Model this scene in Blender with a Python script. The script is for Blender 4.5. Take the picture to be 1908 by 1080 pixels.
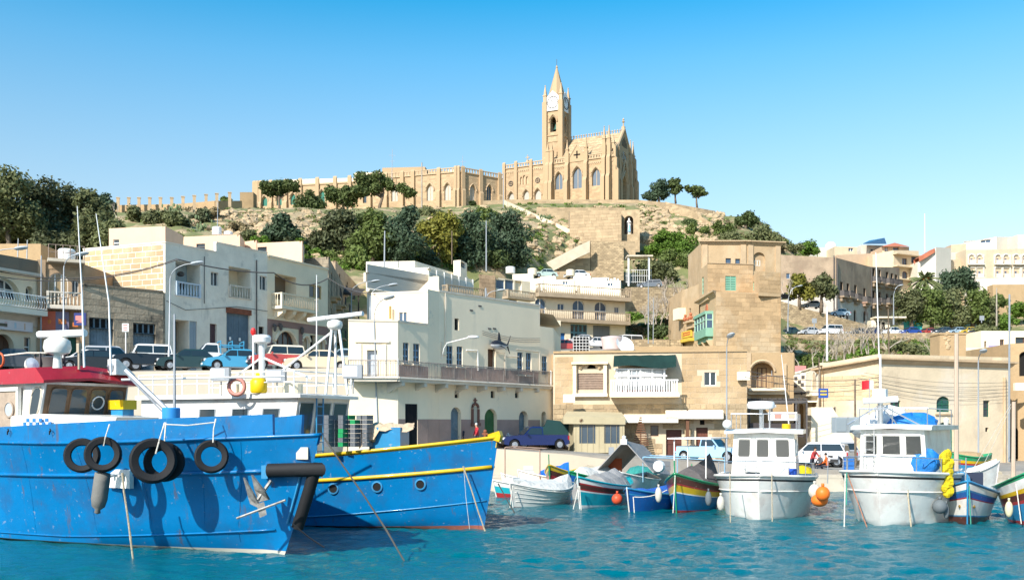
import bpy,bmesh,math,random
import numpy as np
from mathutils import Vector,Matrix,noise
random.seed(7);RNG = np.random.default_rng(11)
V = Vector;cos,sin,pi,rad = math.cos,math.sin,math.pi,math.radians
for o in list(bpy.data.objects):bpy.data.objects.remove(o)
SC = bpy.context.scene;COL = SC.collection
# ---------------------------------------------------------------- camera, sky, sun, exposure
F,H0,CX,CH = 1855.0,790.0,954.0,4.2
cam_d = bpy.data.cameras.new('camera');cam = bpy.data.objects.new('camera',cam_d);COL.objects.link(cam)
cam.location = (0,0,CH);cam.rotation_euler = (pi/2,0,0)
cam_d.sensor_width = 36;cam_d.lens = 36*F/1908;cam_d.shift_y = (H0-540)/1908
cam_d.clip_start = .1;cam_d.clip_end = 6000
SC.camera = cam
SUN_T,SUN_E = rad(34),rad(36)      # to the left behind the viewer
world = bpy.data.worlds.new('World');SC.world = world;world.use_nodes = True
nt = world.node_tree;bg = nt.nodes['Background']
sky = nt.nodes.new('ShaderNodeTexSky');sky.sky_type = 'NISHITA';sky.sun_disc = False
sky.sun_elevation = SUN_E;sky.sun_rotation = pi + SUN_T
sky.air_density = 1.0;sky.dust_density = 0.8;sky.ozone_density = 3.0;sky.altitude = 0
hsv = nt.nodes.new('ShaderNodeHueSaturation');hsv.inputs['Hue'].default_value = .479
# clear winter air: the blue deepens evenly from the skyline to the zenith
tc = nt.nodes.new('ShaderNodeTexCoord');sx = nt.nodes.new('ShaderNodeSeparateXYZ');nt.links.new(tc.outputs['Generated'],sx.inputs[0])
for key,z0,z1,a0,a1 in (('Saturation',.12,.42,.62,1.5),('Value',.1,.34,.61,.9)):
 mrg = nt.nodes.new('ShaderNodeMapRange');nt.links.new(sx.outputs[2],mrg.inputs[0])
 for k_,v_ in zip((1,2,3,4),(z0,z1,a0,a1)):mrg.inputs[k_].default_value = v_
 nt.links.new(mrg.outputs[0],hsv.inputs[key])
nt.links.new(sky.outputs[0],hsv.inputs['Color']);nt.links.new(hsv.outputs[0],bg.inputs[0])
bg.inputs[1].default_value = 0.105
sun_d = bpy.data.lights.new('sun','SUN');sun = bpy.data.objects.new('sun',sun_d);COL.objects.link(sun)
sun_d.energy = 3.0;sun_d.angle = rad(.5);sun_d.color = (1,.95,.87)
to_sun = V((-sin(SUN_T)*cos(SUN_E),-cos(SUN_T)*cos(SUN_E),sin(SUN_E)))
sun.rotation_euler = to_sun.to_track_quat('Z','Y').to_euler();sun.location = (-40,-40,60)
SC.view_settings.view_transform = 'Standard';SC.view_settings.look = 'None'
SC.view_settings.exposure = 1.28;SC.view_settings.gamma = 1
SC.view_settings.use_curve_mapping = False
SC.render.engine = 'CYCLES';SC.cycles.use_denoising = True;SC.cycles.max_bounces = 6
SC.cycles.transparent_max_bounces = 6
# ---------------------------------------------------------------- helpers
def P(px,py,Y):return V(((px-CX)/F*Y,Y,CH+(H0-py)/F*Y))
def XY(px,Y):return V(((px-CX)/F*Y,Y))
def Z(py,Y):return CH+(H0-py)/F*Y
def lv(Y1,py1,py2):return Y1*(H0-py1)/(H0-py2)
MATS = {}
def N(nt,t,**k):
 n = nt.nodes.new('ShaderNode'+t)
 for a,b in k.items():
  if a in n.inputs:n.inputs[a].default_value = b
  else:setattr(n,a,b)
 return n
def rgba(c):return (c[0],c[1],c[2],1)
def mat(name,c,rough=.8,var=.12,ns=.8,bump=.15,bs=6.,metal=0.,stain=None,obj=0.,spec=.3,brick=None,trans=0.,coat=0.,streak=None):
 if name in MATS:return MATS[name]
 m = bpy.data.materials.new(name);MATS[name] = m;m.use_nodes = True;t = m.node_tree;L = t.links.new
 b = t.nodes['Principled BSDF'];out = t.nodes['Material Output']
 b.inputs['Roughness'].default_value = rough;b.inputs['Metallic'].default_value = metal
 b.inputs['Specular IOR Level'].default_value = spec
 if coat:b.inputs['Coat Weight'].default_value = coat;b.inputs['Coat Roughness'].default_value = .08
 g = N(t,'NewGeometry');pos = g.outputs['Position']
 n1 = N(t,'TexNoise',Scale=ns,Detail=7.,Roughness=.62);L(pos,n1.inputs['Vector'])
 mr = N(t,'MapRange');mr.inputs[1].default_value = .3;mr.inputs[2].default_value = .7;L(n1.outputs[0],mr.inputs[0])
 mx = N(t,'Mix',data_type='RGBA');L(mr.outputs[0],mx.inputs[0])
 mx.inputs[6].default_value = rgba([x*(1-var) for x in c]);mx.inputs[7].default_value = rgba([min(1,x*(1+var)) for x in c])
 col = mx.outputs[2];hsrc = n1.outputs[0]
 def mixin(fac,colr):
  nonlocal col
  k = N(t,'Mix',data_type='RGBA');L(fac,k.inputs[0]);L(col,k.inputs[6])
  k.inputs[7].default_value = rgba(colr);col = k.outputs[2]
 def patch(sc,lo,hi,vec,amt):
  q = N(t,'TexNoise',Scale=sc,Detail=8.,Roughness=.65);L(vec,q.inputs['Vector'])
  r = N(t,'MapRange');r.inputs[1].default_value = lo;r.inputs[2].default_value = hi;r.inputs[4].default_value = amt
  L(q.outputs[0],r.inputs[0]);return r.outputs[0]
 if brick:
  bw,bh,mc = brick[:3];msz = brick[3] if len(brick) > 3 else .02;vr = brick[4] if len(brick) > 4 else .25
  uvn = N(t,'UVMap');bt = N(t,'TexBrick');L(uvn.outputs[0],bt.inputs['Vector'])
  bt.inputs['Scale'].default_value = 1;bt.inputs['Mortar Size'].default_value = msz;bt.inputs['Mortar Smooth'].default_value = .3
  bt.inputs['Brick Width'].default_value = bw;bt.inputs['Row Height'].default_value = bh
  bt.inputs['Color1'].default_value = (1-vr,)*3+(1,);bt.inputs['Color2'].default_value = (1+vr*.5,)*3+(1,);bt.inputs['Mortar'].default_value = (1,1,1,1)
  k = N(t,'Mix',data_type='RGBA',blend_type='MULTIPLY');k.inputs[0].default_value = 1;L(col,k.inputs[6]);L(bt.outputs[0],k.inputs[7]);col = k.outputs[2]
  mixin(bt.outputs['Fac'],mc)
  hh = N(t,'Math',operation='MULTIPLY_ADD');L(bt.outputs['Fac'],hh.inputs[0]);hh.inputs[1].default_value = -.5;L(n1.outputs[0],hh.inputs[2]);hsrc = hh.outputs[0]
 if stain:
  for s in (stain if isinstance(stain,list) else [stain]):mixin(patch(s[1],s[2],s[2]+s[3],pos,s[4]),s[0])
 if streak:
  mp = N(t,'Mapping');mp.inputs['Scale'].default_value = (1,1,.12);L(pos,mp.inputs['Vector'])
  mixin(patch(streak[1],streak[2],streak[2]+streak[3],mp.outputs[0],streak[4]),streak[0])
 if obj:
  oi = N(t,'ObjectInfo');r = N(t,'MapRange');r.inputs[3].default_value = 1-obj;r.inputs[4].default_value = 1+obj*.7
  L(oi.outputs['Random'],r.inputs[0]);k = N(t,'Mix',data_type='RGBA',blend_type='MULTIPLY');k.inputs[0].default_value = 1
  L(col,k.inputs[6]);L(r.outputs[0],k.inputs[7]);col = k.outputs[2]
 L(col,b.inputs['Base Color'])
 if bump:
  n2 = N(t,'TexNoise',Scale=bs,Detail=5.);L(pos,n2.inputs['Vector'])
  ad = N(t,'Math',operation='ADD');L(n2.outputs[0],ad.inputs[0]);L(hsrc,ad.inputs[1])
  bp = N(t,'Bump',Strength=bump,Distance=.08);L(ad.outputs[0],bp.inputs['Height']);L(bp.outputs[0],b.inputs['Normal'])
 if trans:
  tr = N(t,'BsdfTranslucent');L(col,tr.inputs[0]);ms = N(t,'MixShader');ms.inputs[0].default_value = trans
  L(b.outputs[0],ms.inputs[1]);L(tr.outputs[0],ms.inputs[2]);L(ms.outputs[0],out.inputs['Surface'])
 return m
def sm(name,c,rough=.5,**k):
 k.setdefault('var',.06);k.setdefault('bump',.03);return mat(name,c,rough,**k)
MW = {}
class MB:
 def __init__(s):s.v = [];s.f = [];s.m = [];s.uv = [];s.has_uv = False
 def add(s,vs,fs,mi=0,uvs=None):
  b = len(s.v);s.v += [tuple(v) for v in vs]
  for i,f in enumerate(fs):
   s.f.append([b+k for k in f]);s.m.append(mi);s.uv.append(uvs[i] if uvs else None)
  if uvs:s.has_uv = True
 def quad(s,a,b,c,d,mi=0,uv=None):s.add([a,b,c,d],[[0,1,2,3]],mi,[uv] if uv else None)
 def obox(s,o,ax,ay,az,mi=0):
  o,ax,ay,az = V(o),V(ax),V(ay),V(az)
  p = [o,o+ax,o+ax+ay,o+ay];p += [q+az for q in p]
  s.add(p,[[0,3,2,1],[4,5,6,7],[0,1,5,4],[1,2,6,5],[2,3,7,6],[3,0,4,7]],mi)
 def box(s,c,d,rz=0,mi=0):
  R = Matrix.Rotation(rz,3,'Z');ax,ay,az = R@V((d[0],0,0)),R@V((0,d[1],0)),V((0,0,d[2]))
  s.obox(V(c)-(ax+ay+az)/2,ax,ay,az,mi)
 def loft(s,rings,closed=True,cap0=True,cap1=True,mi=0,mis=None):
  n = len(rings[0]);b = len(s.v);s.v += [tuple(p) for r in rings for p in r]
  for i in range(len(rings)-1):
   for j in range(n if closed else n-1):
    k = (j+1) % n;s.f.append([b+i*n+j,b+i*n+k,b+(i+1)*n+k,b+(i+1)*n+j]);s.m.append(mis[j] if mis else mi);s.uv.append(None)
  if closed and cap0:s.f.append([b+j for j in range(n)][::-1]);s.m.append(mi);s.uv.append(None)
  if closed and cap1:s.f.append([b+(len(rings)-1)*n+j for j in range(n)]);s.m.append(mi);s.uv.append(None)
 def tube(s,pts,r,n=6,mi=0,caps=True):
  pts = [V(p) for p in pts];rings = []
  for i,p in enumerate(pts):
   d = (pts[min(i+1,len(pts)-1)]-pts[max(i-1,0)])
   if d.length < 1e-9:d = V((0,0,1))
   d.normalize();a = d.cross(V((0,0,1)) if abs(d.z) < .95 else V((1,0,0))).normalized();c = d.cross(a)
   rr = r[i] if isinstance(r,(list,tuple)) else r
   rings.append([p+(a*cos(q)+c*sin(q))*rr for q in [2*pi*j/n for j in range(n)]])
  s.loft(rings,True,caps,caps,mi)
 def lathe(s,prof,n=12,c=(0,0,0),Mx=None,mi=0,caps=True):
  c = V(c);rings = []
  for r,z in prof:
   rg = [V((r*cos(2*pi*j/n),r*sin(2*pi*j/n),z)) for j in range(n)]
   rings.append([(Mx@p if Mx else p)+c for p in rg])
  s.loft(rings,True,caps,caps,mi)
 def prism(s,poly,o,ex,ey,ez,mi=0):
  o,ex,ey,ez = V(o),V(ex),V(ey),V(ez);n = len(poly)
  a = [o+ex*p[0]+ey*p[1] for p in poly];b = [p+ez for p in a]
  s.add(a+b,[list(range(n))[::-1],list(range(n,2*n))]+[[i,(i+1) % n,n+(i+1) % n,n+i] for i in range(n)],mi)
 def ball(s,c,r,n=10,k=6,sc=(1,1,1),mi=0,jit=0):
  prof = [];c = V(c);rings = []
  for i in range(k+1):
   t = pi*i/k;rr = max(.001,sin(t));z = -cos(t)
   rings.append([c+V((rr*cos(2*pi*j/n)*r*sc[0]*(1+random.uniform(-jit,jit)),rr*sin(2*pi*j/n)*r*sc[1]*(1+random.uniform(-jit,jit)),z*r*sc[2]*(1+random.uniform(-jit,jit)))) for j in range(n)])
  s.loft(rings,True,True,True,mi)
 def mesh(s,name,mats,Mx=None,smooth=False):
  me = bpy.data.meshes.new(name)
  vs = [Mx@V(v) for v in s.v] if Mx is not None else s.v
  me.from_pydata(vs,[],s.f)
  for m in (mats if isinstance(mats,(list,tuple)) else [mats]):me.materials.append(m)
  if any(s.m):me.polygons.foreach_set('material_index',s.m)
  if s.has_uv:
   ul = me.uv_layers.new(name='UVMap');fl = []
   for f,u in zip(s.f,s.uv):
    for k in range(len(f)):fl += list(u[k]) if u else [0.,0.]
   ul.data.foreach_set('uv',fl)
  if smooth:
   if smooth is True:me.polygons.foreach_set('use_smooth',[True]*len(s.f))
   else:
    me.polygons.foreach_set('use_smooth',[True]*len(s.f));me.set_sharp_from_angle(angle=rad(smooth))
  me.update();return me
def props(o,label=None,cat=None,group=None,kind=None):
 if label:o['label'] = label
 if cat:o['category'] = cat
 if group:o['group'] = group
 if kind:o['kind'] = kind
 return o
def thing(name,label,cat,loc=(0,0,0),rz=0,group=None,kind=None):
 o = bpy.data.objects.new(name,None);COL.objects.link(o);o.location = loc;o.rotation_euler = (0,0,rz);o.empty_display_size = .3
 MW[o] = Matrix.Translation(V(loc)) @ Matrix.Rotation(rz,4,'Z')
 return props(o,label,cat,group,kind)
def part(name,mb,m,parent,label=None,local=False,smooth=False,kind=None):
 if parent not in MW:MW[parent] = Matrix.LocRotScale(parent.location,parent.rotation_euler,None)
 Mx = None if local else MW[parent].inverted()
 o = bpy.data.objects.new(name,mb.mesh(name,m,Mx,smooth));COL.objects.link(o);o.parent = parent;MW[o] = MW[parent]
 return props(o,label,kind=kind)
def solo(name,label,cat,mb,m,group=None,kind=None,smooth=False):
 if not mb.v:return None
 a = np.array(mb.v);c = V(((a[:,0].min()+a[:,0].max())/2,(a[:,1].min()+a[:,1].max())/2,a[:,2].min()))
 o = bpy.data.objects.new(name,mb.mesh(name,m,Matrix.Translation(-c),smooth));COL.objects.link(o);o.location = c;MW[o] = Matrix.Translation(c)
 return props(o,label,cat,group,kind)
def dup(root,loc=None,rz=None,label=None,group=None,scale=None):
 r = root.copy();COL.objects.link(r)
 if loc is not None:r.location = loc
 if rz is not None:r.rotation_euler = (0,0,rz)
 if scale is not None:r.scale = (scale,)*3 if not hasattr(scale,'__len__') else scale
 if label:r['label'] = label
 if group:r['group'] = group
 for ch in list(root.children):
  c = ch.copy();COL.objects.link(c);c.parent = r
  for gch in list(ch.children):
   d = gch.copy();COL.objects.link(d);d.parent = c
 return r
def recolor(root,old,new):
 for o in [root]+list(root.children_recursive):
  if o.type == 'MESH':
   for sl in o.material_slots:
    if sl.material == old:sl.link = 'OBJECT';sl.material = new
UNIT = {}
def unit_box(m):
 if m not in UNIT:
  b = MB();b.box((0,0,0),(1,1,1));me = b.mesh('block',m);UNIT[m] = me
 return UNIT[m]
# ---------------------------------------------------------------- facades
class Fac:
 def __init__(s,A,B,zb,zt,zt2=None):
  s.A = V(A);s.B = V(B);d = s.B-s.A;s.L = d.length;s.u = V((d.x/s.L,d.y/s.L,0));s.n = V((s.u.y,-s.u.x,0))
  s.zb = zb;s.zt = zt;s.zt2 = zt if zt2 is None else zt2;s.ops = []
 def top(s,u):return s.zt+(s.zt2-s.zt)*u/s.L
 def pt(s,u,v,n=0):return V((s.A.x,s.A.y,0))+s.u*u+V((0,0,v))+s.n*n
 def uv(s,px,py):
  d = V(((px-CX)/F,1,(H0-py)/F));k = s.n.dot(V((s.A.x,s.A.y,0)))/s.n.dot(d)
  w = d*k;return (w-V((s.A.x,s.A.y,0))).dot(s.u),CH+w.z
 def rect(s,x0,y0,x1,y1):
  xc = (x0+x1)/2;u0 = s.uv(x0,700)[0];u1 = s.uv(x1,700)[0];v1 = s.uv(xc,y0)[1];v0 = s.uv(xc,y1)[1]
  return u0,u1,v0,v1
 def arcpts(s,u0,u1,v1,arch):
  w = (u1-u0);r = w/2;uc = (u0+u1)/2;n = 8
  if arch == 2:
   hh = w*.87;return [(u0+w*.5*(1-cos(k/n*pi/3))*2*1.0 if 0 else u1-w*cos(k/n*pi/3),v1-hh+w*sin(k/n*pi/3)) for k in range(n+1)]+[(u0+w*cos((n-1-k)/n*pi/3),v1-hh+w*sin((n-1-k)/n*pi/3)) for k in range(n)]
  hh = r if arch == 1 else r*arch
  return [(uc-r*cos(pi*k/(2*n)),v1-hh+hh*sin(pi*k/(2*n))) for k in range(2*n+1)]
 def open(s,rc,arch=0,d=.2):
  u0,u1,v0,v1 = rc;u0 = max(u0,.02);u1 = min(u1,s.L-.02);v0 = max(v0,s.zb)
  if u1-u0 < .05 or v1-v0 < .05:return None
  s.ops.append((u0,u1,v0,v1,arch,d));return (u0,u1,v0,v1)
 def build(s,mb,mi=0):
  us = sorted({0.,s.L} | {x for o in s.ops for x in o[:2]});vs = sorted({s.zb} | {x for o in s.ops for x in o[2:4]})
  def q(u0,u1,v0,v1,t=False):
   if t:c = [(u0,v0),(u1,v0),(u1,s.top(u1)),(u0,s.top(u0))]
   else:c = [(u0,v0),(u1,v0),(u1,v1),(u0,v1)]
   mb.quad(*[s.pt(*k) for k in c],mi,c)
  for i in range(len(us)-1):
   ua,ub = us[i],us[i+1]
   if ub-ua < 1e-5:continue
   for j in range(len(vs)):
    va = vs[j];last = j == len(vs)-1;vb = None if last else vs[j+1];vm = va+.01 if last else (va+vb)/2;um = (ua+ub)/2
    if any(o[0] < um < o[1] and o[2] < vm < o[3] for o in s.ops):continue
    q(ua,ub,va,vb,last)
  for u0,u1,v0,v1,arch,d in s.ops:
   pts = [(u0,v0),(u0,v1),(u1,v1),(u1,v0)]
   if arch:
    ap = s.arcpts(u0,u1,v1,arch);h = len(ap)//2
    for pl in ([(u0,v1)]+ap[:h+1][::-1],ap[h:][::-1]+[(u1,v1)]):
     w = [s.pt(*k) for k in pl]
     mb.add(w,[list(range(len(w)))[::-1]],mi,[pl[::-1]])
    pts = [(u0,v0)]+ap+[(u1,v0)]
   for k in range(len(pts)-1):
    a,b = pts[k],pts[k+1];mb.quad(s.pt(*a),s.pt(*a,-d),s.pt(*b,-d),s.pt(*b),mi,[(0,a[1]),(d,a[1]),(d,b[1]),(0,b[1])])
   if v0 > s.zb+.01:mb.quad(s.pt(u0,v0),s.pt(u1,v0),s.pt(u1,v0,-d),s.pt(u0,v0,-d),mi,[(u0,0),(u1,0),(u1,d),(u0,d)])
 def bx(s,mb,u0,u1,v0,v1,n0,n1,mi=0):
  mb.obox(s.pt(u0,v0,n0),s.u*(u1-u0),s.n*(n1-n0),V((0,0,v1-v0)),mi)
 # a window or door set in an opening
 def win(s,par,px,fm,gm,nx=2,ny=1,arch=0,d=.2,fw=.06,name='window',uvr=None,label=None):
  rc = s.open(uvr or s.rect(*px),arch,d)
  if not rc:return
  u0,u1,v0,v1 = rc;b = MB();e = .03
  for k in range(nx+1):
   c = u0+(u1-u0)*k/nx;s.bx(b,max(u0,c-fw/2)-(e if k == 0 else 0),min(u1,c+fw/2)+(e if k == nx else 0),v0,v1,-d-.03,-d+.05)
  for k in range(ny+1):
   c = v0+(v1-v0)*k/ny;s.bx(b,u0,u1,max(v0,c-fw/2),min(v1,c+fw/2),-d-.028,-d+.046)
  if arch:
   ap = s.arcpts(u0,u1,v1,arch);b.tube([s.pt(a,c,-d+.01) for a,c in ap],fw*.7,4)
  w = part(name,b,fm,par,label)
  g = MB();g.quad(s.pt(u0-.02,v0,-d),s.pt(u1+.02,v0,-d),s.pt(u1+.02,v1,-d),s.pt(u0-.02,v1,-d))
  part('pane',g,gm,w);return rc
 def door(s,par,px,m,arch=0,d=.25,boards=6,name='door',uvr=None,rails=3,label=None):
  rc = s.open(uvr or s.rect(*px),arch,d)
  if not rc:return
  u0,u1,v0,v1 = rc;b = MB();w = (u1-u0)/boards
  for k in range(boards):s.bx(b,u0+k*w+.008,u0+(k+1)*w-.008,v0,v1,-d-.06,-d-random.uniform(0,.015))
  for k in range(rails):
   v = v0+(v1-v0)*(.08+.8*k/max(1,rails-1)) if rails > 1 else v0+.2;s.bx(b,u0+.02,u1-.02,v,v+.12,-d-.02,-d+.03)
  b.quad(s.pt(u0,v0,-d-.05),s.pt(u1,v0,-d-.05),s.pt(u1,v1,-d-.05),s.pt(u0,v1,-d-.05))
  part(name,b,m,par,label);return rc
 def recess(s,mbw,px,d=1.2,arch=0,mi=0,uvr=None):
  rc = s.open(uvr or s.rect(*px),arch,d)
  if not rc:return
  u0,u1,v0,v1 = rc;mbw.quad(s.pt(u0,v0,-d),s.pt(u1,v0,-d),s.pt(u1,v1,-d),s.pt(u0,v1,-d),mi,[(u0,v0),(u1,v0),(u1,v1),(u0,v1)]);return rc
 def blocks(s,par,m,rc,ch,bl,proud=.03,name='stone_block',limit=300,jit=.25,gap=.025):
  u0,u1,v0,v1 = rc;n = max(1,round((v1-v0)/ch));ch = (v1-v0)/n;L = []
  for r in range(n):
   u = u0-(bl*.5 if r % 2 else 0)*random.uniform(.8,1.1);va = v0+r*ch
   while u < u1-.02:
    w = bl*random.uniform(1-jit,1+jit);a,b = max(u,u0),min(u+w,u1);u += w
    if b-a < .12:continue
    if va+ch > min(s.top(a),s.top(b))+.02:continue
    if any(a < o[1]+.03 and b > o[0]-.03 and va < o[3]+.03 and va+ch > o[2]-.03 for o in s.ops):continue
    L.append((a+gap/2,b-gap/2,va+gap/2,va+ch-gap/2,proud*random.uniform(.4,1.3)))
  if len(L) > limit:
   random.shuffle(L);rest = L[limit:];L = L[:limit];mb = MB()
   for a,b,c,e,p in rest:s.bx(mb,a,b,c,e,-.05,p)
   part(name+'_courses',mb,m,par,kind='stuff')
  me = unit_box(m);inv = MW[par].inverted();rz = math.atan2(s.u.y,s.u.x);pr = par.rotation_euler.z if par.parent is None else 0
  for a,b,c,e,p in L:
   o = bpy.data.objects.new(name,me);COL.objects.link(o);o.parent = par
   o.location = inv@s.pt((a+b)/2,(c+e)/2,(p-.05)/2);o.rotation_euler = (0,0,rz-pr);o.scale = (b-a,p+.05,e-c)
 def balus(s,par,mats,u0,u1,v0,h,n,out=.6,sp=.2,r=.055,returns=True,slab=.18):
  # projecting balcony with balusters; mats: stone
  b = MB();s.bx(b,u0,u1,v0-slab,v0,-.05,out);
  if slab > 0:part('balcony_slab',b,mats,par)
  t = MB();s.bx(t,u0,u1,v0+h-.1,v0+h,out-.16,out-.02);s.bx(t,u0,u1,v0,v0+.08,out-.15,out-.03)
  for uu in (u0,u1-.16):s.bx(t,uu,uu+.16,v0,v0+h+.02,out-.18,out)
  if returns:
   for uu in (u0,u1-.14):s.bx(t,uu,uu+.14,v0+h-.1,v0+h-.003,0,out-.17);s.bx(t,uu,uu+.14,v0,v0+.077,0,out-.17)
  part('handrail',t,mats,par)
  q = MB();prof = [(r*.8,0),(r*1.2,.15*h),(r*1.25,.35*h),(r*.55,.7*h),(r*.9,h-.15)]
  L = [(u0+.16+sp*(k+.5),out-.09) for k in range(int((u1-u0-.32)/sp))]
  if returns:L += [(uu,sp*(k+.4)) for uu in (u0+.07,u1-.07) for k in range(int((out-.2)/sp))]
  for uu,nn in L:q.lathe([(a,z+.06) for a,z in prof],6,s.pt(uu,v0,nn))
  part('balusters',q,mats,par,kind='stuff',smooth=True)
def bld(name,label,cat,corners,zb,zts,depth=None,back=None,m=None,parapet=.5,group=None,roofm=None):
 """corners: front polyline (left to right) of world XY; back: XY list right to left closing the footprint."""
 pts = [V(c) for c in corners]
 if back is None:
  back = [pts[-1]+V((0,depth)),pts[0]+V((0,depth))]
  back = [V((b.x*1.0,b.y)) for b in back]
 foot = pts+[V(b) for b in back];n = len(foot)
 if not hasattr(zts,'__len__'):zts = [zts]*len(pts)
 zts = list(zts)+[zts[-1]]+[zts[0]]*(len(back)-1)
 t = thing(name,label,cat,(sum(p.x for p in pts)/len(pts),sum(p.y for p in pts)/len(pts),zb),0,group)
 fs = [Fac(foot[i],foot[(i+1) % n],zb,zts[i],zts[(i+1) % n]) for i in range(n)]
 t_ = (t,fs,m,foot,zts,parapet,roofm);return t_
def bfin(t_,mb=None,extra=()):
 t,fs,m,foot,zts,parapet,roofm = t_;mb = mb or MB();n = len(foot)
 for f in fs:f.build(mb)
 w = part('wall',mb,[m]+list(extra) if extra else m,t)
 r = MB();r.add([V((p.x,p.y,z-parapet)) for p,z in zip(foot,zts)],[list(range(n))])
 part('roof',r,roofm or m,t)
 if parapet > 0.05:
  p = MB();th = .22
  for f in fs:
   e = f.L
   p.add([f.pt(0,f.top(0)+.0),f.pt(e,f.top(e)),f.pt(e,f.top(e),-th),f.pt(0,f.top(0),-th),f.pt(e,f.top(e)-parapet,-th),f.pt(0,f.top(0)-parapet,-th)],[[0,1,2,3],[3,2,4,5]])
  part('parapet',p,m,t)
 return t
def cornice(fs,par,m,z=None,h=.25,out=.22,name='cornice',dz=0):
 b = MB()
 for f in fs:
  zz = (f.zt if z is None else z)+dz;z2 = (f.zt2 if z is None else z)+dz;e = out
  for a,(o0,o1) in enumerate(((out*.55,.0),(out,.5))):
   pass
  prof = [(0,-h),(out*.5,-h*.55),(out*.5,-h*.4),(out,-h*.25),(out,0),(0,.0)]
  r0 = [f.pt(-e*.0-nn,zz+vv,nn) for nn,vv in prof];r1 = [f.pt(f.L+nn,z2+vv,nn) for nn,vv in prof]
  b.loft([r0,r1])
 part(name,b,m,par)
# ---------------------------------------------------------------- foliage
def leaf_mesh(name,clumps,n,size,m,flat=1.,seed=0,up=0.,shell=.5):
 """leaf quads spread through clumps [(center, radius)]; numpy for speed"""
 rng = np.random.default_rng(seed);C = np.array([tuple(c[0]) for c in clumps]);R = np.array([c[1] for c in clumps])
 w = R**2;idx = rng.choice(len(R),n,p=w/w.sum())
 d = rng.normal(size=(n,3));d /= np.linalg.norm(d,axis=1)[:,None]
 rr = R[idx]*(shell+(1-shell)*rng.random(n)**.6)*(1+.18*rng.normal(size=n));p = C[idx]+d*rr[:,None]*np.array([1,1,flat])
 nm = d+rng.normal(size=(n,3))*.7+np.array([0,0,up]);nm /= np.linalg.norm(nm,axis=1)[:,None]
 a = np.cross(nm,rng.normal(size=(n,3)));a /= np.linalg.norm(a,axis=1)[:,None];b = np.cross(nm,a)
 s = size*(.6+.8*rng.random(n));a *= s[:,None];b *= (s*.55)[:,None]
 vs = np.stack([p-a*.5-b*.2,p-a*.1-b*.6,p+a*.6,p-a*.1+b*.6],1).reshape(-1,3)
 me = bpy.data.meshes.new(name);me.vertices.add(4*n);me.vertices.foreach_set('co',vs.astype(np.float32).ravel())
 me.loops.add(4*n);me.loops.foreach_set('vertex_index',np.arange(4*n,dtype=np.int32))
 me.polygons.add(n);me.polygons.foreach_set('loop_start',np.arange(0,4*n,4,dtype=np.int32));me.materials.append(m);me.update(calc_edges=True)
 return me
def leafmat(name,c,trans=.25,var=.35):return mat(name,c,.6,var=var,ns=1.1,bump=0,obj=.18,trans=trans,spec=.2)
def tree(name,label,cat,base,h,clumps,n,size,lm,bm,trunk=.2,limbs=True,group=None,flat=1.,seed=0,up=.2,lean=(0,0),stemtop=.55):
 """base world; clumps: [(dx,dy,dz,r)] relative to the base"""
 t = thing(name,label,cat,base,0,group);b = MB();top = V((lean[0],lean[1],h*stemtop))
 pts = [V((0,0,-.4)),top*.35+V((random.uniform(-.1,.1)*h*.3,0,0)),top*.7,top]
 b.tube(pts,[trunk*1.25,trunk,trunk*.8,trunk*.6],7)
 if limbs:
  for c in clumps[:14]:
   s0 = pts[2] if random.random() < .5 else pts[3];e = V(c[:3]);mid = (s0+e)/2+V((0,0,-.1*h*.3))
   b.tube([s0,mid,e],[trunk*.5,trunk*.32,trunk*.12],5)
 part('trunk',b,bm,t,local=True,smooth=True)
 o = bpy.data.objects.new('crown',leaf_mesh('crown',[(c[:3],c[3]) for c in clumps],n,size,lm,flat,seed or random.randint(1,9999),up));COL.objects.link(o);o.parent = t
 return t
def blob_clumps(rx,ry,rz,cz,k,r,seed=0,top_bias=0):
 rnd = random.Random(seed);L = []
 for _ in range(k):
  while True:
   x,y,z = rnd.uniform(-1,1),rnd.uniform(-1,1),rnd.uniform(-1,1)
   q = x*x+y*y+z*z
   if .25 < q < 1:break
  L.append((x*rx,y*ry,cz+z*rz,r*rnd.uniform(.65,1.25)))
 return L
# ---------------------------------------------------------------- palette
LIME = (.41,.285,.155);LIME2 = (.52,.40,.26);CREAM = (.70,.60,.45);OFFW = (.70,.65,.56)
M_church = mat('church_stone',(.46,.325,.19),.85,var=.14,ns=.5,bump=.3,bs=3,brick=(1.0,.42,(.44,.31,.18),.015,.2),stain=((.34,.22,.11),.18,.52,.25,.5))
M_trim = mat('dressed_stone',(.48,.35,.215),.8,var=.14,ns=.9,bump=.2)
M_lime = mat('limestone',LIME,.85,var=.16,ns=.6,bump=.3,stain=((.36,.24,.13),.3,.5,.2,.6))
M_limeblk = mat('limestone_block',(.50,.345,.19),.85,var=.12,ns=.7,bump=.35,bs=5,obj=.14,stain=((.33,.21,.11),.22,.54,.2,.6))
M_mortar = mat('mortar',(.55,.45,.32),.9)
M_white = mat('white_plaster',(.83,.75,.60),.8,var=.07,ns=.5,bump=.12,streak=((.45,.42,.37),.9,.58,.25,.45))
M_cream = mat('cream_plaster',(.80,.68,.49),.8,var=.08,ns=.5,bump=.12,streak=((.42,.36,.27),.9,.58,.25,.45))
M_greyplaster = mat('weathered_grey_plaster',(.80,.72,.59),.85,var=.12,ns=.7,bump=.25,stain=[((.42,.38,.32),.55,.6,.1,.7),((.84,.77,.64),.9,.52,.1,.6)],streak=((.22,.2,.18),1.2,.6,.15,.7))
M_pink = mat('peach_plaster',(.66,.47,.33),.85,var=.08,ns=.5,bump=.12,streak=((.5,.33,.22),.8,.55,.2,.5))
M_mauve = mat('mauve_render',(.30,.19,.16),.85,var=.1)
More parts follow.
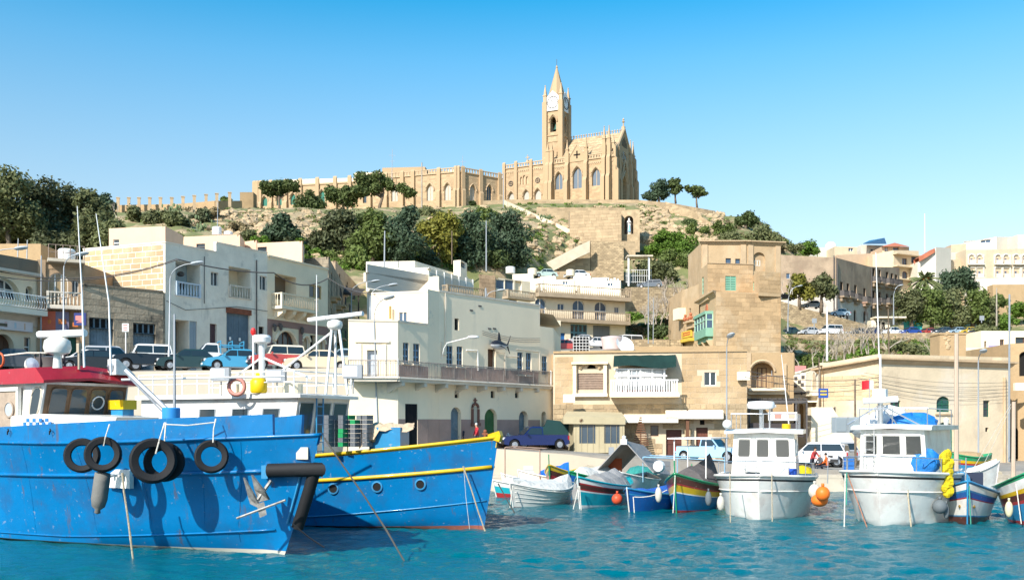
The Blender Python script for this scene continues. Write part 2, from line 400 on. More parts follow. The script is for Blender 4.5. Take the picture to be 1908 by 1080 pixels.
M_greystone = mat('dirty_grey_stone',(.36,.30,.215),.9,var=.2,ns=.6,bump=.35,brick=(1.1,.5,(.2,.165,.12),.02,.2),stain=((.07,.065,.055),.35,.55,.12,.85),streak=((.1,.09,.075),.9,.52,.2,.7))
M_rough = mat('rough_masonry',(.40,.30,.18),.9,var=.25,ns=.9,bump=.5,brick=(.6,.3,(.24,.18,.11),.03,.35))
M_rock = mat('hill_earth',(.37,.28,.165),.95,var=.35,ns=.35,bump=.8,bs=1.2,stain=[((.105,.14,.04),.14,.43,.08,.8),((.27,.19,.11),.4,.55,.1,.7)])
M_rocks = mat('limestone_rock',(.41,.305,.185),.95,var=.3,ns=.8,bump=.6,bs=2,stain=((.25,.19,.12),.5,.55,.1,.6))
M_asph = mat('asphalt',(.27,.25,.22),.9,var=.2,ns=.7,bump=.2,bs=20)
M_conc = mat('quay_concrete',(.52,.45,.35),.9,var=.18,ns=.5,bump=.25,stain=((.24,.2,.16),.4,.55,.1,.6))
M_wallr = mat('ramp_plaster',(.52,.44,.34),.85,var=.08,ns=.3,bump=.1,streak=((.36,.3,.23),.6,.55,.2,.5))
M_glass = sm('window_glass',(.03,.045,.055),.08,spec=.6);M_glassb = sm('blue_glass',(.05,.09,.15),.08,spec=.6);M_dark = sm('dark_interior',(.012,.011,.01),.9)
M_wf = sm('white_frame',(.75,.73,.68),.5);M_blue = sm('faded_blue_paint',(.16,.27,.38),.6,var=.15);M_bluegrey = mat('weathered_blue_door',(.15,.21,.25),.7,var=.25,ns=2,stain=((.28,.3,.3),1.5,.58,.1,.6))
M_green = sm('green_paint',(.02,.11,.07),.5);M_teal = sm('sage_shutter',(.20,.38,.28),.6);M_brown = sm('brown_wood',(.14,.065,.035),.6,var=.2);M_metal = sm('grey_steel',(.42,.43,.44),.4,metal=.5)
M_iron = sm('dark_iron',(.10,.09,.085),.6);M_galv = sm('galvanised_pole',(.33,.35,.37),.5,metal=.3);M_whitep = sm('white_paint',(.8,.79,.76),.35);M_black = sm('black_rubber',(.012,.012,.013),.7,bump=.1,bs=30,var=.2)
M_bark = mat('bark',(.16,.12,.085),.9,var=.3,ns=3,bump=.5);M_twig = mat('bare_twig',(.36,.31,.25),.9,var=.2)
L_dark = leafmat('dark_leaves',(0.091,0.122,0.043));L_mid = leafmat('mid_leaves',(0.140,0.183,0.049));L_pine = leafmat('pine_needles',(0.104,0.134,0.043));L_yel = leafmat('yellow_leaves',(0.244,0.232,0.043));L_bright = leafmat('bright_leaves',(0.122,0.207,0.030));L_olive = leafmat('olive_leaves',(0.146,0.159,0.067));L_dry = leafmat('dry_scrub',(0.293,0.232,0.122));L_euc = leafmat('eucalyptus_leaves',(0.104,0.116,0.055));L_blue = leafmat('blue_green_leaves',(0.073,0.110,0.061))
# ---------------------------------------------------------------- water
def water():
 m = bpy.data.materials.new('harbour_water');m.use_nodes = True;t = m.node_tree;L = t.links.new;b = t.nodes['Principled BSDF']
 b.inputs['Base Color'].default_value = (.0,.105,.135,1);b.inputs['Roughness'].default_value = .06;b.inputs['IOR'].default_value = 1.33
 b.inputs['Specular IOR Level'].default_value = .5
 g = N(t,'NewGeometry');mp = N(t,'Mapping');mp.inputs['Scale'].default_value = (1,1.5,1);L(g.outputs[0],mp.inputs[0])
 n1 = N(t,'TexNoise',Scale=13.,Detail=3.,Roughness=.6);L(mp.outputs[0],n1.inputs['Vector'])
 bp = N(t,'Bump',Strength=.8,Distance=.045);L(n1.outputs[0],bp.inputs['Height']);L(bp.outputs[0],b.inputs['Normal'])
 mb = MB();s = 1200
 mb.quad((-s,-s,-.35),(s,-s,-.35),(s,300,-.35),(-s,300,-.35))
 # rippled surface in the harbour basin
 xs = np.arange(-45,45.1,.16);ys = np.concatenate([np.arange(18,44,.1),np.arange(44,70,.3)])
 X,Y = np.meshgrid(xs,ys);rng = np.random.default_rng(5);Zz = np.zeros_like(X)
 for k in range(44):
  lam = .38*5**rng.random()**1.2;a = rng.normal(rad(80),.8);kk = 2*pi/lam
  Zz += .0078*lam**.9*np.sin(kk*(X*cos(a)+Y*sin(a))+rng.uniform(0,6.28)+.8*np.sin(X*.21+k)+.6*np.sin(Y*.3+k*2))
 Zz *= .72+.3*np.sin(X*.17+1.3+np.sin(Y*.11))*np.sin(Y*.23)+.25*np.sin(X*.43+Y*.31)*np.sin(Y*.6-X*.2)
 me = bpy.data.meshes.new('water');r,c = X.shape;co = np.stack([X,Y,Zz],-1).reshape(-1,3)
 i = np.arange((r-1)*(c-1));a = (i//(c-1))*c+i % (c-1);q = np.stack([a,a+1,a+c+1,a+c],1)
 big = np.array([(-s,-s,0),(s,-s,0),(s,18,0),(-s,18,0),(-45,18,0),(-45,300,0),(-s,300,0),(45,18,0),(s,300,0),(45,300,0)])
 o0 = len(co);co = np.concatenate([co,big]);q = np.concatenate([q,o0+np.array([[0,1,2,3],[3,4,5,6],[7,2,8,9]])])
 me.vertices.add(len(co));me.vertices.foreach_set('co',co.astype(np.float32).ravel());me.loops.add(4*len(q));me.loops.foreach_set('vertex_index',q.astype(np.int32).ravel())
 me.polygons.add(len(q));me.polygons.foreach_set('loop_start',np.arange(0,4*len(q),4,dtype=np.int32));me.polygons.foreach_set('use_smooth',np.ones(len(q),dtype=bool));me.materials.append(m);me.update(calc_edges=True)
 o = bpy.data.objects.new('water',me);COL.objects.link(o);props(o,'rippled turquoise harbour water',None,None,'structure')
water()
# ---------------------------------------------------------------- hill
COLS = {
 -500:[(9,88),(17,100),(22,115),(27,125),(31,140),(36,160),(42,180),(46,240)],
 60:  [(9,88),(16,100),(20,113),(25,125),(30,145),(35,165),(41,185),(45,260)],
 200: [(9,88),(16,100),(20,113),(26,128),(32,148),(39,170),(45,195),(47,260)],
 330: [(9,88),(16,100),(21,115),(28,135),(35,155),(42,175),(48,205),(49,280)],
 470: [(9,88),(15,100),(21,120),(30,145),(37,165),(44,185),(50.2,214),(57,246)],
 600: [(8,88),(14,105),(22,132),(33,155),(40,175),(46,193),(51.6,222),(56.5,246)],
 760: [(5,88),(12,110),(24,140),(34,160),(41,180),(47.5,203),(53,226),(57,246)],
 940: [(4,88),(10.5,118),(16,148),(34,165),(40,185),(47,206),(54.6,228),(58.8,246)],
 1060:[(3,88),(10.5,120),(15.5,149),(25,182),(39.5,197),(46,210),(55.6,232),(59,246)],
 1190:[(3,88),(10.5,120),(14.5,140),(28,188),(34,200),(44,208),(55.2,230),(59,246)],
 1330:[(3,88),(11,122),(20,152),(28,182),(38,200),(46,212),(53.5,235),(56,246)],
 1400:[(3,88),(9,120),(19,155),(28,185),(38,203),(45,214),(53,235),(54,320)],
 1470:[(2.5,88),(8,118),(18.6,170),(19.6,173),(30,202),(39,218),(47,238),(48,320)],
 1560:[(2,88),(7,118),(18.6,170),(19.6,173),(25,205),(32,220),(41,240),(44,320)],
 1700:[(2,88),(7,118),(18.4,170),(19.4,173),(20.5,200),(25,215),(31,240),(42,320)],
 1850:[(1.5,88),(7,118),(18.2,170),(19.2,173),(21.5,200),(26.5,215),(33,238),(44,320)],
 2500:[(1.5,88),(7,118),(18,170),(19,173),(22,200),(28,215),(35,240),(46,320)],
}
CK = sorted(COLS)
def hill_cols(px):
 px = max(CK[0],min(CK[-1],px))
 for a,b in zip(CK,CK[1:]):
  if a <= px <= b:
   t = (px-a)/(b-a);return [(p[0]+(q[0]-p[0])*t,p[1]+(q[1]-p[1])*t) for p,q in zip(COLS[a],COLS[b])]
def hill_z(px,Y):
 r = hill_cols(px)
 for a,b in zip(r,r[1:]):
  if a[1] <= Y <= b[1]:return a[0]+(b[0]-a[0])*(Y-a[1])/(b[1]-a[1])
 return r[0][0] if Y < r[0][1] else r[-1][0]
def on_hill(px,Y):return V(((px-CX)/F*Y,Y,hill_z(px,Y)))
def hill_at(px,py):
 """the place on the hill seen at a pixel of the photograph"""
 r = hill_cols(px);y = [(H0-(z-CH)*F/Y,Y) for z,Y in r]
 for a,b in zip(y,y[1:]):
  if (a[0]-py)*(b[0]-py) <= 0 and a[0] != b[0]:Y = a[1]+(b[1]-a[1])*(py-a[0])/(b[0]-a[0]);return on_hill(px,Y)
 return on_hill(px,r[-2][1])
def hill():
 mb = MB();rows = [];pxs = list(range(-500,2501,12));SUB = [2,5,7,7,8,9,5]
 for px in pxs:
  r = hill_cols(px);line = []
  for k,(a,b) in enumerate(zip(r,r[1:])):
   for j in range(SUB[k]):t = j/SUB[k];line.append((a[0]+(b[0]-a[0])*t,a[1]+(b[1]-a[1])*t,k))
  line.append((*r[-1],6));line.append((40,900,9));line.append((40,3500,9));out = []
  for z,Y,k in line:
   p = V(((px-CX)/F*Y,Y,z));amp = 0 if k in (6,9) or Y < 100 else (.7 if px < 1440 else .25)
   if px > 1440 and 160 < Y < 203:amp = .03
   if amp:p += V((noise.noise(p*.21)*amp,noise.noise(p*.17+V((9,0,0)))*1.6*amp,(noise.noise(p*.13)*1.1+noise.noise(p*.45)*.7)*amp))
   out.append(p)
  rows.append(out)
 mb.loft(rows,closed=False);
 o = solo('hill','sunlit limestone hillside rising behind the harbour town',None,mb,M_rock,kind='structure')
 for p in o.data.polygons:p.use_smooth = True
hill()
# ---------------------------------------------------------------- quay, road, ramp street
def zroad(X):
 # the quay road falls from the ramp at the left to the low quay at the right
 K = [(-12,2.9),(-5,2.65),(3,2.35),(8,2.0),(14,1.6),(22,1.15),(60,1.0)]
 if X <= K[0][0]:return K[0][1]
 for a,b in zip(K,K[1:]):
  if X <= b[0]:return a[1]+(b[1]-a[1])*(X-a[0])/(b[0]-a[0])
 return 1.0
mb = MB();xs = [-70,-30,-12,-5,3,8,14,22,40,75]
mb.loft([[V((x,66,zroad(x))),V((x,75,zroad(x)+.05)),V((x,90,zroad(x)+.1))] for x in xs],closed=False)
mb.loft([[V((x,65.98,-1)),V((x,65.98,zroad(x)))] for x in xs],closed=False)
solo('quay_road','grey asphalt quay road sloping down to the right',None,mb,M_asph,kind='structure')
mb = MB();mb.box((2,64.4,-.1),(150,4.0,2.0));mb.box((2,62.55,.93),(150,.34,.22))
solo('quay','low concrete quay with a stone edge',None,mb,M_conc,kind='structure')
# low parapet between the ramp road and the quay
mb = MB();pts = [(P(860,829,66.2)),(P(930,836,66.2)),(P(1060,846,66.2)),(P(1153,858,66.2))]
for a,b in zip(pts,pts[1:]):
 mb.obox(V((a.x,65.95,.8)),V((b.x-a.x,0,0)),V((0,.45,0)),V((0,0,a.z-.8))) if 0 else mb.add([V((a.x,65.9,.8)),V((b.x,65.9,.8)),V((b.x,65.9,b.z)),V((a.x,65.9,a.z)),V((a.x,66.4,a.z)),V((b.x,66.4,b.z)),V((b.x,66.4,.8)),V((a.x,66.4,.8))],[[0,1,2,3],[3,2,5,4],[4,5,6,7]])
e = pts[-1];mb.quad(V((e.x,65.9,.8)),V((e.x,66.4,.8)),V((e.x,66.4,e.z)),V((e.x,65.9,e.z)))
solo('parapet_wall','low smooth cream wall sloping down between quay road and small boats','wall',mb,M_wallr)
# upper street at left and its retaining wall
STZ = 7.72
mb = MB();mb.add([V((-75,62.5,7.3)),V((-10.4,62.5,7.55)),V((-10.2,65,STZ)),V((-75,65,STZ))],[[0,1,2,3]]);mb.add([V((-75,65,STZ)),V((-10.2,65,STZ)),V((-10.2,66.5,STZ)),V((-13,78,STZ+.6)),V((-17,110,9.5)),V((-75,90,STZ))],[[0,1,2,3,4,5]])
solo('street','upper street with parked cars above the retaining wall',None,mb,M_asph,kind='structure')
mb = MB();top = [(-75,7.4),(-45,7.42),(-24.6,7.47),(-16,7.62),(-10.3,7.75)]
for (xa,za),(xb,zb_) in zip(top,top[1:]):
 mb.add([V((xa,62.2,-.5)),V((xb,62.2,-.5)),V((xb,62.2,zb_)),V((xa,62.2,za)),V((xa,62.6,za)),V((xb,62.6,zb_)),V((xa,62.6,0)),V((xb,62.6,0))],[[0,1,2,3],[3,2,5,4],[4,5,7,6]])
solo('retaining_wall','tall smooth beige retaining wall under the row of parked cars','wall',mb,M_wallr)
# ---------------------------------------------------------------- church
def gothic_win(f,par,px,gm,d=.5,tr=True,light=None):
 rc = f.win(par,px,M_trim,gm,2 if tr else 1,1,2,d,.14)
 if rc:
  u0,u1,v0,v1 = rc;b = MB();ap = f.arcpts(u0-.25,u1+.25,v1+.35,2);b.tube([f.pt(a,c,.1) for a,c in ap],.16,5);part('hood_mould',b,M_trim,par)
def pinnacle(mb,p,w,h,hs):
 """square shaft then a spirelet with a knob"""
 mb.box(p+V((0,0,h/2)),(w,w,h),CH_RZ)
 mb.box(p+V((0,0,h+.1)),(w*1.3,w*1.3,.2),CH_RZ)
 mb.lathe([(w*.62,h+.2),(w*.12,h+hs),(w*.25,h+hs+.12),(w*.03,h+hs+.35)],4,p,Matrix.Rotation(CH_RZ+pi/4,3,'Z'))
def buttress(f,mb,uc,w,steps,mi=0):
 """stepped buttress: steps [(ztop, depth)] from the lowest up"""
 z = f.zb
 for zt,dp in steps:
  f.bx(mb,uc-w/2,uc+w/2,z,zt,-.05,dp,mi)
  nxt = dp*.45
  a = [f.pt(uc-w/2,zt,dp),f.pt(uc+w/2,zt,dp),f.pt(uc+w/2,zt+dp*.9,nxt),f.pt(uc-w/2,zt+dp*.9,nxt),f.pt(uc-w/2,zt,nxt),f.pt(uc+w/2,zt,nxt)]
  mb.add(a,[[0,1,2,3],[0,3,4],[1,5,2]],mi);z = zt-.001
def pierced(f,par,v0,h,u0=0,u1=None,step=.7):
 u1 = f.L if u1 is None else u1;b = MB();f.bx(b,u0,u1,v0+h-.22,v0+h,-.1,.22);f.bx(b,u0,u1,v0,v0+.18,-.1,.25);n = max(1,int((u1-u0)/step))
 for k in range(n):c = u0+(k+.5)*(u1-u0)/n;f.bx(b,c-.16,c+.16,v0+.17,v0+h-.21,0,.14)
 part('pierced_parapet',b,M_trim,par);d = MB();f.bx(d,u0,u1,v0-.9,v0-.7,-.05,.14)
 n = max(1,int((u1-u0)/.55))
 for k in range(n):c = u0+(k+.5)*(u1-u0)/n;f.bx(d,c-.13,c+.13,v0-1.2,v0-.9,-.05,.12)
 part('corbel_table',d,M_trim,par)
CY = 247.;C0 = XY(1143,CY);YT = rad(27)
uL = V((-cos(YT),sin(YT)));uF = V((sin(YT),cos(YT)));CH_RZ = math.atan2(-uL.y,-uL.x)
ZB = Z(372,CY)-.6;PXM = CY/F
M_pw = sm('pale_window',(.42,.39,.33),.5)
def church():
 W = 15.0;LN = 17.2;zt = Z(291,CY)
 t = thing('church','honey stone gothic church with clock spire on top of the hill','church',(C0.x,C0.y,ZB))
 A = C0+uL*LN;f = Fac(A,C0,ZB,zt);g = Fac(C0,C0+uF*W,ZB,zt);MBW = MB()
 for px in ((1034,321,1048,353),(1067,311,1084,351),(1103,313,1118,346)):gothic_win(f,t,px,sm('leaded_pale_glass',(.13,.16,.19),.15,spec=.6),.55,tr=True)
 f.build(MBW)
 # facade door, rose window, gable
 apex_px = Z(242,CY+7);c = W/2;z0 = zt
 door = g.open((c-1.7,c+1.7,ZB,ZB+8.2),2,1.0);g.build(MBW)
 d = MB();d.quad(g.pt(c-1.7,ZB,-1),g.pt(c+1.7,ZB,-1),g.pt(c+1.7,ZB+8.2,-1),g.pt(c-1.7,ZB+8.2,-1));g.bx(d,c-1.2,c-.03,ZB,ZB+5,-.98,-.85);g.bx(d,c+.03,c+1.2,ZB,ZB+5,-.98,-.85);part('door',d,sm('pale_door',(.5,.4,.24),.6),t)
 b = MB();[b.tube([g.pt(a,e,.12+.1*k) for a,e in g.arcpts(c-1.8-.35*k,c+1.8+.35*k,ZB+8.4+.45*k,2)]+[],.17,5) for k in range(3)]
 for s in (-1,1):
  for k in range(3):g.bx(b,c+s*(1.9+.35*k)-.14,c+s*(1.9+.35*k)+.14,ZB,ZB+6.2,0,.2+.12*k)
 b.prism([(-3.1,0),(3.1,0),(0,4.6),(0,4.2)],g.pt(c,ZB+6.6,.3),g.u,V((0,0,1)),g.n*.25) if 0 else None
 for s in (-1,1):b.tube([g.pt(c+s*3.0,ZB+6.3,.3),g.pt(c,ZB+12.2,.3)],.22,5)
 part('portal',b,M_trim,t)
 gy = MB();zr = Z(247,CY+7)
 pl = [(0,z0),(W,z0),(c,zr+.6)];a = [g.pt(u,v,.02) for u,v in pl];bb = [g.pt(u,v,-.7) for u,v in pl]
 gy.add(a+bb,[[0,1,2],[5,4,3],[0,3,4,1],[1,4,5,2],[2,5,3,0]],0,[[(u,v) for u,v in pl],[(0,0)]*3]+[[(0,0)]*4]*3);part('gable',gy,M_church,t)
 b = MB()
 for s in (-1,1):b.tube([g.pt(c+s*c*1.03,z0-.2,0),g.pt(c,zr+.9,0)],.32,5)
 b.lathe([(.5,0),(.5,.8),(.18,.9),(.14,1.8),(.45,2.0),(.12,2.3),(.3,2.6),(.05,3)],6,g.pt(c,zr+.6,-.2));part('gable_coping',b,M_trim,t)
 b = MB();rc = g.pt(c,z0+.8,.1)
 for r in (2.0,1.55):b.tube([rc+g.u*(r*cos(q))+V((0,0,r*sin(q))) for q in [k*pi/10 for k in range(21)]],.14,5)
 for k in range(8):q = k*pi/4;b.tube([rc,rc+(g.u*cos(q)+V((0,0,1))*sin(q))*1.55],.09,4)
 r_ = part('rose_window',b,M_trim,t);b = MB();b.prism([(1.9*cos(k*pi/10),1.9*sin(k*pi/10)) for k in range(20)],rc-g.n*.05,g.u,V((0,0,1)),g.n*.04);part('pane',b,M_glass,r_)
 b = MB()
 for k in range(-2,3):g.bx(b,c+k*.75-.2,c+k*.75+.2,z0+4.0,z0+6.6-abs(k)*.6,0,.05)
 part('blind_arcade',b,M_dark,t)
 for u in (.5,W-.5):b = MB();buttress(g,b,u,1.1,[(ZB+8,1.3),(zt-.5,.9),(zt+2.5,.6)]);part('facade_buttress',b,M_church,t)
 for u in (c-4.2,c+4.2):b = MB();buttress(g,b,u,.9,[(ZB+6,1.0),(zt+.5,.7),(zt+3,.45)]);part('facade_buttress',b,M_church,t)
 # side buttresses with pinnacles
 for px,hh in ((1058,0),(1093,0)):
  b = MB();uc = f.uv(px,330)[0];buttress(f,b,uc,1.0,[(ZB+6.0,1.7),(ZB+10.3,1.2),(zt+2.1,.7)]);pinnacle(b,f.pt(uc,zt+2.0,.35),.7,.9,2.3);part('buttress',b,M_church,t)
 for px in (1127,1136,1022,1029):
  b = MB();uc = f.uv(px,330)[0];buttress(f,b,uc,.95,[(ZB+6.2,1.8),(ZB+11.,1.3),(zt+3.0,.8)]);pinnacle(b,f.pt(uc,zt+2.8,.4),.75,1.6 if px > 1100 else .3,3.0 if px > 1100 else 2.2);part('buttress',b,M_church,t)
 for u in (.4,W-.4,W-2.4):
  b = MB();pinnacle(b,g.pt(u,zt+2.0,-.2),.8,1.4,3.6 if u > 3 else 1.8);part('pinnacle',b,M_trim,t)
 # gablet on the side wall
 b = MB();u0,u1 = f.uv(1061,300)[0],f.uv(1090,300)[0];um = (u0+u1)/2;zz = zt-.2
 pl = [(u0,zz),(u1,zz),(u1,zz+1.2),(um,zz+4.2),(u0,zz+1.2)];b.prism([(u,v) for u,v in pl],f.pt(0,0,-1.2),f.u,V((0,0,1)),f.n*1.35)
 q = part('gablet',b,M_church,t);b = MB();f.bx(b,um-.9,um+.9,zz+1.55,zz+1.9,0,.2);f.bx(b,um-.18,um+.18,zz+.8,zz+2.7,0,.2);part('quatrefoil',b,M_dark,q)
 b = MB();[b.tube([f.pt(um+s*(u1-u0)/2*1.05,zz+1.1,.15),f.pt(um,zz+4.4,.15)],.2,5) for s in (-1,1)];part('gablet_coping',b,M_trim,q)
 pierced(f,t,zt-.1,1.3,0,u0-.3);pierced(f,t,zt-.1,1.3,u1+.3)
 # roof
 r = MB();e0,e1 = A-V((uF.x,uF.y))*0,C0;mid = uF*c
 for k in range(9):
  t0,t1 = k/9,(k+1)/9;lift = .12
  for side in (0,1):
   o = V((0,0)) if side == 0 else uF*W;dirn = mid if side == 0 else -mid
   a,bq = A+o+dirn*t0,C0+o+dirn*t0;c1,d1 = C0+o+dirn*t1,A+o+dirn*t1;za,zb2 = zt+.2+(zr-zt-.2)*t0+lift,zt+.2+(zr-zt-.2)*t1
   r.quad(V((a.x,a.y,za)),V((bq.x,bq.y,za)),V((c1.x,c1.y,zb2)),V((d1.x,d1.y,zb2)),0,[(0,za),(LN,za),(LN,zb2+.01),(0,zb2+.01)]);r.quad(V((a.x,a.y,za-.16)),V((bq.x,bq.y,za-.16)),V((bq.x,bq.y,za)),V((a.x,a.y,za)),0)
 roof = part('roof',r,mat('stone_roof',(.50,.37,.22),.85,var=.2,ns=.7,bump=.3,brick=(.9,.5,(.33,.23,.13),.03,.3)),t)
 b = MB()
 for k in range(24):p = A+mid+(C0-A)*((k+.5)/24);b.lathe([(.16,0),(.12,.5),(.28,.7),(.02,1)],5,V((p.x,p.y,zr-.05)))
 part('ridge_crest',b,M_trim,roof)
 bk = Fac(A+uF*W,A,ZB,zt);rt = Fac(C0+uF*W,A+uF*W,ZB,zt);bk.build(MBW);rt.build(MBW)
 b = MB();pl = [(0,zt),(W,zt),(c,zr)];b.add([bk.pt(u,v) for u,v in pl],[[0,1,2]]);part('rear_gable',b,M_church,t)
 part('wall',MBW,M_church,t)
 # tower
 w = 4.5;ts = f.uv(1055,200)[0];TA = f.pt(f.uv(1015.5,250)[0],0,.1-2.6).xy;ty = 258.
 o = XY(1016,ty);u2 = -uL;R = o+u2*w;T = [o,R,R+uF*w,o+uF*w];ztow = Z(206,ty)+1;tf = [Fac(T[i],T[(i+1) % 4],ZB,ztow) for i in range(4)];mbt = MB()
 zb0,zb1 = Z(248,ty),Z(219,ty)
 for q in tf:q.open((w/2-.85,w/2+.85,zb0,zb1),2,.8);q.build(mbt)
 tw = part('tower',mbt,M_church,t);b = MB()
 for q in tf:b.tube([q.pt(a,e,.12) for a,e in q.arcpts(w/2-1.15,w/2+1.15,zb1+.5,2)],.2,5);q.bx(b,0,w,zb0-1.0,zb0-.7,0,.2);q.bx(b,0,w,ztow-.8,ztow-.5,0,.15);q.bx(b,.7,w-.7,zb0-2.6,zb0-2.4,0,.12)
 for p in T:
  cc = V((p.x,p.y,0));b.box(cc+V((0,0,(ZB+ztow)/2+.5)),(1.25,1.25,ztow-ZB+1),CH_RZ)
 part('corner_pier',b,M_church,tw)
 for p in T:
  b = MB();pinnacle(b,V((p.x,p.y,ztow)),.85,2.6,2.6);part('pinnacle',b,M_trim,tw)
 ce = (T[0]+T[2])/2;b = MB();zs = ztow-.2
 b.lathe([(w*.56,0),(w*.50,2.0),(w*.47,3.6),(w*.02+.12,Z(125,ty)-zs),(.3,Z(125,ty)-zs+.2),(.06,Z(125,ty)-zs+.8)],8,V((ce.x,ce.y,zs)),Matrix.Rotation(CH_RZ+pi/8,3,'Z'))
 sp = part('spire',b,M_church,t);b = MB();b.tube([V((ce.x,ce.y,Z(125,ty))),V((ce.x,ce.y,Z(108,ty)))],.06,5);part('lightning_rod',b,M_iron,sp)
 for i in (0,1):
  q = tf[i];b = MB();h = w*.37;pl = [(w/2-h,ztow-1.4),(w/2+h,ztow-1.4),(w/2+h,ztow+2.2),(w/2,ztow+3.7),(w/2-h,ztow+2.2)]
  b.prism(pl,q.pt(0,0,.0),q.u,V((0,0,1)),q.n*.35);ck = part('clock_face',b,sm('clock_white',(.8,.79,.76),.5),t);b = MB();cc = q.pt(w/2,ztow+.7,.38)
  b.tube([cc+q.u*1.5*cos(k*pi/12)+V((0,0,1.5*sin(k*pi/12))) for k in range(25)],.1,4)
  for k in range(12):a = k*pi/6;dd = q.u*cos(a)+V((0,0,sin(a)));b.tube([cc+dd*1.08,cc+dd*1.35],.06,4)
  b.tube([cc,cc+q.u*-.5+V((0,0,.8))],.08,4);b.tube([cc,cc+q.u*-.25+V((0,0,1.2))],.06,4);part('clock_hands',b,M_iron,ck)
 b = MB();b.lathe([(.95,0),(.85,.25),(.62,.8),(.5,1.5),(.3,1.8),(.05,1.9)],10,V((ce.x,ce.y,zb0+1.0)));b.tube([tf[0].pt(.6,zb0+2.9,-w/2),tf[0].pt(w-.6,zb0+2.9,-w/2)],.12,4);part('bell',b,sm('verdigris_bell',(.05,.12,.09),.5,metal=.4),t,smooth=40)
 # low wing to the left
 LW = (f.uv(938,340)[0]);B2 = A;A2 = f.pt(LW,0,0).xy;zt2 = Z(311,lv(CY,291,291))-1.2
 f2 = Fac(A2,f.pt(f.uv(1019,340)[0],0,0).xy,ZB,Z(308,CY+10));mbw = MB();zt2 = f2.zt
 for px in ((947,358,958,372),(975,354,986,372),(996,352,1008,373)):gothic_win(f2,t,px,M_pw,.5,tr=False)
 for px in ((969,329,973,344),(974,326,979,344),(980,328,984,344)):f2.win(t,px,M_trim,M_trim,1,1,2,.35,.1)
 f2.build(mbw);fb = [Fac(f2.B+uF*9,f2.A+uF*9,ZB,zt2),Fac(f2.A+uF*9,f2.A,ZB,zt2)];[q.build(mbw) for q in fb]
 wg = part('side_wing',mbw,M_church,t);b = MB();b.add([V((p.x,p.y,zt2-.3)) for p in (f2.A,f2.B,f2.B+uF*9,f2.A+uF*9)],[[0,1,2,3]]);part('wing_roof',b,M_lime,wg)
 for px in (940,962,990,1016):b = MB();uc = f2.uv(px,340)[0];buttress(f2,b,uc,.8,[(ZB+3,.8),(zt2+1.2,.5)]);part('buttress',b,M_church,t)
 b = MB()
 for px in (952,1002):
  q = f2.pt(f2.uv(px,337)[0],Z(337,CY+10),.08);b.tube([q+f2.u*.6*cos(k*pi/6)+V((0,0,.6*sin(k*pi/6))) for k in range(13)],.12,4);b.tube([q-f2.u*.4,q+f2.u*.4],.08,4);b.tube([q-V((0,0,.4)),q+V((0,0,.4))],.08,4)
 part('roundel',b,M_iron,wg);pierced(f2,wg,zt2-.1,1.1);b = MB();p = f2.pt(f2.uv(980,300)[0],zt2+1,-1);b.lathe([(.5,0),(.35,.8),(.1,.9),(.1,2.2)],6,p);f2.bx(b,f2.uv(980,300)[0]-.5,f2.uv(980,300)[0]+.5,zt2+2.4,zt2+2.6,-1.1,-.9);part('stone_cross',b,M_trim,wg)
church()
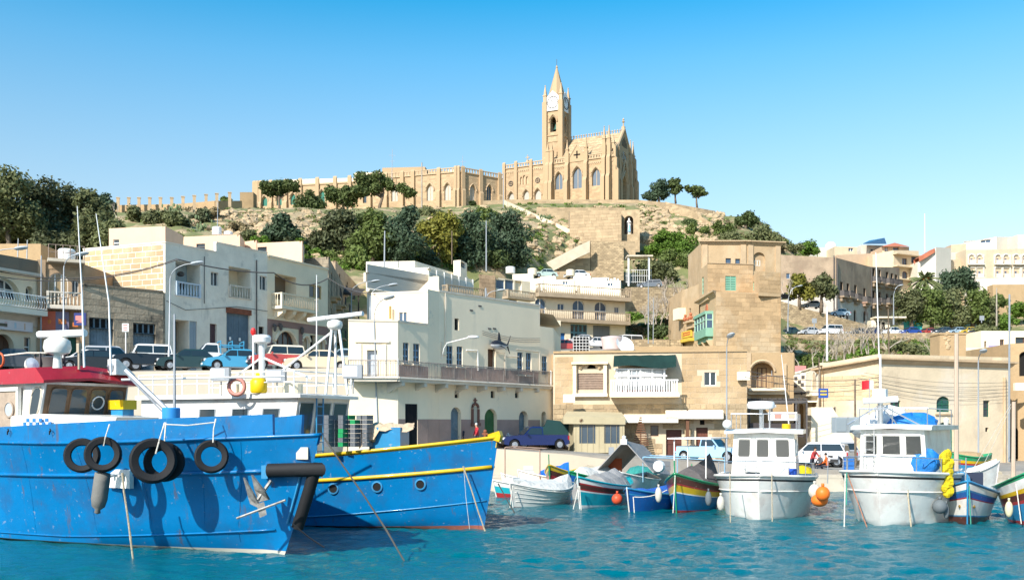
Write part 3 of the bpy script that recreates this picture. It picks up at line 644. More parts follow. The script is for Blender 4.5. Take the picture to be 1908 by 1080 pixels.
# ---------------------------------------------------------------- monastery range
def monastery():
 yc = 236.;c = XY(857,yc);zt = Z(320,yc);zb = Z(392,yc)-2
 A = XY(472,251.);Bq = XY(936,243.)
 t = thing('monastery','long low honey stone building with pointed windows left of the church','building',(c.x,c.y,zb))
 mid = XY(660,245.);f0 = Fac(A,mid,zb,zt,zt);f = Fac(mid,c,zb,zt,zt);g = Fac(c,Bq,zb,zt);mb = MB()
 Mg = sm('shutter_green',(.02,.16,.11),.5)
 for x in (493,520,546,600):gothic_win(f0,t,(x-5,366-(x-493)*.11,x+5,384-(x-493)*.06),Mg,.4,tr=False)
 for x in (735,801,834):gothic_win(f,t,(x-6,346-(x-735)*.04,x+6,375-(x-735)*.02),M_pw,.4)
 for x in (881,912):gothic_win(g,t,(x-5,345,x+5,374),M_glass if x > 900 else M_pw,.4)
 gothic_win(f0,t,(640,355,650,378),M_glass,.4);gothic_win(f,t,(676,350,688,378),M_glass,.4)
 for q in (f0,f,g):q.build(mb)
 bk = [V((Bq.x-9,Bq.y+22)),V((A.x+4,A.y+22))];[Fac(a,b,zb,zt,z2).build(mb) for a,b,z2 in ((Bq,bk[0],zt),(bk[1],A,zt))]
 part('wall',mb,M_church,t);r = MB();r.add([V((A.x,A.y,zt-.4)),V((mid.x,mid.y,zt-.4)),V((c.x,c.y,zt-.4)),V((Bq.x,Bq.y,zt-.4)),V((bk[0].x,bk[0].y,zt-.4)),V((bk[1].x,bk[1].y,zt-.6))],[[0,1,2,3,4,5]]);part('roof',r,M_lime,t)
 for q,L in ((f0,(474,480,485,505,533,560,592,625,652)),(f,(690,720,750,770,818,850,857)),(g,(862,895,930))):
  for px in L:
   b = MB();uc = min(max(.4,q.uv(px,350)[0]),q.L-.4);zz = q.top(uc);buttress(q,b,uc,.9,[(zb+(zz-zb)*.6,.8),(zz+1.0,.5)]);part('buttress',b,M_church,t)
 for q in (f,g):
  b = MB();z1,z2 = q.zt,q.zt2;n = int(q.L/.75)
  for v,h,o in ((-.1,.2,.25),(.95,.2,.2)):b.loft([[q.pt(0,z1+v,-.1),q.pt(0,z1+v,o),q.pt(0,z1+v+h,o),q.pt(0,z1+v+h,-.1)],[q.pt(q.L,z2+v,-.1),q.pt(q.L,z2+v,o),q.pt(q.L,z2+v+h,o),q.pt(q.L,z2+v+h,-.1)]])
  for k in range(n):u = (k+.5)*q.L/n;q.bx(b,u-.16,u+.16,q.top(u)+.05,q.top(u)+.97,0,.14)
  part('pierced_parapet',b,M_trim,t)
 b = MB();zs = Z(352,222)
 f0.bx(b,f0.L*.42,f0.L-.2,f0.top(f0.L*.7)-.4,f0.top(f0.L*.7)-.1,-.05,.2);part('string_course',b,M_trim,t)
 # upper storeys on the roof
 for c_,d_,m_ in ((P(755,320,252)+V((0,3,-3)),(11,7,8),M_church),(P(830,322,250)+V((0,3,-3)),(8,6,7),M_church),(P(620,334,256)+V((0,3,-2)),(22,6,4.4),M_cream),(P(688,325,254)+V((0,3,-2)),(7,6,5),M_cream),(P(848,320,248)+V((0,2,-2)),(3,4,5),M_cream)):b = MB();b.box(c_,d_,-.1);part('roof_storey',b,m_,t)
monastery()
# ---------------------------------------------------------------- white house with the balcony
M_whouse = mat('cream_white_wall',(.88,.735,.53),.8,var=.05,ns=.4,bump=.1,stain=((.5,.45,.37),.7,.62,.08,.5),streak=((.48,.43,.36),1.0,.62,.2,.35))
M_stonebal = mat('balcony_stone',(.62,.55,.45),.85,var=.12,ns=1.2,bump=.2)
def white_house():
 yof = lambda px:66/(1-.00058*(px-818))
 zb = 1.6;zr = Z(543,66);a = XY(818,66);b = XY(1006,yof(1006));c = XY(1031,yof(1031)+.1)
 e0 = XY(649,62.0);e1 = XY(741.5,62.6);e2 = XY(797,64.8);m0 = XY(692,67.3)
 t = thing('white_house','cream two storey house with a long railed balcony and a black shark above its door','house',(a.x-3,a.y,zb));mb = MB();zf = Z(703,62.6)
 ze = Z(599,62.6)
 L1 = Fac(e0,e1,zb,ze);L2 = Fac(e1,e2,zb,ze);L3 = Fac(e2,a,zb,zr);R = Fac(a,b,zb,zr);R2 = Fac(b,c,zb,zr-1.5)
 L1.door(t,(684,652,703,704),sm('pale_blue_door',(.55,.6,.66),.6),0,.25,4)
 s = MB();u0,u1 = L1.uv(684,650)[0],L1.uv(703,650)[0];L1.bx(s,u0-.55,u0-.35,zf,Z(640,62),0,.06);L1.bx(s,u1+.35,u1+.55,zf,Z(640,62),0,.06);L1.bx(s,u0-.75,u1+.75,Z(637,62),Z(633,62),0,.1);part('door_surround',s,M_white,t)
 for x in ((751,638,762,675),(770,640,782,677)):L2.win(t,x,M_blue,M_glass,2,3,0,.15,.08)
 L3.win(t,(800,640,801,641),M_blue,M_glass) if 0 else None
 R.win(t,(847,593,855,615),M_iron,M_dark,1,1,0,.2)
 for x in ((832,644,844,681),(851,645,862,682),(964,656,974,697),(980,657,990,698)):R.win(t,x,M_blue,M_glass,2,3,0,.15,.08)
 R.door(t,(909,650,923,718),M_brown,0,.25,4);R2.win(t,(1010,663,1019,697),M_blue,M_glass,2,3,0,.12,.08)
 s = MB()
 for x in ((832,644,844,681),(851,645,862,682),(964,656,974,697),(980,657,990,698)):
  u0,u1,v0,v1 = R.rect(*x);R.bx(s,u0-.1,u1+.1,v0-.12,v0-.02,0,.14)
 for x in ((751,638,762,675),(770,640,782,677)):u0,u1,v0,v1 = L2.rect(*x);L2.bx(s,u0-.1,u1+.1,v0-.12,v0-.02,0,.14)
 part('window_sills',s,M_stonebal,t)
 # ground floor
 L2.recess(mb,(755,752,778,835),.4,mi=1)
 q = MB();u0,u1,v0,v1 = L2.rect(755,752,778,838);n = 9
 cu = []
 for k in range(2*n+1):cu.append((u0+(u1-u0)*k/(2*n),-.08+.06*(k % 2)))
 q.loft([[L2.pt(u,v0,d) for u,d in cu],[L2.pt(u,v1,d*.6) for u,d in cu]],closed=False);part('curtain',q,sm('black_cloth',(.012,.012,.014),.9),t,'black curtain hung in the doorway')
 R.door(t,(840,758,859,850),M_bluegrey,1,.3,4,rails=2);R.door(t,(903,761,926,850),sm('green_door',(.05,.14,.05),.6,var=.2),1,.3,5);R.door(t,(967,765,984,850),M_bluegrey,1,.4,4)
 R2.recess(mb,(1009,766,1018,815),.8,1,mi=1)
 for px in (792,851,918,963):
  f = L3 if px < 818 else R;uu = f.uv(px,737)[0];f.win(t,None,M_iron,M_dark,1,1,0,.2,.03,name='vent',uvr=(max(.1,uu-.2),uu+.2,Z(741,yof(px)),Z(728,yof(px))))
 for f in (L1,L2,L3,R,R2):f.build(mb)
 bk = [(c.x+1,c.y+9),(m0.x-1,m0.y+8)];Fac(c,bk[0],zb,zr-1.5).build(mb);Fac(bk[0],bk[1],zb,zr).build(mb);Fac(bk[1],m0,zb,zr).build(mb);Fac(m0,e0,zb,ze).build(mb)
 Lm = Fac(m0,a,ze-.4,zr);Lm.win(t,(743,581,758,599),M_wf,M_glassb,2,1,0,.12);Lm.build(mb)
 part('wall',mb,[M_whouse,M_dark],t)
 r = MB();r.add([V((p[0],p[1],zr-.5)) for p in (m0,a,b,c,bk[0],bk[1])],[list(range(6))]);r.add([V((p.x,p.y,ze-.25)) for p in (e0,e1,e2,a,m0)],[list(range(5))]);part('roof',r,M_whouse,t)
 s = MB()
 for f,z in ((Lm,zr),(R,zr),(L1,ze),(L2,ze)):f.bx(s,0,f.L,z-.02,z+.1,-.22,.04)
 part('parapet_coping',s,M_stonebal,t)
 # stair tower at the left of the roof
 s = MB();p0,p1 = XY(692,67.4),XY(733,66.9);g = Fac(p0,p1,ze-.3,Z(545,67));g.build(s);Fac(p1,p1+V((.6,2.5)),ze-.3,Z(545,67)).build(s);part('stair_turret',s,M_whouse,t)
 s = MB();s.tube([P(727,594,66.6),P(727,570,66.6)],.09,8);part('soil_pipe',s,sm('ochre_pipe',(.4,.27,.1),.7),t)
 s = MB();q = P(800,545,69);s.prism([(0,0),(1.5,0),(1.5,1.1),(1.1,1.1)],P(777,544,69),V((1,0,0)),V((0,0,1)),V((0,.6,0)));s.box(P(806,541,69)+V((0,.3,.3)),(.5,.5,1.3));part('roof_buttress',s,M_whouse,t)
 # mauve dado
 s = MB();vt = Z(781,68)
 for f,u0,u1 in ((L2,0,L2.uv(755,800)[0]),(L2,L2.uv(778,800)[0],L2.L),(L3,0,L3.L),(R,0,R.uv(840,800)[0]),(R,R.uv(859,800)[0],R.uv(903,800)[0]),(R,R.uv(926,800)[0],R.uv(967,800)[0]),(R,R.uv(984,800)[0],R.L)):
  f.bx(s,u0+.01,u1-.01,zb,vt,0,.02)
 part('dado',s,mat('dado_paint',(.36,.25,.21),.85,var=.12,ns=1),t)
 # balcony: slab, corbels, railing
 B0 = XY(741.5,61.4);B1 = XY(1068,77.3);f = Fac(B0,B1,zf-.5,zf);s = MB()
 dp = 1.6
 s.add([V((B0.x,B0.y,zf)),V((B1.x,B1.y,zf-.05)),V((c.x,c.y+.4,zf-.05)),V((a.x,a.y,zf)),V((e2.x,e2.y,zf)),V((e1.x,e1.y,zf)),V((e0.x,e0.y-.01,zf)),V((e0.x,e0.y-.9,zf))],[[0,1,2,3,4,5,6,7]])
 pr = [(0,0),(.1,0),(.13,-.1),(.03,-.16),(.0,-.3),(-1.7,-.3)]
 s.loft([[f.pt(-.1,zf+v,n) for n,v in pr],[f.pt(f.L,zf+v,n) for n,v in pr]],closed=False)
 L0 = Fac(XY(649,61.1),B0,zf-.5,zf);s.loft([[L0.pt(0,zf+v,n) for n,v in pr],[L0.pt(L0.L+.1,zf+v,n) for n,v in pr]],closed=False);s.quad(f.pt(-2,zf-.3,-1.6),f.pt(f.L,zf-.3,-.1),f.pt(f.L,zf-.3,-2),f.pt(0,zf-.3,-3)) if 0 else None
 part('balcony_slab',s,M_stonebal,t)
 for k in range(10):
  u = .5+k*(f.L-1.0)/9;s = MB();q0 = f.pt(u-.13,0,0)
  s.prism([(0,zf-.31),(0,zf-.55),(-.5,zf-.62),(-1.1,zf-.95),(-2.4,zf-1.1),(-2.4,zf-.31)],q0,f.n,V((0,0,1)),f.u*.26);part('corbel',s,M_stonebal,t)
 def railing(g,u0,u1,z,name='railing'):
  s = MB();s.tube([g.pt(u0,z+1.0,-.05),g.pt(u1,z+1.0,-.05)],.03,5);s.tube([g.pt(u0,z+.12,-.05),g.pt(u1,z+.12,-.05)],.02,4);n = int((u1-u0)/.15)
  for k in range(n+1):u = u0+k*(u1-u0)/n;s.tube([g.pt(u,z,-.05),g.pt(u,z+1.0,-.05)],.032 if k % 12 == 0 else .014,4,caps=False)
  for k in range(0,n,2):u = u0+(k+1)*(u1-u0)/n;s.tube([g.pt(u+.09*cos(q*pi/3),z+.9+.07*sin(q*pi/3),-.05) for q in range(7)],.01,3,caps=False)
  part(name,s,mat('rusty_railing',(.30,.26,.23),.7,var=.3,ns=3),t,kind='stuff')
 railing(f,0,f.L,zf);railing(L0,0,L0.L,zf)
 s = MB();s.tube([f.pt(.03,zf,-.05),f.pt(.03,zf+1.1,-.05)],.05,6);s.tube([f.pt(f.L-3,zf,-.05),f.pt(f.L-3,zf+1.1,-.05)],.05,6);part('rail_post',s,M_whitep,t)
 # shrine niche between the doors
 u = R.uv(884.5,770)[0];s = MB();v0,v1 = Z(790,69),Z(752,69)
 for k in (-1,1):R.bx(s,u+k*.3-.07,u+k*.3+.07,v0+.1,v1-.35,0,.14)
 R.bx(s,u-.42,u+.42,v0-.12,v0+.1,0,.2);s.tube([R.pt(a_,c_,.07) for a_,c_ in R.arcpts(u-.3,u+.3,v1,1)],.09,6);R.bx(s,u-.05,u+.05,v1,v1+.4,0,.1);R.bx(s,u-.16,u+.16,v1+.2,v1+.28,0,.1)
 q = part('shrine',s,sm('brown_red_stone',(.18,.085,.065),.7),t);s = MB();R.bx(s,u-.25,u+.25,v0+.1,v1-.2,.0,.03);part('pane',s,sm('pale_icon',(.5,.45,.35),.3),q)
 # shark fixed over the balcony door
 p0 = R.pt(R.uv(904,641)[0],Z(643,70),.5);ax = R.u;ring = [];prof = [(0,.03,.0),(.3,.2,0),(.9,.33,.02),(1.5,.34,.0),(2.1,.24,-.03),(2.7,.1,.02),(3.0,.05,.05)]
 s = MB()
 for x,r,dz in prof:ring.append([p0+ax*(x*.62)+V((0,0,dz))+R.n*(r*.8*cos(k*pi/5))+V((0,0,1))*(r*sin(k*pi/5)) for k in range(10)])
 mis = [0 if 0 <= k < 5 else 1 for k in range(10)];s.loft(ring,mis=mis)
 sk = part('shark',s,[sm('shark_black',(.02,.022,.03),.4),sm('shark_belly',(.5,.5,.5),.5)],t,'black and white model shark fixed above the balcony door',smooth=True);s = MB()
 def fin(pl,th=.05):s.prism(pl,p0-R.n*th/2,ax,V((0,0,1)),R.n*th)
 fin([(.75,.28),(1.1,.28),(.95,.85),(.85,.9)]);fin([(1.68,.0),(1.85,.05),(2.15,.75),(1.98,.45)]);fin([(1.7,.02),(1.85,0),(2.05,-.55),(1.88,-.3)])
 for sd in (-1,1):s.add([p0+ax*.6+R.n*sd*.2,p0+ax*.9+R.n*sd*.2,p0+ax*1.05+R.n*sd*.75+V((0,0,-.45))],[[0,1,2]])
 part('fins',s,sm('shark_black',(.02,.022,.03)),sk,kind='stuff')
 s = MB();q0 = R.pt(R.uv(823,640)[0],Z(641,66.3),0);tip = q0+R.u*.9*0+V((1.9,-1.2,.35));s.tube([q0+V((0,0,-1.0)),q0+R.n*.2+V((0,0,-.3)),q0+R.n*.5+V((0,0,.05)),tip],.032,6);l = part('lamp_arm',s,M_whitep,t);s = MB();s.ball(tip+V((.25,-.1,0)),.32,8,5,(1.3,.8,.35));part('lamp_head',s,M_whitep,l,smooth=True)
 s = MB()
 for k in range(3):p,q = R.pt(R.uv(897,615)[0],Z(616,69)-k*.12,.1),R.pt(R.L-.1,Z(630,74)-k*.14,.1);s.tube([p+(q-p)*x-V((0,0,.2*sin(pi*x))) for x in (0,.2,.4,.6,.8,1)],.014,4)
 part('cables',s,M_iron,t,kind='stuff')
 for i,pl in enumerate((((868,652),(889,653),(890,690)),((922,655),(940,657),(940,700)),((940,663),(966,664)),((962,650),(1004,655),(1005,690)),((829,546),(829,640)),((822,636),(822,660),(832,662)),((700,0),(700,1)))[:6]):
  s = MB();s.tube([R.pt(R.uv(x,y)[0],R.uv(x,y)[1],.05) for x,y in pl],.028 if i else .04,5);part('conduit',s,M_whitep if i < 1 else M_stonebal,t)
 for px,py in ((733,0),(894,570),(878,578),(912,612),(921,612)):
  if py:s = MB();u,v = R.uv(px,py);R.bx(s,u-.16,u+.16,v-.05,v+.05,0,.03);part('wall_vent',s,M_iron,t)
 s = MB();R.bx(s,R.uv(868,700)[0],R.L-.2,zf+.0,zf+.95,.01,.03);L2.bx(s,.1,L2.L,zf,zf+.8,.01,.03);R.bx(s,0.2,R.uv(866,700)[0],zf,zf+.9,.01,.03);part('balcony_dado',s,mat('dado_paint',(.36,.25,.21)),t,kind='stuff')
white_house()
# ---------------------------------------------------------------- stone house with tent and white glazed balcony
def stone_house():
 Y = 73.;zb = .6;A = XY(1031,74.5);Bx = XY(1392,72.5)
 t_ = bld('stone_house','long low tan stone house with a white glazed balcony under a dark green shade','house',[A,Bx],zb,Z(655,Y),10,m=M_mortar,parapet=.3,roofm=M_conc);t,fs = t_[0],t_[1];f = fs[0]
 f.win(t,(1312,693,1334,718),M_wf,M_glass,2,1,0,.12,.09);f.win(t,(1212,792,1227,812),M_brown,M_glass,1,1,0,.15,.1)
 f.door(t,(1241,800,1270,852),sm('dark_red_door',(.10,.035,.025),.5),0,.25,3,label='dark red door with a glass panel');f.door(t,(1297,796,1319,850),sm('maroon_door',(.14,.05,.03),.5),0,.25,4);f.win(t,(1304,782,1313,791),M_brown,M_dark,1,1,0,.15)
 f.win(t,(1076,695,1125,726),sm('weathered_shutter',(.30,.22,.17),.8,var=.2),mat('weathered_slats',(.26,.19,.145),.85,var=.25,ns=4),1,7,0,.08,.05)
 a0,a1 = f.uv(1078,690)[0],f.uv(1121,690)[0];f.recess(MB(),None,uvr=(0,.1,0,.1)) if 0 else None
 mb = MB();f.recess(mb,(1094,678,1110,686),.5,1,mi=1)
 M_up = mat('tan_block',(.42,.295,.165),.85,var=.12,ns=.7,bump=.3,obj=.1,stain=((.52,.42,.28),.25,.5,.2,.5));M_lo = mat('rubble_block',(.42,.315,.19),.9,var=.2,ns=1.2,bump=.5,obj=.18)
 zm = Z(752,Y);f.blocks(t,M_up,(f.uv(1270,700)[0],f.L,zm,Z(657,Y)),.42,.85,.02,limit=150);f.blocks(t,M_lo,(0,f.L,zb,zm),.36,.6,.05,name='rubble_stone',limit=150,jit=.4)
 f.blocks(t,M_up,(.1,f.uv(1068,700)[0],zm,Z(662,Y)),.42,.8,.02,limit=40)
 s = MB();f.bx(s,0,f.L,Z(655,Y)-.02,Z(655,Y)+.14,-.3,.12);f.bx(s,f.uv(1183,650)[0],f.uv(1375,650)[0],Z(655,Y),Z(642,Y),-1.5,-1.2);part('parapet_coping',s,M_lime,t)
 bfin(t_,mb,[M_dark])
 # bay with weathered shutters
 s = MB();u0,u1,v0,v1 = f.rect(1068,686,1131,730);f.bx(s,u0,u0+.25,v0-.1,v1+.3,0,.3);f.bx(s,u1-.25,u1,v0-.1,v1+.3,0,.3);f.bx(s,u0-.1,u1+.1,v1+.3,v1+.45,0,.45);f.bx(s,u0-.05,u1+.05,v0-.35,v0-.1,0,.35);part('bay_surround',s,M_cream,t)
 s = MB();ap = f.arcpts(f.uv(1076,690)[0],f.uv(1122,690)[0],Z(674,Y),1);s.tube([f.pt(a,c,.05) for a,c in ap if c > v1],.15,6);part('arch_moulding',s,M_trim,t)
 # glazed balcony
 u0,u1,v0,v1 = f.rect(1140,687,1258,734);b = MB();f.bx(b,u0-.1,u1+.3,v0-.25,v0,0,1.5);bal = part('balcony',b,M_cream,t);b = MB();n = 4
 for k in range(n+1):u = u0+.4+(u1-u0-1.2)*k/n;f.bx(b,u-.06,u+.06,v0,v1,.78,.9)
 f.bx(b,u0+.2,u1-.6,v1-.1,v1,.7,.95);f.bx(b,u0+.2,u1-.6,v1-.62,v1-.5,.78,.93);part('glazing_frame',b,M_whitep,bal);b = MB();f.bx(b,u0+.3,u1-.7,v0,v1-.1,.74,.76);part('pane',b,sm('pale_glass',(.35,.38,.4),.1,spec=.6),bal)
 b = MB();ua = u0+.5
 while ua < u1-1.0:
  w = .07;f.bx(b,ua,ua+.05,v0+.3,v1-.15,.79+.03*random.random(),.84);ua += random.uniform(.07,.1) if int(ua*1.1) % 3 else .35
 part('net_curtain',b,sm('net_curtain',(.75,.74,.72),.9),bal,kind='stuff');b = MB();n = 26
 for k in range(n+1):u = u0+(u1-u0+.1)*k/n;f.bx(b,u-.045,u+.045,v0+.05,v0+.92,1.38,1.42)
 f.bx(b,u0-.05,u1+.2,v0+.92,v0+1.02,1.34,1.46);f.bx(b,u0-.05,u1+.2,v0+.03,v0+.1,1.36,1.44);part('white_railing',b,M_whitep,bal,kind='stuff')
 b = MB()
 for k in range(11):c = f.pt(u0+.8+k*.33,v0+.0,1.15);b.lathe([(.09,0),(.13,.25),(.12,.27)],7,c)
 part('flower_pots',b,sm('terracotta',(.42,.14,.07),.8),bal,kind='stuff')
 b = MB();a0,a1,w0,w1 = f.rect(1144,662,1259,685);pts = []
 for k in range(13):
  q = k/12;u = a0+(a1-a0)*q;sag = .12*sin(q*pi*2.0)
  pts.append([f.pt(u,w1+.02*k % .05,.1),f.pt(u,(w0+w1)/2+sag*.5,.75+.06*sin(k*1.7)),f.pt(u,w0+sag,1.3)])
 b.loft(pts,closed=False);solo('sun_shade','dark green shade cloth stretched over the white glazed balcony','sun shade',b,sm('green_net',(.007,.03,.025),.9,var=.2))
 # tent cafe
 Yt = 71;x0,x1 = P(1069,840,Yt).x,P(1163,840,Yt).x;zt,zb2 = Z(776,Yt),Z(843,Yt);tn = thing('cafe_tent','beige canvas cafe tent with two clear windows on the pavement','tent',((x0+x1)/2,Yt,zb2));g = Fac((x0,Yt),(x1,Yt-.2),zb2,zt);M_can = mat('beige_canvas',(.42,.36,.23),.9,var=.08,ns=.8,bump=.35,bs=3);w = MB()
 for q in ((1079,790,1110,826),(1125,790,1155,826)):g.win(tn,q,M_can,sm('vinyl_window',(.05,.075,.10),.06,spec=.6),1,1,0,.04,.04)
 g.build(w);Fac((x0-.3,Yt+3),(x0,Yt),zb2,zt).build(w);Fac((x1,Yt-.2),(x1+.1,Yt+2.3),zb2,zt).build(w);part('canvas_wall',w,M_can,tn)
 b = MB();e0 = P(1060,778,Yt);zz = Z(765,Yt+1.8);b.add([V((e0.x-.4,Yt-.25,zt+.02)),V((x1+.05,Yt-.35,zt-.05)),V((x1+.05,Yt+2.2,zz-.1)),V((e0.x,Yt+2.4,zz)),V((e0.x-.4,Yt-.25,zt-.5)),V((x1+.05,Yt-.35,zt-.55)),V((e0.x-.5,Yt+2.4,zt-.3))],[[0,1,2,3],[4,5,1,0],[6,4,0,3]]);part('canvas_roof',b,M_can,tn)
 b = MB()
 for k in range(9):u = .15+k*(g.L-.3)/8;g.bx(b,u-.012,u+.012,zb2,zt-.4,0,.02)
 part('seams',b,sm('canvas_seam',(.32,.27,.17),.9),tn,kind='stuff');b = MB()
 for cx in (1083,1155):
  c = P(cx,783,Yt-.3);[b.tube([c,c+V((.16*cos(k*.785),-.02,.16*sin(k*.785)))],.015,3) for k in range(8)]
 part('star_print',b,M_brown,tn,kind='stuff')
 for k,px in enumerate((1090,1104,1134,1150)):
  b = MB();c = P(px,840,Yt+.9);[b.tube([c+V((a,bb,0)),c+V((a,bb,.75 if bb > 0 else .45))],.02,4) for a in (-.2,.2) for bb in (-.2,.2)];b.box(c+V((0,0,.45)),(.42,.42,.03));b.box(c+V((0,.2,.72)),(.42,.03,.14));solo('chair',('leftmost','second from the left','third from the left','rightmost')[k]+' steel chair seen through the windows of the beige cafe tent','chair',b,M_galv,'steel chairs seen through the tent windows')
 # flat awnings
 for x0_,y0_,x1_,y1_,nm in ((1163,771,1263,787,'pale flat awning cassette next to the beige tent'),(1240,763,1346,780,'longer cream awning cassette above the dark red doors')):
  u0,u1,v0,v1 = f.rect(x0_,y0_,x1_,y1_);b = MB();pr = [(0,v1),(.9,v1-.08),(1.05,v1-.2),(1.05,v0),(.95,v0+.02),(.9,v1-.25),(0,v1-.2)]
  b.loft([[f.pt(u0,v,n) for n,v in pr],[f.pt(u1,v,n) for n,v in pr]]);solo('awning',nm,'awning',b,M_white)
 b = MB();c = P(1194,832,72.6)
 b.box(c+V((0,0,1.0)),(.07,.07,2.4))
 for k in range(13):wv = .55*(1-k/13.5)+.05;b.box(c+V((0,-.05,.15+k*.165)),(wv*2,.04,.09))
 solo('slat_tree','dark wooden slat tree ornament leaning on the stone wall','ornament',b,M_brown)
 b = MB();c = P(1281,800,72.3);b.box(c+V((0,0,.2)),(.22,.12,1.9));b.prism([(-.25,0),(.25,0),(0,.3)],c+V((0,-.1,1.15)),V((1,0,0)),V((0,0,1)),V((0,.2,0)));b.box(c+V((0,-.1,-.6)),(.42,.3,.25));solo('wall_shrine','tall narrow wooden wall shrine between the two red doors','wall shrine',b,M_brown)
 # roof clutter
 b = MB();c = P(1082,658,78);b.box(c+V((0,0,.65)),(1.15,1.0,1.1));tk = solo('water_tank','black water tank in a white steel cage on the stone house roof','water tank',b,M_black);MW[tk] = Matrix.Translation(tk.location);b = MB()
 for k in range(6):
  x = c.x-.62+k*.248;b.box((x,c.y-.56,c.z+.65),(.03,.03,1.3));b.box((c.x,c.y-.56,c.z+.05+k*.24),(1.3,.03,.03));b.box((c.x+.62,c.y-.5+k*.2,c.z+.65),(.03,.03,1.3))
 part('cage',b,M_whitep,tk,kind='stuff')
 b = MB();c = P(1141,651,77);b.lathe([(.75,0),(.88,.8),(.9,.85),(.9,.95),(.3,1.05),(.02,1.06)],14,c);solo('water_tank','pale pink round water tank beside the satellite dish','water tank',b,sm('pale_pink_plastic',(.62,.5,.47),.5),smooth=40)
 b = MB();c = P(1161,646,76.4);D = V((.35,-.75,.5)).normalized();Q = D.to_track_quat('Z','Y').to_matrix();b.lathe([(.02,0),(.3,.05),(.55,.16),(.75,.32),(.76,.34),(.55,.2),(.3,.09),(.02,.04)],16,c,Q);b.tube([c-D*.02,V((c.x,c.y+.2,c.z-.9))],.04,6);b.tube([c+Q@V((.0,.6,.2)),c+D*.7],.02,4);solo('satellite_dish','white satellite dish on the stone house roof','satellite dish',b,M_whitep,smooth=30)
stone_house()
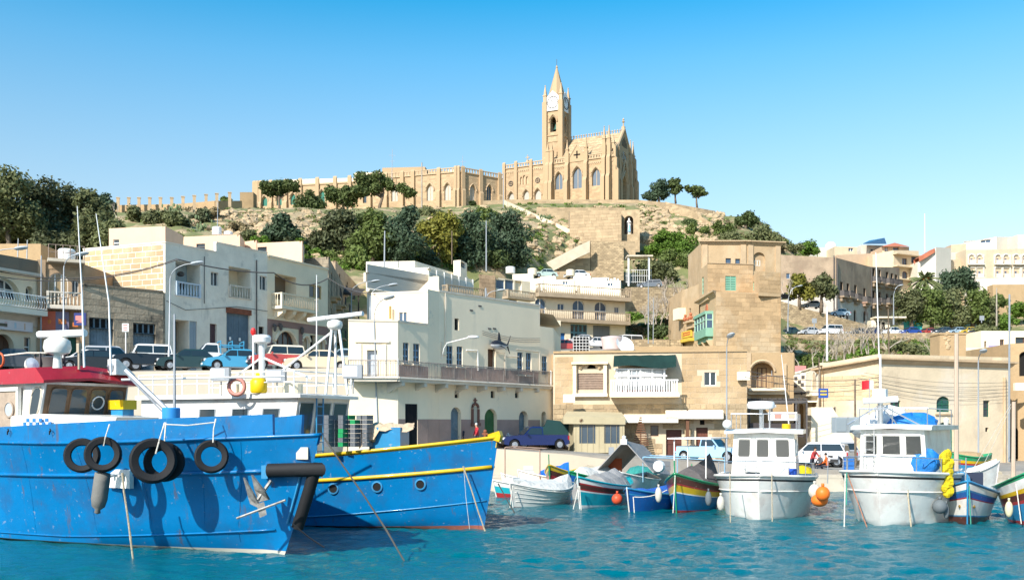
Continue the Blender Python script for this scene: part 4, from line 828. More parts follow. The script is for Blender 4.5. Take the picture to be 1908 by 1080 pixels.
# ---------------------------------------------------------------- small arched house, lane, pink wall
def arch_house():
 Y = 80;A = XY(1391,Y);B = XY(1479,Y-.5);t_ = bld('arched_house','narrow cream stone house with an arched balcony recess','house',[A,B],.8,Z(657,Y),8,m=M_lime,parapet=.2);t,fs = t_[0],t_[1];f = fs[0];mb = MB()
 u0,u1,v0,v1 = f.rect(1399,675,1442,723);f.recess(mb,None,1.0,.9,uvr=(u0,u1,v0,v1));g = Fac(f.pt(u0,0,-.98).xy,f.pt(u1,0,-.98).xy,v0,v1);g.win(t,(1411,685,1428,722),M_brown,M_dark,2,2,0,.05,.1,name='balcony_door');bfin(t_,mb)
 b = MB();u0,u1 = f.uv(1394,722)[0],f.uv(1462,722)[0];f.bx(b,u0,u1,v0-.22,v0,0,.8);f.bx(b,u0,u1,v0-.5,v0-.22,0,.35);part('balcony_slab',b,M_cream,t);b = MB();b.tube([f.pt(u0,v0+.95,.72),f.pt(u1,v0+.95,.72)],.03,5)
 for k in range(24):u = u0+(u1-u0)*k/23;b.tube([f.pt(u,v0,.72),f.pt(u,v0+.95,.72)],.015,4)
 part('railing',b,M_iron,t,kind='stuff');b = MB();b.tube([f.pt(a,c,.04) for a,c in f.arcpts(f.uv(1397,690)[0],f.uv(1444,690)[0],v1+.15,.9)],.1,5);part('arch_moulding',b,M_trim,t)
 b = MB();f.bx(b,0,.35,.8,f.zt,0,.08);f.bx(b,f.L*.76,f.L*.76+.3,Z(722,Y),Z(678,Y),0,.2);part('pilaster',b,M_trim,t)
 # canopy of the restaurant terrace below
 Yc = 74;t2 = thing('terrace_canopy','dark slatted terrace canopy on thin posts below the arched house','canopy',P(1460,850,Yc));b = MB()
 for k in range(12):x = P(1397+k*9.3,740,Yc);b.box((x.x,Yc+2,x.z-.1),(.28,4.2,.07))
 part('slats',b,M_iron,t2,kind='stuff');b = MB();p,q = P(1395,743,Yc),P(1504,741,Yc);b.box(((p.x+q.x)/2,Yc,p.z-.2),(q.x-p.x,.15,.22));b.box(((p.x+q.x)/2,Yc+4,p.z-.2),(q.x-p.x,.15,.22));part('beam',b,M_iron,t2)
 for px in (1396,1438,1483,1503):b = MB();x = P(px,743,Yc);b.box((x.x,Yc,(x.z+.9)/2),(.12,.12,x.z-.9));part('post',b,M_iron,t2)
 b = MB();x0,x1 = P(1398,780,73.4).x,P(1490,780,73.4).x;b.box(((x0+x1)/2,73.6,Z(795,73.5)),(x1-x0,.15,.6));b.box(((x0+x1)/2,74.6,Z(812,73.5)),(x1-x0+.8,2.0,.12));b.box(((x0+x1)/2,74.6,1.6),(x1-x0,.3,1.3));solo('serving_counter','dark restaurant counter under the terrace canopy','counter',b,sm('dark_counter',(.06,.05,.05),.6))
 b = MB();x0,x1 = P(1432,780,73.2).x,P(1486,780,73.2).x;b.box(((x0+x1)/2,73.3,Z(775,73.3)),(x1-x0,.06,.62));mb2 = solo('menu_board','white faded sign board under the terrace canopy','sign',b,sm('sign_white',(.75,.72,.68),.5));b = MB()
 b.box((x0+.7,73.25,Z(774,73.3)),(.5,.04,.35),mi=0);b.box((x1-.5,73.25,Z(773,73.3)),(.6,.04,.4),mi=1);part('print',b,[sm('faded_red',(.55,.25,.2)),sm('faded_tan',(.6,.42,.3))],mb2,kind='stuff')
 # white plastered corner building between the lanes, with pointed windows
 Y = 86;A = XY(1462,Y);B = XY(1501,Y-2);C = XY(1528,80);t_ = bld('corner_house','pale plastered corner house with small pointed windows beside the lane','house',[A,B,C],.8,[Z(701,Y),Z(698,Y),Z(683,82)],m=M_white,back=[(C.x+1,C.y+8),(A.x,A.y+6)],parapet=.1);t,fs = t_[0],t_[1]
 fs[0].win(t,(1475,716,1479,736),M_iron,M_dark,1,1,0,.15,.04);fs[1].win(t,(1512,692,1521,726),M_wf,M_glass,2,3,2,.2,.06);fs[0].win(t,(1491,728,1495,738),M_iron,M_dark,1,1,2,.15,.04);fs[1].win(t,(1512,748,1521,757),M_brown,M_dark,1,1,0,.2);fs[1].win(t,(1510,762,1521,770),M_wf,M_dark,1,1,1,.15);fs[0].door(t,(1470,751,1482,800),M_brown,0,.2,3);fs[0].door(t,(1487,752,1497,800),M_lime,1,.2,3);bfin(t_)
 b = MB();f = fs[0];c = f.uv(1490,713)
 for k,(dx,dz) in enumerate(((-.25,.25),(.25,.3),(-.28,-.15),(.2,-.1),(0,.05))):f.bx(b,c[0]+dx*1.6-.16,c[0]+dx*1.6+.16,c[1]+dz*1.6-.12,c[1]+dz*1.6+.14,0,.06)
 f.bx(b,c[0]-.7,c[0]+.7,c[1]-.95,c[1]-.8,0,.05);part('wall_ornament',b,M_iron,t,kind='stuff');b = MB();g = fs[1];g.bx(b,.1,g.L*.9,Z(738,83),Z(735,83),0,.5);g.bx(b,.2,g.L*.8,Z(750,83),Z(747,83),0,.9);part('ledge',b,M_white,t)
 Y = 92;b = MB();p = Fac(XY(1476,Y),XY(1502,Y),1,Z(681,Y));p.build(b);p.bx(b,0,p.L,1,Z(681,Y),-.4,-.01);solo('pink_wall','short dusty pink wall above the pale corner house','wall',b,sm('dusty_pink',(.55,.22,.2),.8))
 b = MB();f = Fac(XY(1452,84),XY(1481,85.5),1,Z(656,84));f.build(b);f.bx(b,0,f.L,1,Z(656,84),-4,-.01);solo('yard_wall','cream yard wall beside the arched house','wall',b,M_lime)
 # white stair block at lower right of the lane
 b = MB();p = P(1508,840,76.5);b.prism([(0,0),(3.4,0),(3.4,1.8),(1.6,4.6),(0,4.6)],V((p.x,76,.9)),V((1,0,0)),V((0,0,1)),V((0,1.2,0)));solo('stair_block','cream plastered stair flank at the mouth of the lane','stair',b,M_cream)
arch_house()
# ---------------------------------------------------------------- big corner stone house at right
def right_house():
 Yc = 76.;c = XY(1637,Yc);A = XY(1526,80.5);B = XY(1882,80.0);zt = Z(672,Yc);zb = .7
 M_rh = mat('sunbleached_stone',(.60,.49,.34),.85,var=.12,ns=.5,bump=.25,stain=[((.42,.33,.23),.6,.53,.12,.5),((.68,.6,.48),.3,.55,.1,.6)],streak=((.34,.28,.21),.8,.58,.2,.5))
 t_ = bld('harbour_house','large pale stone corner house with green arched window and block parapet','house',[A,c,B],zb,[zt-.6,zt,zt-.1],m=M_rh,back=[(B.x+.5,B.y+12),(A.x,A.y+10)],parapet=.1,roofm=M_conc);t,fs = t_[0],t_[1];f,g = fs[0],fs[1];mb = MB()
 g.win(t,(1659,746,1678,774),M_green,M_glass,2,1,0,.2,.08);g.win(t,(1745,738,1770,767),M_green,sm('green_glass',(.03,.10,.09),.2),2,2,.8,.18,.08);g.win(t,(1832,746,1844,776),M_green,M_glass,1,2,0,.2,.07);g.win(t,(1836,796,1842,804),M_iron,M_dark,1,1,0,.2,.04)
 rc = g.door(t,(1742,786,1779,858),sm('teal_door',(.06,.19,.16),.6),.8,.3,6,label='teal arched double door');f.door(t,(1560,735,1563,756),M_brown,0,.1,1) if 0 else None
 bfin(t_,mb);b = MB();u0,u1,v0,v1 = g.rect(1740,735,1775,770);g.bx(b,u0+.1,u1-.1,v0-.12,v0,0,.12);part('window_sill',b,M_trim,t)
 cornice((f,g),t,M_trim,None,.5,.45,dz=.25);M_pb = mat('pale_block',(.58,.47,.32),.85,var=.1,ns=.8,bump=.3,obj=.12)
 zt2 = Z(659,Yc);s = MB();
 for q in (f,g):
  h = Fac(q.A,q.B,q.zt+.25,zt2 if q is g else zt2-.5,zt2);h.build(s);h.blocks(t,M_pb,(0,h.L,h.zb,zt2),.36,1.05,.015,name='parapet_block',limit=110);h.bx(s,0,h.L,h.zb,zt2-.4,-.4,-.02)
 part('block_parapet',s,M_mortar,t)
 M_yb = mat('golden_block',(.60,.46,.28),.85,var=.15,ns=.8,bump=.4,obj=.12);f.blocks(t,M_yb,(0,f.L,Z(745,78),f.zt-.4),.33,.85,.03,name='golden_block',limit=120)
 b = MB();b.tube([g.pt(g.uv(1870,700)[0],Z(703,80),.12),g.pt(g.uv(1870,700)[0],.8,.12)],.11,7);part('drainpipe_or_lamp_shadow',b,M_trim,t)  # tube standing in for the street lamp's shadow on this wall; no pipe there
 # cables along the facade
 for k in range(5):
  b = MB();p0 = P(1610-k*6,694+k*5,75.2);p1 = P(1880,712+k*6,79.4);b.tube([p0+(p1-p0)*x-V((0,0,.7*sin(pi*x)*(.5+k*.15))) for x in [i/10 for i in range(11)]],.013,4);solo('cable',['uppermost','second highest','middle','second lowest','lowest'][k]+' of the thin cables sagging across the large pale corner house','cable',b,M_iron,'cables on the large corner house')
 # right edge: golden passage with arch
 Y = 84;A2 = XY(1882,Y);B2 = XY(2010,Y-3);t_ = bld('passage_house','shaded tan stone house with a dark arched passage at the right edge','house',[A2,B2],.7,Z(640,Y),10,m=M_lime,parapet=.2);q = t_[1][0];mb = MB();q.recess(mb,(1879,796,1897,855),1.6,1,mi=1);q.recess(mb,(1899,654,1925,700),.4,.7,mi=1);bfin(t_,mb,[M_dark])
 # pale house above with glazed porch and faded banner
 Y = 96;A3 = XY(1828,Y);B3 = XY(1986,Y);t_ = bld('upper_pale_house','pale peach house with small windows above the big corner house','house',[A3,B3],3,Z(616,Y),9,m=M_cream,parapet=.15);t,q = t_[0],t_[1][0]
 for r in ((1834,635,1838,647),(1863,632,1871,644),(1892,628,1925,660)):q.win(t,r,M_brown,M_glass,1 if r[0] < 1840 else 2,1,0,.2,.06)
 bfin(t_);b = MB();q.bx(b,q.uv(1786,650)[0],q.uv(1879,650)[0],3,Z(649,Y),.3,1.2);q.bx(b,q.uv(1879,650)[0],q.uv(1990,650)[0],3,Z(645,Y),.3,1.0);part('terrace_wall',b,M_cream,t)
 b = MB();p0,p1 = P(1842,660,94.4),P(1878,643,94.4);b.obox((p0.x,94.4,p0.z),(p1.x-p0.x,0,.0),(0,.06,0),(0,0,p1.z-p0.z));bn = solo('banner','faded lilac banner hung on the terrace wall of the pale peach house','banner',b,sm('lilac',(.33,.29,.5),.7));b = MB()
 b.box(((p0.x+p1.x)/2,94.38,(p0.z+p1.z)/2),((p1.x-p0.x)*.6,.03,.22));b.box(((p0.x+p1.x)/2,94.38,p0.z+.2),((p1.x-p0.x)*.8,.03,.08));part('print',b,sm('sign_white',(.75,.72,.68)),bn,kind='stuff')
 # stone pillar with worn face
 b = MB();p = P(1766,660,88);b.box((p.x,88,Z(643,88)-1),(2.3,2.0,Z(624,88)-Z(662,88)+2));b.box((p.x,88,Z(623.5,88)),(2.45,2.15,.12));pl = solo('stone_pillar','square block pillar with a worn carved face behind the block parapet','pillar',b,M_lime);b = MB()
 for k in range(9):b.ball((p.x-.5+random.uniform(-.25,.25),86.98,Z(650,88)+k*.17),random.uniform(.08,.17),6,4,(1.4,.5,.8))
 part('worn_relief',b,M_rocks,pl,kind='stuff')
right_house()
# ---------------------------------------------------------------- tall tan house with green bay window
def tan_house():
 Y = 115.;zb = 7.;t = thing('tan_house','tall tan block house with green shutters and a green enclosed wooden balcony','house',P(1380,655,Y));zl = Z(543.5,Y);M_tan = mat('tan_wall',(.45,.32,.185),.85,var=.12,ns=.5,bump=.2,stain=((.55,.42,.27),.3,.5,.15,.6));mb = MB()
 c0 = XY(1334,Y);c1 = XY(1454.5,Y+1.5);l0 = XY(1302,Y+9.5);f = Fac(c0,c1,zb,zl);g = Fac(l0,c0,zb,zl)
 g.win(t,(1308,640,1313,650),M_brown,M_dark,1,1,0,.2) if 0 else None
 f.build(mb);g.build(mb)
 u0,v = 0,0;zu = Z(491,Y+3);m0 = XY(1318.5,Y+3);m1 = XY(1403,Y+4);ml = XY(1301,Y+9);h = Fac(m0,m1,zl-.5,zu);h.win(t,(1351.5,514,1371.5,541),M_teal,sm('sage_slats',(.13,.34,.25),.6,var=.2),2,6,0,.1,.12,label='green shuttered window on the upper block');h.build(mb)
 gl = Fac(ml,m0,zl-.5,zu);gl.win(t,(1308,516,1311,548),M_teal,M_teal,1,4,0,.1,.1);gl.build(mb)
 r0 = XY(1414.5,Y+.4);r1 = XY(1454.5,Y+1.4);rl = XY(1402,Y+4);zr = Z(504,Y);rr = Fac(r0,r1,zl-.4,zr);rg = Fac(rl,r0,zl-.4,zr);rg.win(t,(1403,525,1405,541),M_teal,M_teal,1,3,0,.1);rr.build(mb);rg.build(mb);Fac(r1,r1+V((1,9)),zb,zr).build(mb);Fac(c1,c1+V((1,9)),zb,zl).build(mb);Fac(m1,m1+V((.4,6)),zl,zu).build(mb)
 # left wing
 w0 = XY(1270,Y+14.5);w1 = XY(1302.5,Y+8.5);zw = Z(530,Y+9);wf = Fac(w0,w1,zb,zw);wf.win(t,(1284,574,1287,592),M_iron,M_dark,1,1,0,.2,.05);wf.build(mb);Fac(w0+V((-.3,9)),w0,zb,zw).build(mb)
 part('wall',mb,M_tan,t);b = MB();b.add([V((p.x,p.y,zl-.02)) for p in (l0,c0,c1,c1+V((1,9)))],[[0,1,2,3]]);b.add([V((p.x,p.y,zu-.2)) for p in (ml,m0,m1,m1+V((.4,6)))],[[0,1,2,3]]);b.add([V((p.x,p.y,zr-.2)) for p in (rl,r0,r1,r1+V((1,9)))],[[0,1,2,3]]);b.add([V((p.x,p.y,zw-.2)) for p in (w0,w1,w1+V((0,8)),w0+V((0,8)))],[[0,1,2,3]]);part('roof',b,M_lime,t)
 M_tb = mat('tan_house_block',(.44,.30,.165),.85,var=.14,ns=.6,bump=.3,bs=4,obj=.16,stain=[((.58,.46,.31),.22,.5,.15,.6),((.35,.235,.13),.2,.56,.12,.5)])
 f.blocks(t,M_tb,(0,f.L,Z(660,Y),zl-.1),.52,1.05,.02,limit=220);h.blocks(t,M_tb,(0,h.L,zl,zu-.05),.5,1.05,.02,name='upper_block',limit=80);rr.blocks(t,M_tb,(0,rr.L,zl,zr-.05),.5,1.05,.02,name='pale_block',limit=50)
 cornice((g,),t,M_trim,None,.7,.5,dz=.15);cornice((h,),t,M_trim,None,.2,.12,dz=.1)
 # green bay
 u0,u1 = .6,g.L-.6;u0 = g.uv(1307,600)[0];u1 = g.uv(1329,600)[0];z0,z1 = Z(627,Y+2),Z(580,Y+2);b = MB();o = .9
 g.bx(b,u0,u1,z0,z0+1.0,0,o);g.bx(b,u0,u1,z1-.35,z1,0,o+.08);g.bx(b,u0+.3,u1-.3,z0-.5,z0,0,o*.6);bay = part('bay_window',b,M_teal,t,'sage green enclosed wooden balcony');b = MB()
 n = 4
 for k in range(n+1):u = u0+(u1-u0-.12)*k/n;g.bx(b,u,u+.12,z0+1.0,z1-.35,o-.15,o-.02);
 for vv in (z0+1.9,):g.bx(b,u0,u1,vv,vv+.1,o-.15,o-.015)
 g.bx(b,u1-.13,u1-.01,z0+1.0,z1-.35,0,.12);g.bx(b,u1-.12,u1-.02,z0+1.9,z0+2.0,0,o-.1);part('frame',b,sm('pale_green_frame',(.35,.55,.42),.6),bay);b = MB();g.bx(b,u0+.05,u1-.05,z0+.9,z1-.3,.05,o-.1);part('pane',b,M_glassb,bay)
 b = MB()
 for u in (u0+.4,(u0+u1)/2,u1-.4):b.prism([(0,z0-.4),(.8,z0-.45),(.2,z0-1.3),(0,z0-1.5)],g.pt(u-.15,0,0),g.n,V((0,0,1)),g.u*.3)
 part('carved_corbels',b,M_trim,t,kind='stuff');b = MB();p = g.pt((u0+u1)/2,z1+.2,.02);b.prism([(-.6,0),(.6,0),(.45,.7),(0,1.0),(-.45,.7)],p,g.u,V((0,0,1)),g.n*.1);part('arch_tympanum',b,sm('terracotta',(.42,.14,.07)),t)
 # left wing: balcony, statues, yellow sign
 b = MB();uu = wf.uv(1290,600)[0];wf.bx(b,uu-1.2,uu+1.4,Z(602,Y+11),Z(599,Y+11),0,.8);wf.bx(b,uu-1.0,uu+1.2,Z(612,Y+11),Z(602,Y+11),0,.4);part('small_balcony',b,M_trim,t);b = MB();[b.ball(wf.pt(uu+dx,Z(596,Y+11)+dz,.6),r,7,5) for dx,dz,r in ((-1,.2,.3),(-.9,.6,.2),(.9,.2,.3),(1,.6,.2),(0,.1,.2))];part('plant_urns',b,sm('terracotta',(.42,.14,.07)),t,kind='stuff')
 b = MB();wf.bx(b,wf.uv(1273,620)[0],wf.uv(1291,620)[0],Z(628,Y+12),Z(616,Y+12),.05,.25);sg = part('yellow_sign',b,sm('sign_yellow',(.62,.42,.06),.5),t);b = MB();[wf.bx(b,wf.uv(1275,620)[0]+.15,wf.uv(1290,620)[0]-.1,Z(y,Y+12),Z(y-1.6,Y+12),.25,.28) for y in (620.5,624.5)];part('lettering',b,sm('sign_red',(.5,.06,.04)),sg);b = MB();wf.bx(b,wf.uv(1270,630)[0],wf.uv(1294,630)[0],Z(637,Y+12),Z(631,Y+12),.05,.7);part('awning',b,sm('sign_yellow',(.75,.5,.03)),t)
 b = MB();p = XY(1262,Y+14);wf.bx(b,-.5,1.5,Z(596,Y+14),Z(575,Y+14),-.3,1.0);part('side_balcony',b,M_cream,t)
 # rear block
 Y2 = 132;t_ = bld('rear_stone_house','tan stone block house with a small arched niche behind the tall tan house','house',[XY(1307,Y2),XY(1391,Y2),XY(1455,Y2+1)],14,Z(452,Y2),10,m=mat('tan_wall',LIME),parapet=.2);t,fs = t_[0],t_[1];q,r = fs[0],fs[1]
 for x in ((1352,481,1362,491),(1370,482,1379,492)):q.win(t,x,M_iron,M_glassb,1,1,0,.2,.1)
 mb = MB();rc = r.recess(mb,(1403,470,1426,505),.35,.9);k = Fac(r.pt(rc[0],0,-.33).xy,r.pt(rc[1],0,-.33).xy,rc[2],rc[3]);k.win(t,(1406,485,1416,495),M_wf,M_glass,2,1,0,.05,.1);bfin(t_,mb);cornice((q,r),t,M_trim,None,.6,.5,dz=.25);b = MB()
 [ff.bx(b,u,u+.7,14,ff.zt-.3,0,.15) for ff,u in ((q,.1),(q,q.L-.8),(r,r.L-.8),(r,.2))];part('pilaster',b,M_trim,t)
tan_house()
# ---------------------------------------------------------------- street row at left
ZS = 7.3
def left_row():
 # cream house with white railing, far left
 A,B = XY(-330,56),XY(70,68.9);zt = Z(487,68.9);t_ = bld('cream_arch_house','cream house at the left edge with a big arched window and curved white railing','house',[A,B],ZS,zt,9,m=M_cream,parapet=.3);t,fs = t_[0],t_[1];f = fs[0];f.zt = zt
 f.win(t,(-22,518,37,556),M_wf,M_glass,3,2,.9,.55,.1);f.win(t,(48,533,61,561),M_wf,M_glass,1,1,1,.45,.08);f.door(t,(-14,622,26,700),M_brown,1,.5,4,rails=1);f.win(t,(45,628,57,664),M_wf,M_glass,1,2,0,.2,.08);bfin(t_)
 b = MB();f.bx(b,0,f.L,Z(511,68.9)-.05,zt+.02,-.05,.12);part('stained_parapet',b,M_greystone,t);b = MB();f.bx(b,0,f.L,Z(516,68.9),Z(511,68.9),-.05,.45);f.bx(b,f.uv(25,600)[0]-12,f.L,Z(610,68.9),Z(588,68.9),-.05,.1);part('ledge',b,M_stonebal,t)
 vb = Z(588,68.9);u1 = f.L-.1;b = MB();f.bx(b,0,u1,vb-.1,vb+.25,-.05,1.1);part('balcony_slab',b,M_white,t);b = MB();b.tube([f.pt(0,vb+1.2,1.05),f.pt(u1,vb+1.2,1.05),f.pt(u1,vb+1.2,0)],.045,6);b.tube([f.pt(0,vb+.35,1.05),f.pt(u1,vb+.35,1.05),f.pt(u1,vb+.35,0)],.03,5)
 u = f.L-9
 while u < u1:b.tube([f.pt(u,vb+.35,1.05),f.pt(u,vb+.5,1.16),f.pt(u,vb+.75,1.2),f.pt(u,vb+1.0,1.08),f.pt(u,vb+1.2,1.05)],.022,4);u += .2
 part('curved_railing',b,M_whitep,t,kind='stuff')
 b = MB();u0,ua,v0,v1 = f.rect(-8,598,54,616);f.bx(b,u0-1,ua,v0,v1,.25,.38);s = solo('shop_sign','long pale shop sign with washed out picture above the arched door','sign',b,sm('sign_pale',(.66,.62,.62),.4,var=.1));b = MB()
 for k in range(7):f.bx(b,ua-5.2+k*.75,ua-4.8+k*.7,v0+.1+.03*(k % 3),v1-.12,.38,.39,k % 3)
 f.bx(b,ua-4,ua-2,v0+.2,v1-.25,.391,.4,3);part('print',b,[sm('faded_tan',(.6,.42,.3)),sm('faded_rose',(.6,.45,.45)),sm('faded_sky',(.45,.58,.65)),sm('faded_black',(.1,.09,.06))],s,kind='stuff')
 # brown stone house
 C = XY(156,70.2);zt2 = Z(492,70.2);M_br = mat('brown_wall',(.40,.28,.175),.9,var=.15,ns=.8);t_ = bld('brown_stone_house','narrow brown stone house with a balustrade balcony and tall arched window','house',[B,C],ZS,zt2,8,m=M_br,parapet=.1);t,fs = t_[0],t_[1];f = fs[0]
 f.win(t,(90,508,127,553),M_wf,sm('gold_reflecting_glass',(.34,.25,.14),.1,spec=.6),3,1,1,.25,.1);f.win(t,(134,521,146,552),M_wf,M_glass,2,1,1,.2,.07)
 mb = MB();f.recess(mb,(76,629,126,705),2.5,mi=1);f.door(t,(127,628,142,705),M_green,0,.3,4);f.blocks(t,mat('brown_block',(.40,.275,.17),.9,var=.2,ns=1,bump=.4,obj=.2),(.25,f.L,Z(583,70),zt2-.2),.3,.55,.03,name='brown_stone',limit=240,jit=.3);bfin(t_,mb,[M_dark])
 f.balus(t,M_stonebal,f.uv(86,560)[0],f.uv(153,560)[0],Z(574,70),1.0,0,1.0,.24);b = MB();f.bx(b,-.02,.5,ZS,zt2+.1,0,.14);part('pilaster',b,mat('brown_wall',(.3,.2,.12)),t)
 b = MB();f.bx(b,f.uv(88,500)[0],f.L+.05,zt2-.05,zt2+.16,-2.5,.9);part('roof_slab',b,M_conc,t);b = MB()
 u0,u1 = f.uv(90,480)[0],f.L;L = [f.pt(u0+(u1-u0)*k/5,zt2+.1,.8) for k in range(6)]
 for p in L:b.tube([p,p+V((0,0,1.0))],.03,5)
 for h in (.5,1.0):b.tube([p+V((0,0,h)) for p in L],.025,5)
 part('roof_railing',b,sm('brown_metal',(.3,.22,.17),.6),t,kind='stuff')
 b = MB();b.lathe([(.55,0),(.58,.8),(.5,.9),(.05,.95)],14,f.pt(f.uv(125,480)[0],zt2+.15,-.6));solo('water_tank','white round water tank behind the brown house roof railing','water tank',b,M_whitep,smooth=40)
 b = MB();q = Fac(XY(-60,74),XY(76,74),13,Z(454,74));q.build(b);Fac(XY(76,74),XY(91,77),13,Z(454,74)).build(b);q.bx(b,0,q.L,13,Z(454,74)-.02,-3,-.02);solo('roof_room','pale block roof room behind the stained parapet at the left edge','roof room',b,M_lime)
 # orange and purple shop sign, hanging blue sign
 u0,u1,v0,v1 = f.rect(76,581,128,616);b = MB();f.bx(b,u0,u0+(u1-u0)*.52,v0,v1,.3,.42,0);f.bx(b,u0+(u1-u0)*.52+.004,u1,v0,v1,.3,.42,1);s = solo('shop_sign','orange and purple shop fascia above the dark garage opening','sign',b,[sm('sign_orange',(.55,.12,.06),.5),sm('sign_purple',(.2,.17,.24),.5)]);b = MB();um = u0+(u1-u0)*.62
 f.bx(b,um,um+.5,v0+.45,v0+.8,.42,.44);f.bx(b,um+.9,um+1.25,v0+.3,v0+.6,.42,.44);b.ball(f.pt(u0+.5,v0+.6,.42),.18,8,4,(1,.2,1));part('logo',b,sm('logo_orange',(.7,.2,.05)),s,kind='stuff')
 b = MB();p = P(151,596,67.5);q,r = P(139,583,67.5),P(161,606,67.5);b.obox((q.x,67.4,r.z),(r.x-q.x,0,0),(0,.14,0),(0,0,q.z-r.z));s = solo('hanging_sign','square dark blue sign with red print hanging between brown and grey houses','sign',b,sm('sign_blue',(.02,.035,.16),.4));b = MB();b.prism([(0,0),(.45,-.15),(.45,.3),(0,.3)],(q.x+.12,67.39,r.z+.35),(1,0,0),(0,0,1),(0,-.03,0));b.box((p.x,67.39,r.z+.2),(.5,.03,.06));part('print',b,sm('sign_rose',(.55,.2,.18)),s,kind='stuff')
 # low dirty stone garages
 D,E = XY(155,69.2),XY(304,73.2);zt3 = Z(530,69.2);t_ = bld('stone_garage','low soot stained stone garage with two faded blue double doors','garage',[D,E],ZS,zt3,4,m=M_greystone,parapet=.15);t,fs = t_[0],t_[1];g = fs[0]
 for r in ((166,592,212,700),(248,602,290,700)):
  u0,u1,v0,v1 = g.rect(*r);g.door(t,None,M_bluegrey,0,.3,8,rails=2,uvr=(u0,u1,v0,v1-.75),name='garage_door');w = g.win(t,None,M_bluegrey,M_dark,4,1,0,.3,.12,name='door_light',uvr=(u0,u1,v1-.75,v1))
 M_gb = mat('sooty_block',(.36,.295,.21),.9,var=.2,ns=.7,bump=.4,obj=.15,stain=((.05,.048,.04),.3,.54,.1,.9),streak=((.09,.08,.07),.8,.55,.2,.6));g.blocks(t,M_gb,(0,g.L,ZS+1,zt3-.1),.42,.95,.02,name='sooty_block',limit=200);bfin(t_);b = MB();g.bx(b,0,g.L,zt3-.02,zt3+.1,-.3,.06);part('coping',b,M_greystone,t)
 b = MB();p = P(234,610,67.6);b.obox((p.x-.22,67.55,p.z-.28),(.44,0,0),(0,.05,0),(0,0,.56));b.tube([V((p.x,67.63,ZS)),V((p.x,67.63,p.z+.28))],.04,6);s = solo('street_sign','small white notice sign on a post before the garage doors','sign',b,M_whitep);b = MB();[b.box((p.x,67.54,p.z+.18-k*.11),(.3,.02,.04)) for k in range(4)];part('lettering',b,sm('sign_red',(.5,.06,.04)),s,kind='stuff')
 # weathered grey house
 G0 = XY(308,73.6);G1 = XY(498,82.5);G2 = XY(155,76.6);zg = Z(452,73.6);t_ = bld('grey_house','weathered grey white house with two open loggias and tall corrugated door','house',[G2,G0,G1],ZS,[zg,zg,zg],m=M_greyplaster,back=[(G1.x-3,G1.y+5),(G2.x+2,G2.y+6)],parapet=.3,roofm=M_conc);t,fs = t_[0],t_[1];fl,f = fs[0],fs[1]
 fs[2].zt = fs[1].zt2;mb = MB()
 fl.blocks(t,mat('golden_flank_block',(.50,.355,.205),.85,var=.12,ns=.8,bump=.3,obj=.16,stain=((.56,.44,.29),.4,.5,.1,.7)),(0,fl.L-.15,ZS+6,zg-.1),.42,.85,.018,name='flank_block',limit=260,gap=.06)
 for r,mi in (((327,489,373,552),1),((426,499,467,555),2)):f.recess(mb,r,1.5,mi=mi)
 f.win(t,(393,507,407,532),M_wf,M_glass,2,1,0,.2,.07);f.win(t,(484,514,497,540),M_wf,M_glass,2,1,0,.2,.07)
 f.recess(mb,(326,596,352,700),2.0,mi=3);f.door(t,(353,598,367,700),sm('pale_blue_leaf',(.3,.36,.4),.6),0,.1,3,name='garage_leaf');f.door(t,(391,603,404,700),sm('dull_purple_door',(.09,.05,.055),.6),0,.2,3)
 f.door(t,(422,584,465,700),sm('corrugated_blue',(.11,.16,.2),.6,var=.2),0,.15,14,rails=0,name='corrugated_door');f.win(t,(482,608,492,628),M_iron,M_dark,1,1,0,.2,.05)
 bfin(t_,mb,[sm('loggia_blue',(.42,.52,.56),.8),M_cream,M_dark]);b = MB();u0,u1,v0,v1 = f.rect(421,575,467,585);f.bx(b,u0,u1,v0,v1,0,.12);part('rust_lintel',b,mat('rust',(.22,.075,.04),.9,var=.3,ns=3),t)
 b = MB();h = f.L*.47;f.bx(b,h,f.L,zg-.02,zg+.75,-.25,.0);f.bx(b,h,f.L,zg+.75,zg+.84,-.28,.05);f.bx(b,0,h-.003,zg-.0,zg+.09,-.28,.05);fl.bx(b,0,fl.L,zg,zg+.09,-.28,.05);part('parapet_coping',b,M_greyplaster,t)
 for r,m in (((327,528,373,554),sm('pale_blue_balusters',(.55,.62,.68),.7)),((426,534,467,557),M_stonebal)):u0,u1,v0,v1 = f.rect(*r);f.balus(t,m,u0,u1,v0+.05,v1-v0,0,.12,.28,returns=False,slab=0)
 b = MB();v = Z(640,75);[f.bx(b,f.uv(x,640)[0],f.uv(x+3.5,640)[0],Z(631,78)+dz,Z(625,78)+dz,-.08,-.05) for x,dz in ((428,0),(446,0))];part('notice',b,M_whitep,t,kind='stuff')
 b = MB();b.tube([f.pt(f.uv(477,600)[0],v,.08) for v in (ZS,zg)],.05,6);b.tube([f.pt(f.uv(380,600)[0],v,.05) for v in (Z(560,75),zg-.5)],.03,5);part('pipe',b,M_iron,t)
 b = MB();b.tube([f.pt(u_,zz,.06) for u_,zz in ((f.uv(x,500)[0],Z(y,73.6+9*(x-308)/190)) for x,y in ((309,560),(345,578),(395,575),(440,572),(498,580)))],.02,4);part('wall_cable',b,M_iron,t)
 b = MB();c = f.pt(f.uv(352,520)[0],Z(507,75),-.9);b.ball(c,.3,8,5,(1,.5,.7));b.box(f.pt(f.uv(352,520)[0]+.3,Z(528,75),-1.2),(.4,.3,.5));part('hung_tools',b,M_iron,t,kind='stuff')
 # penthouse and rear roof rooms
 zz = zg-.3
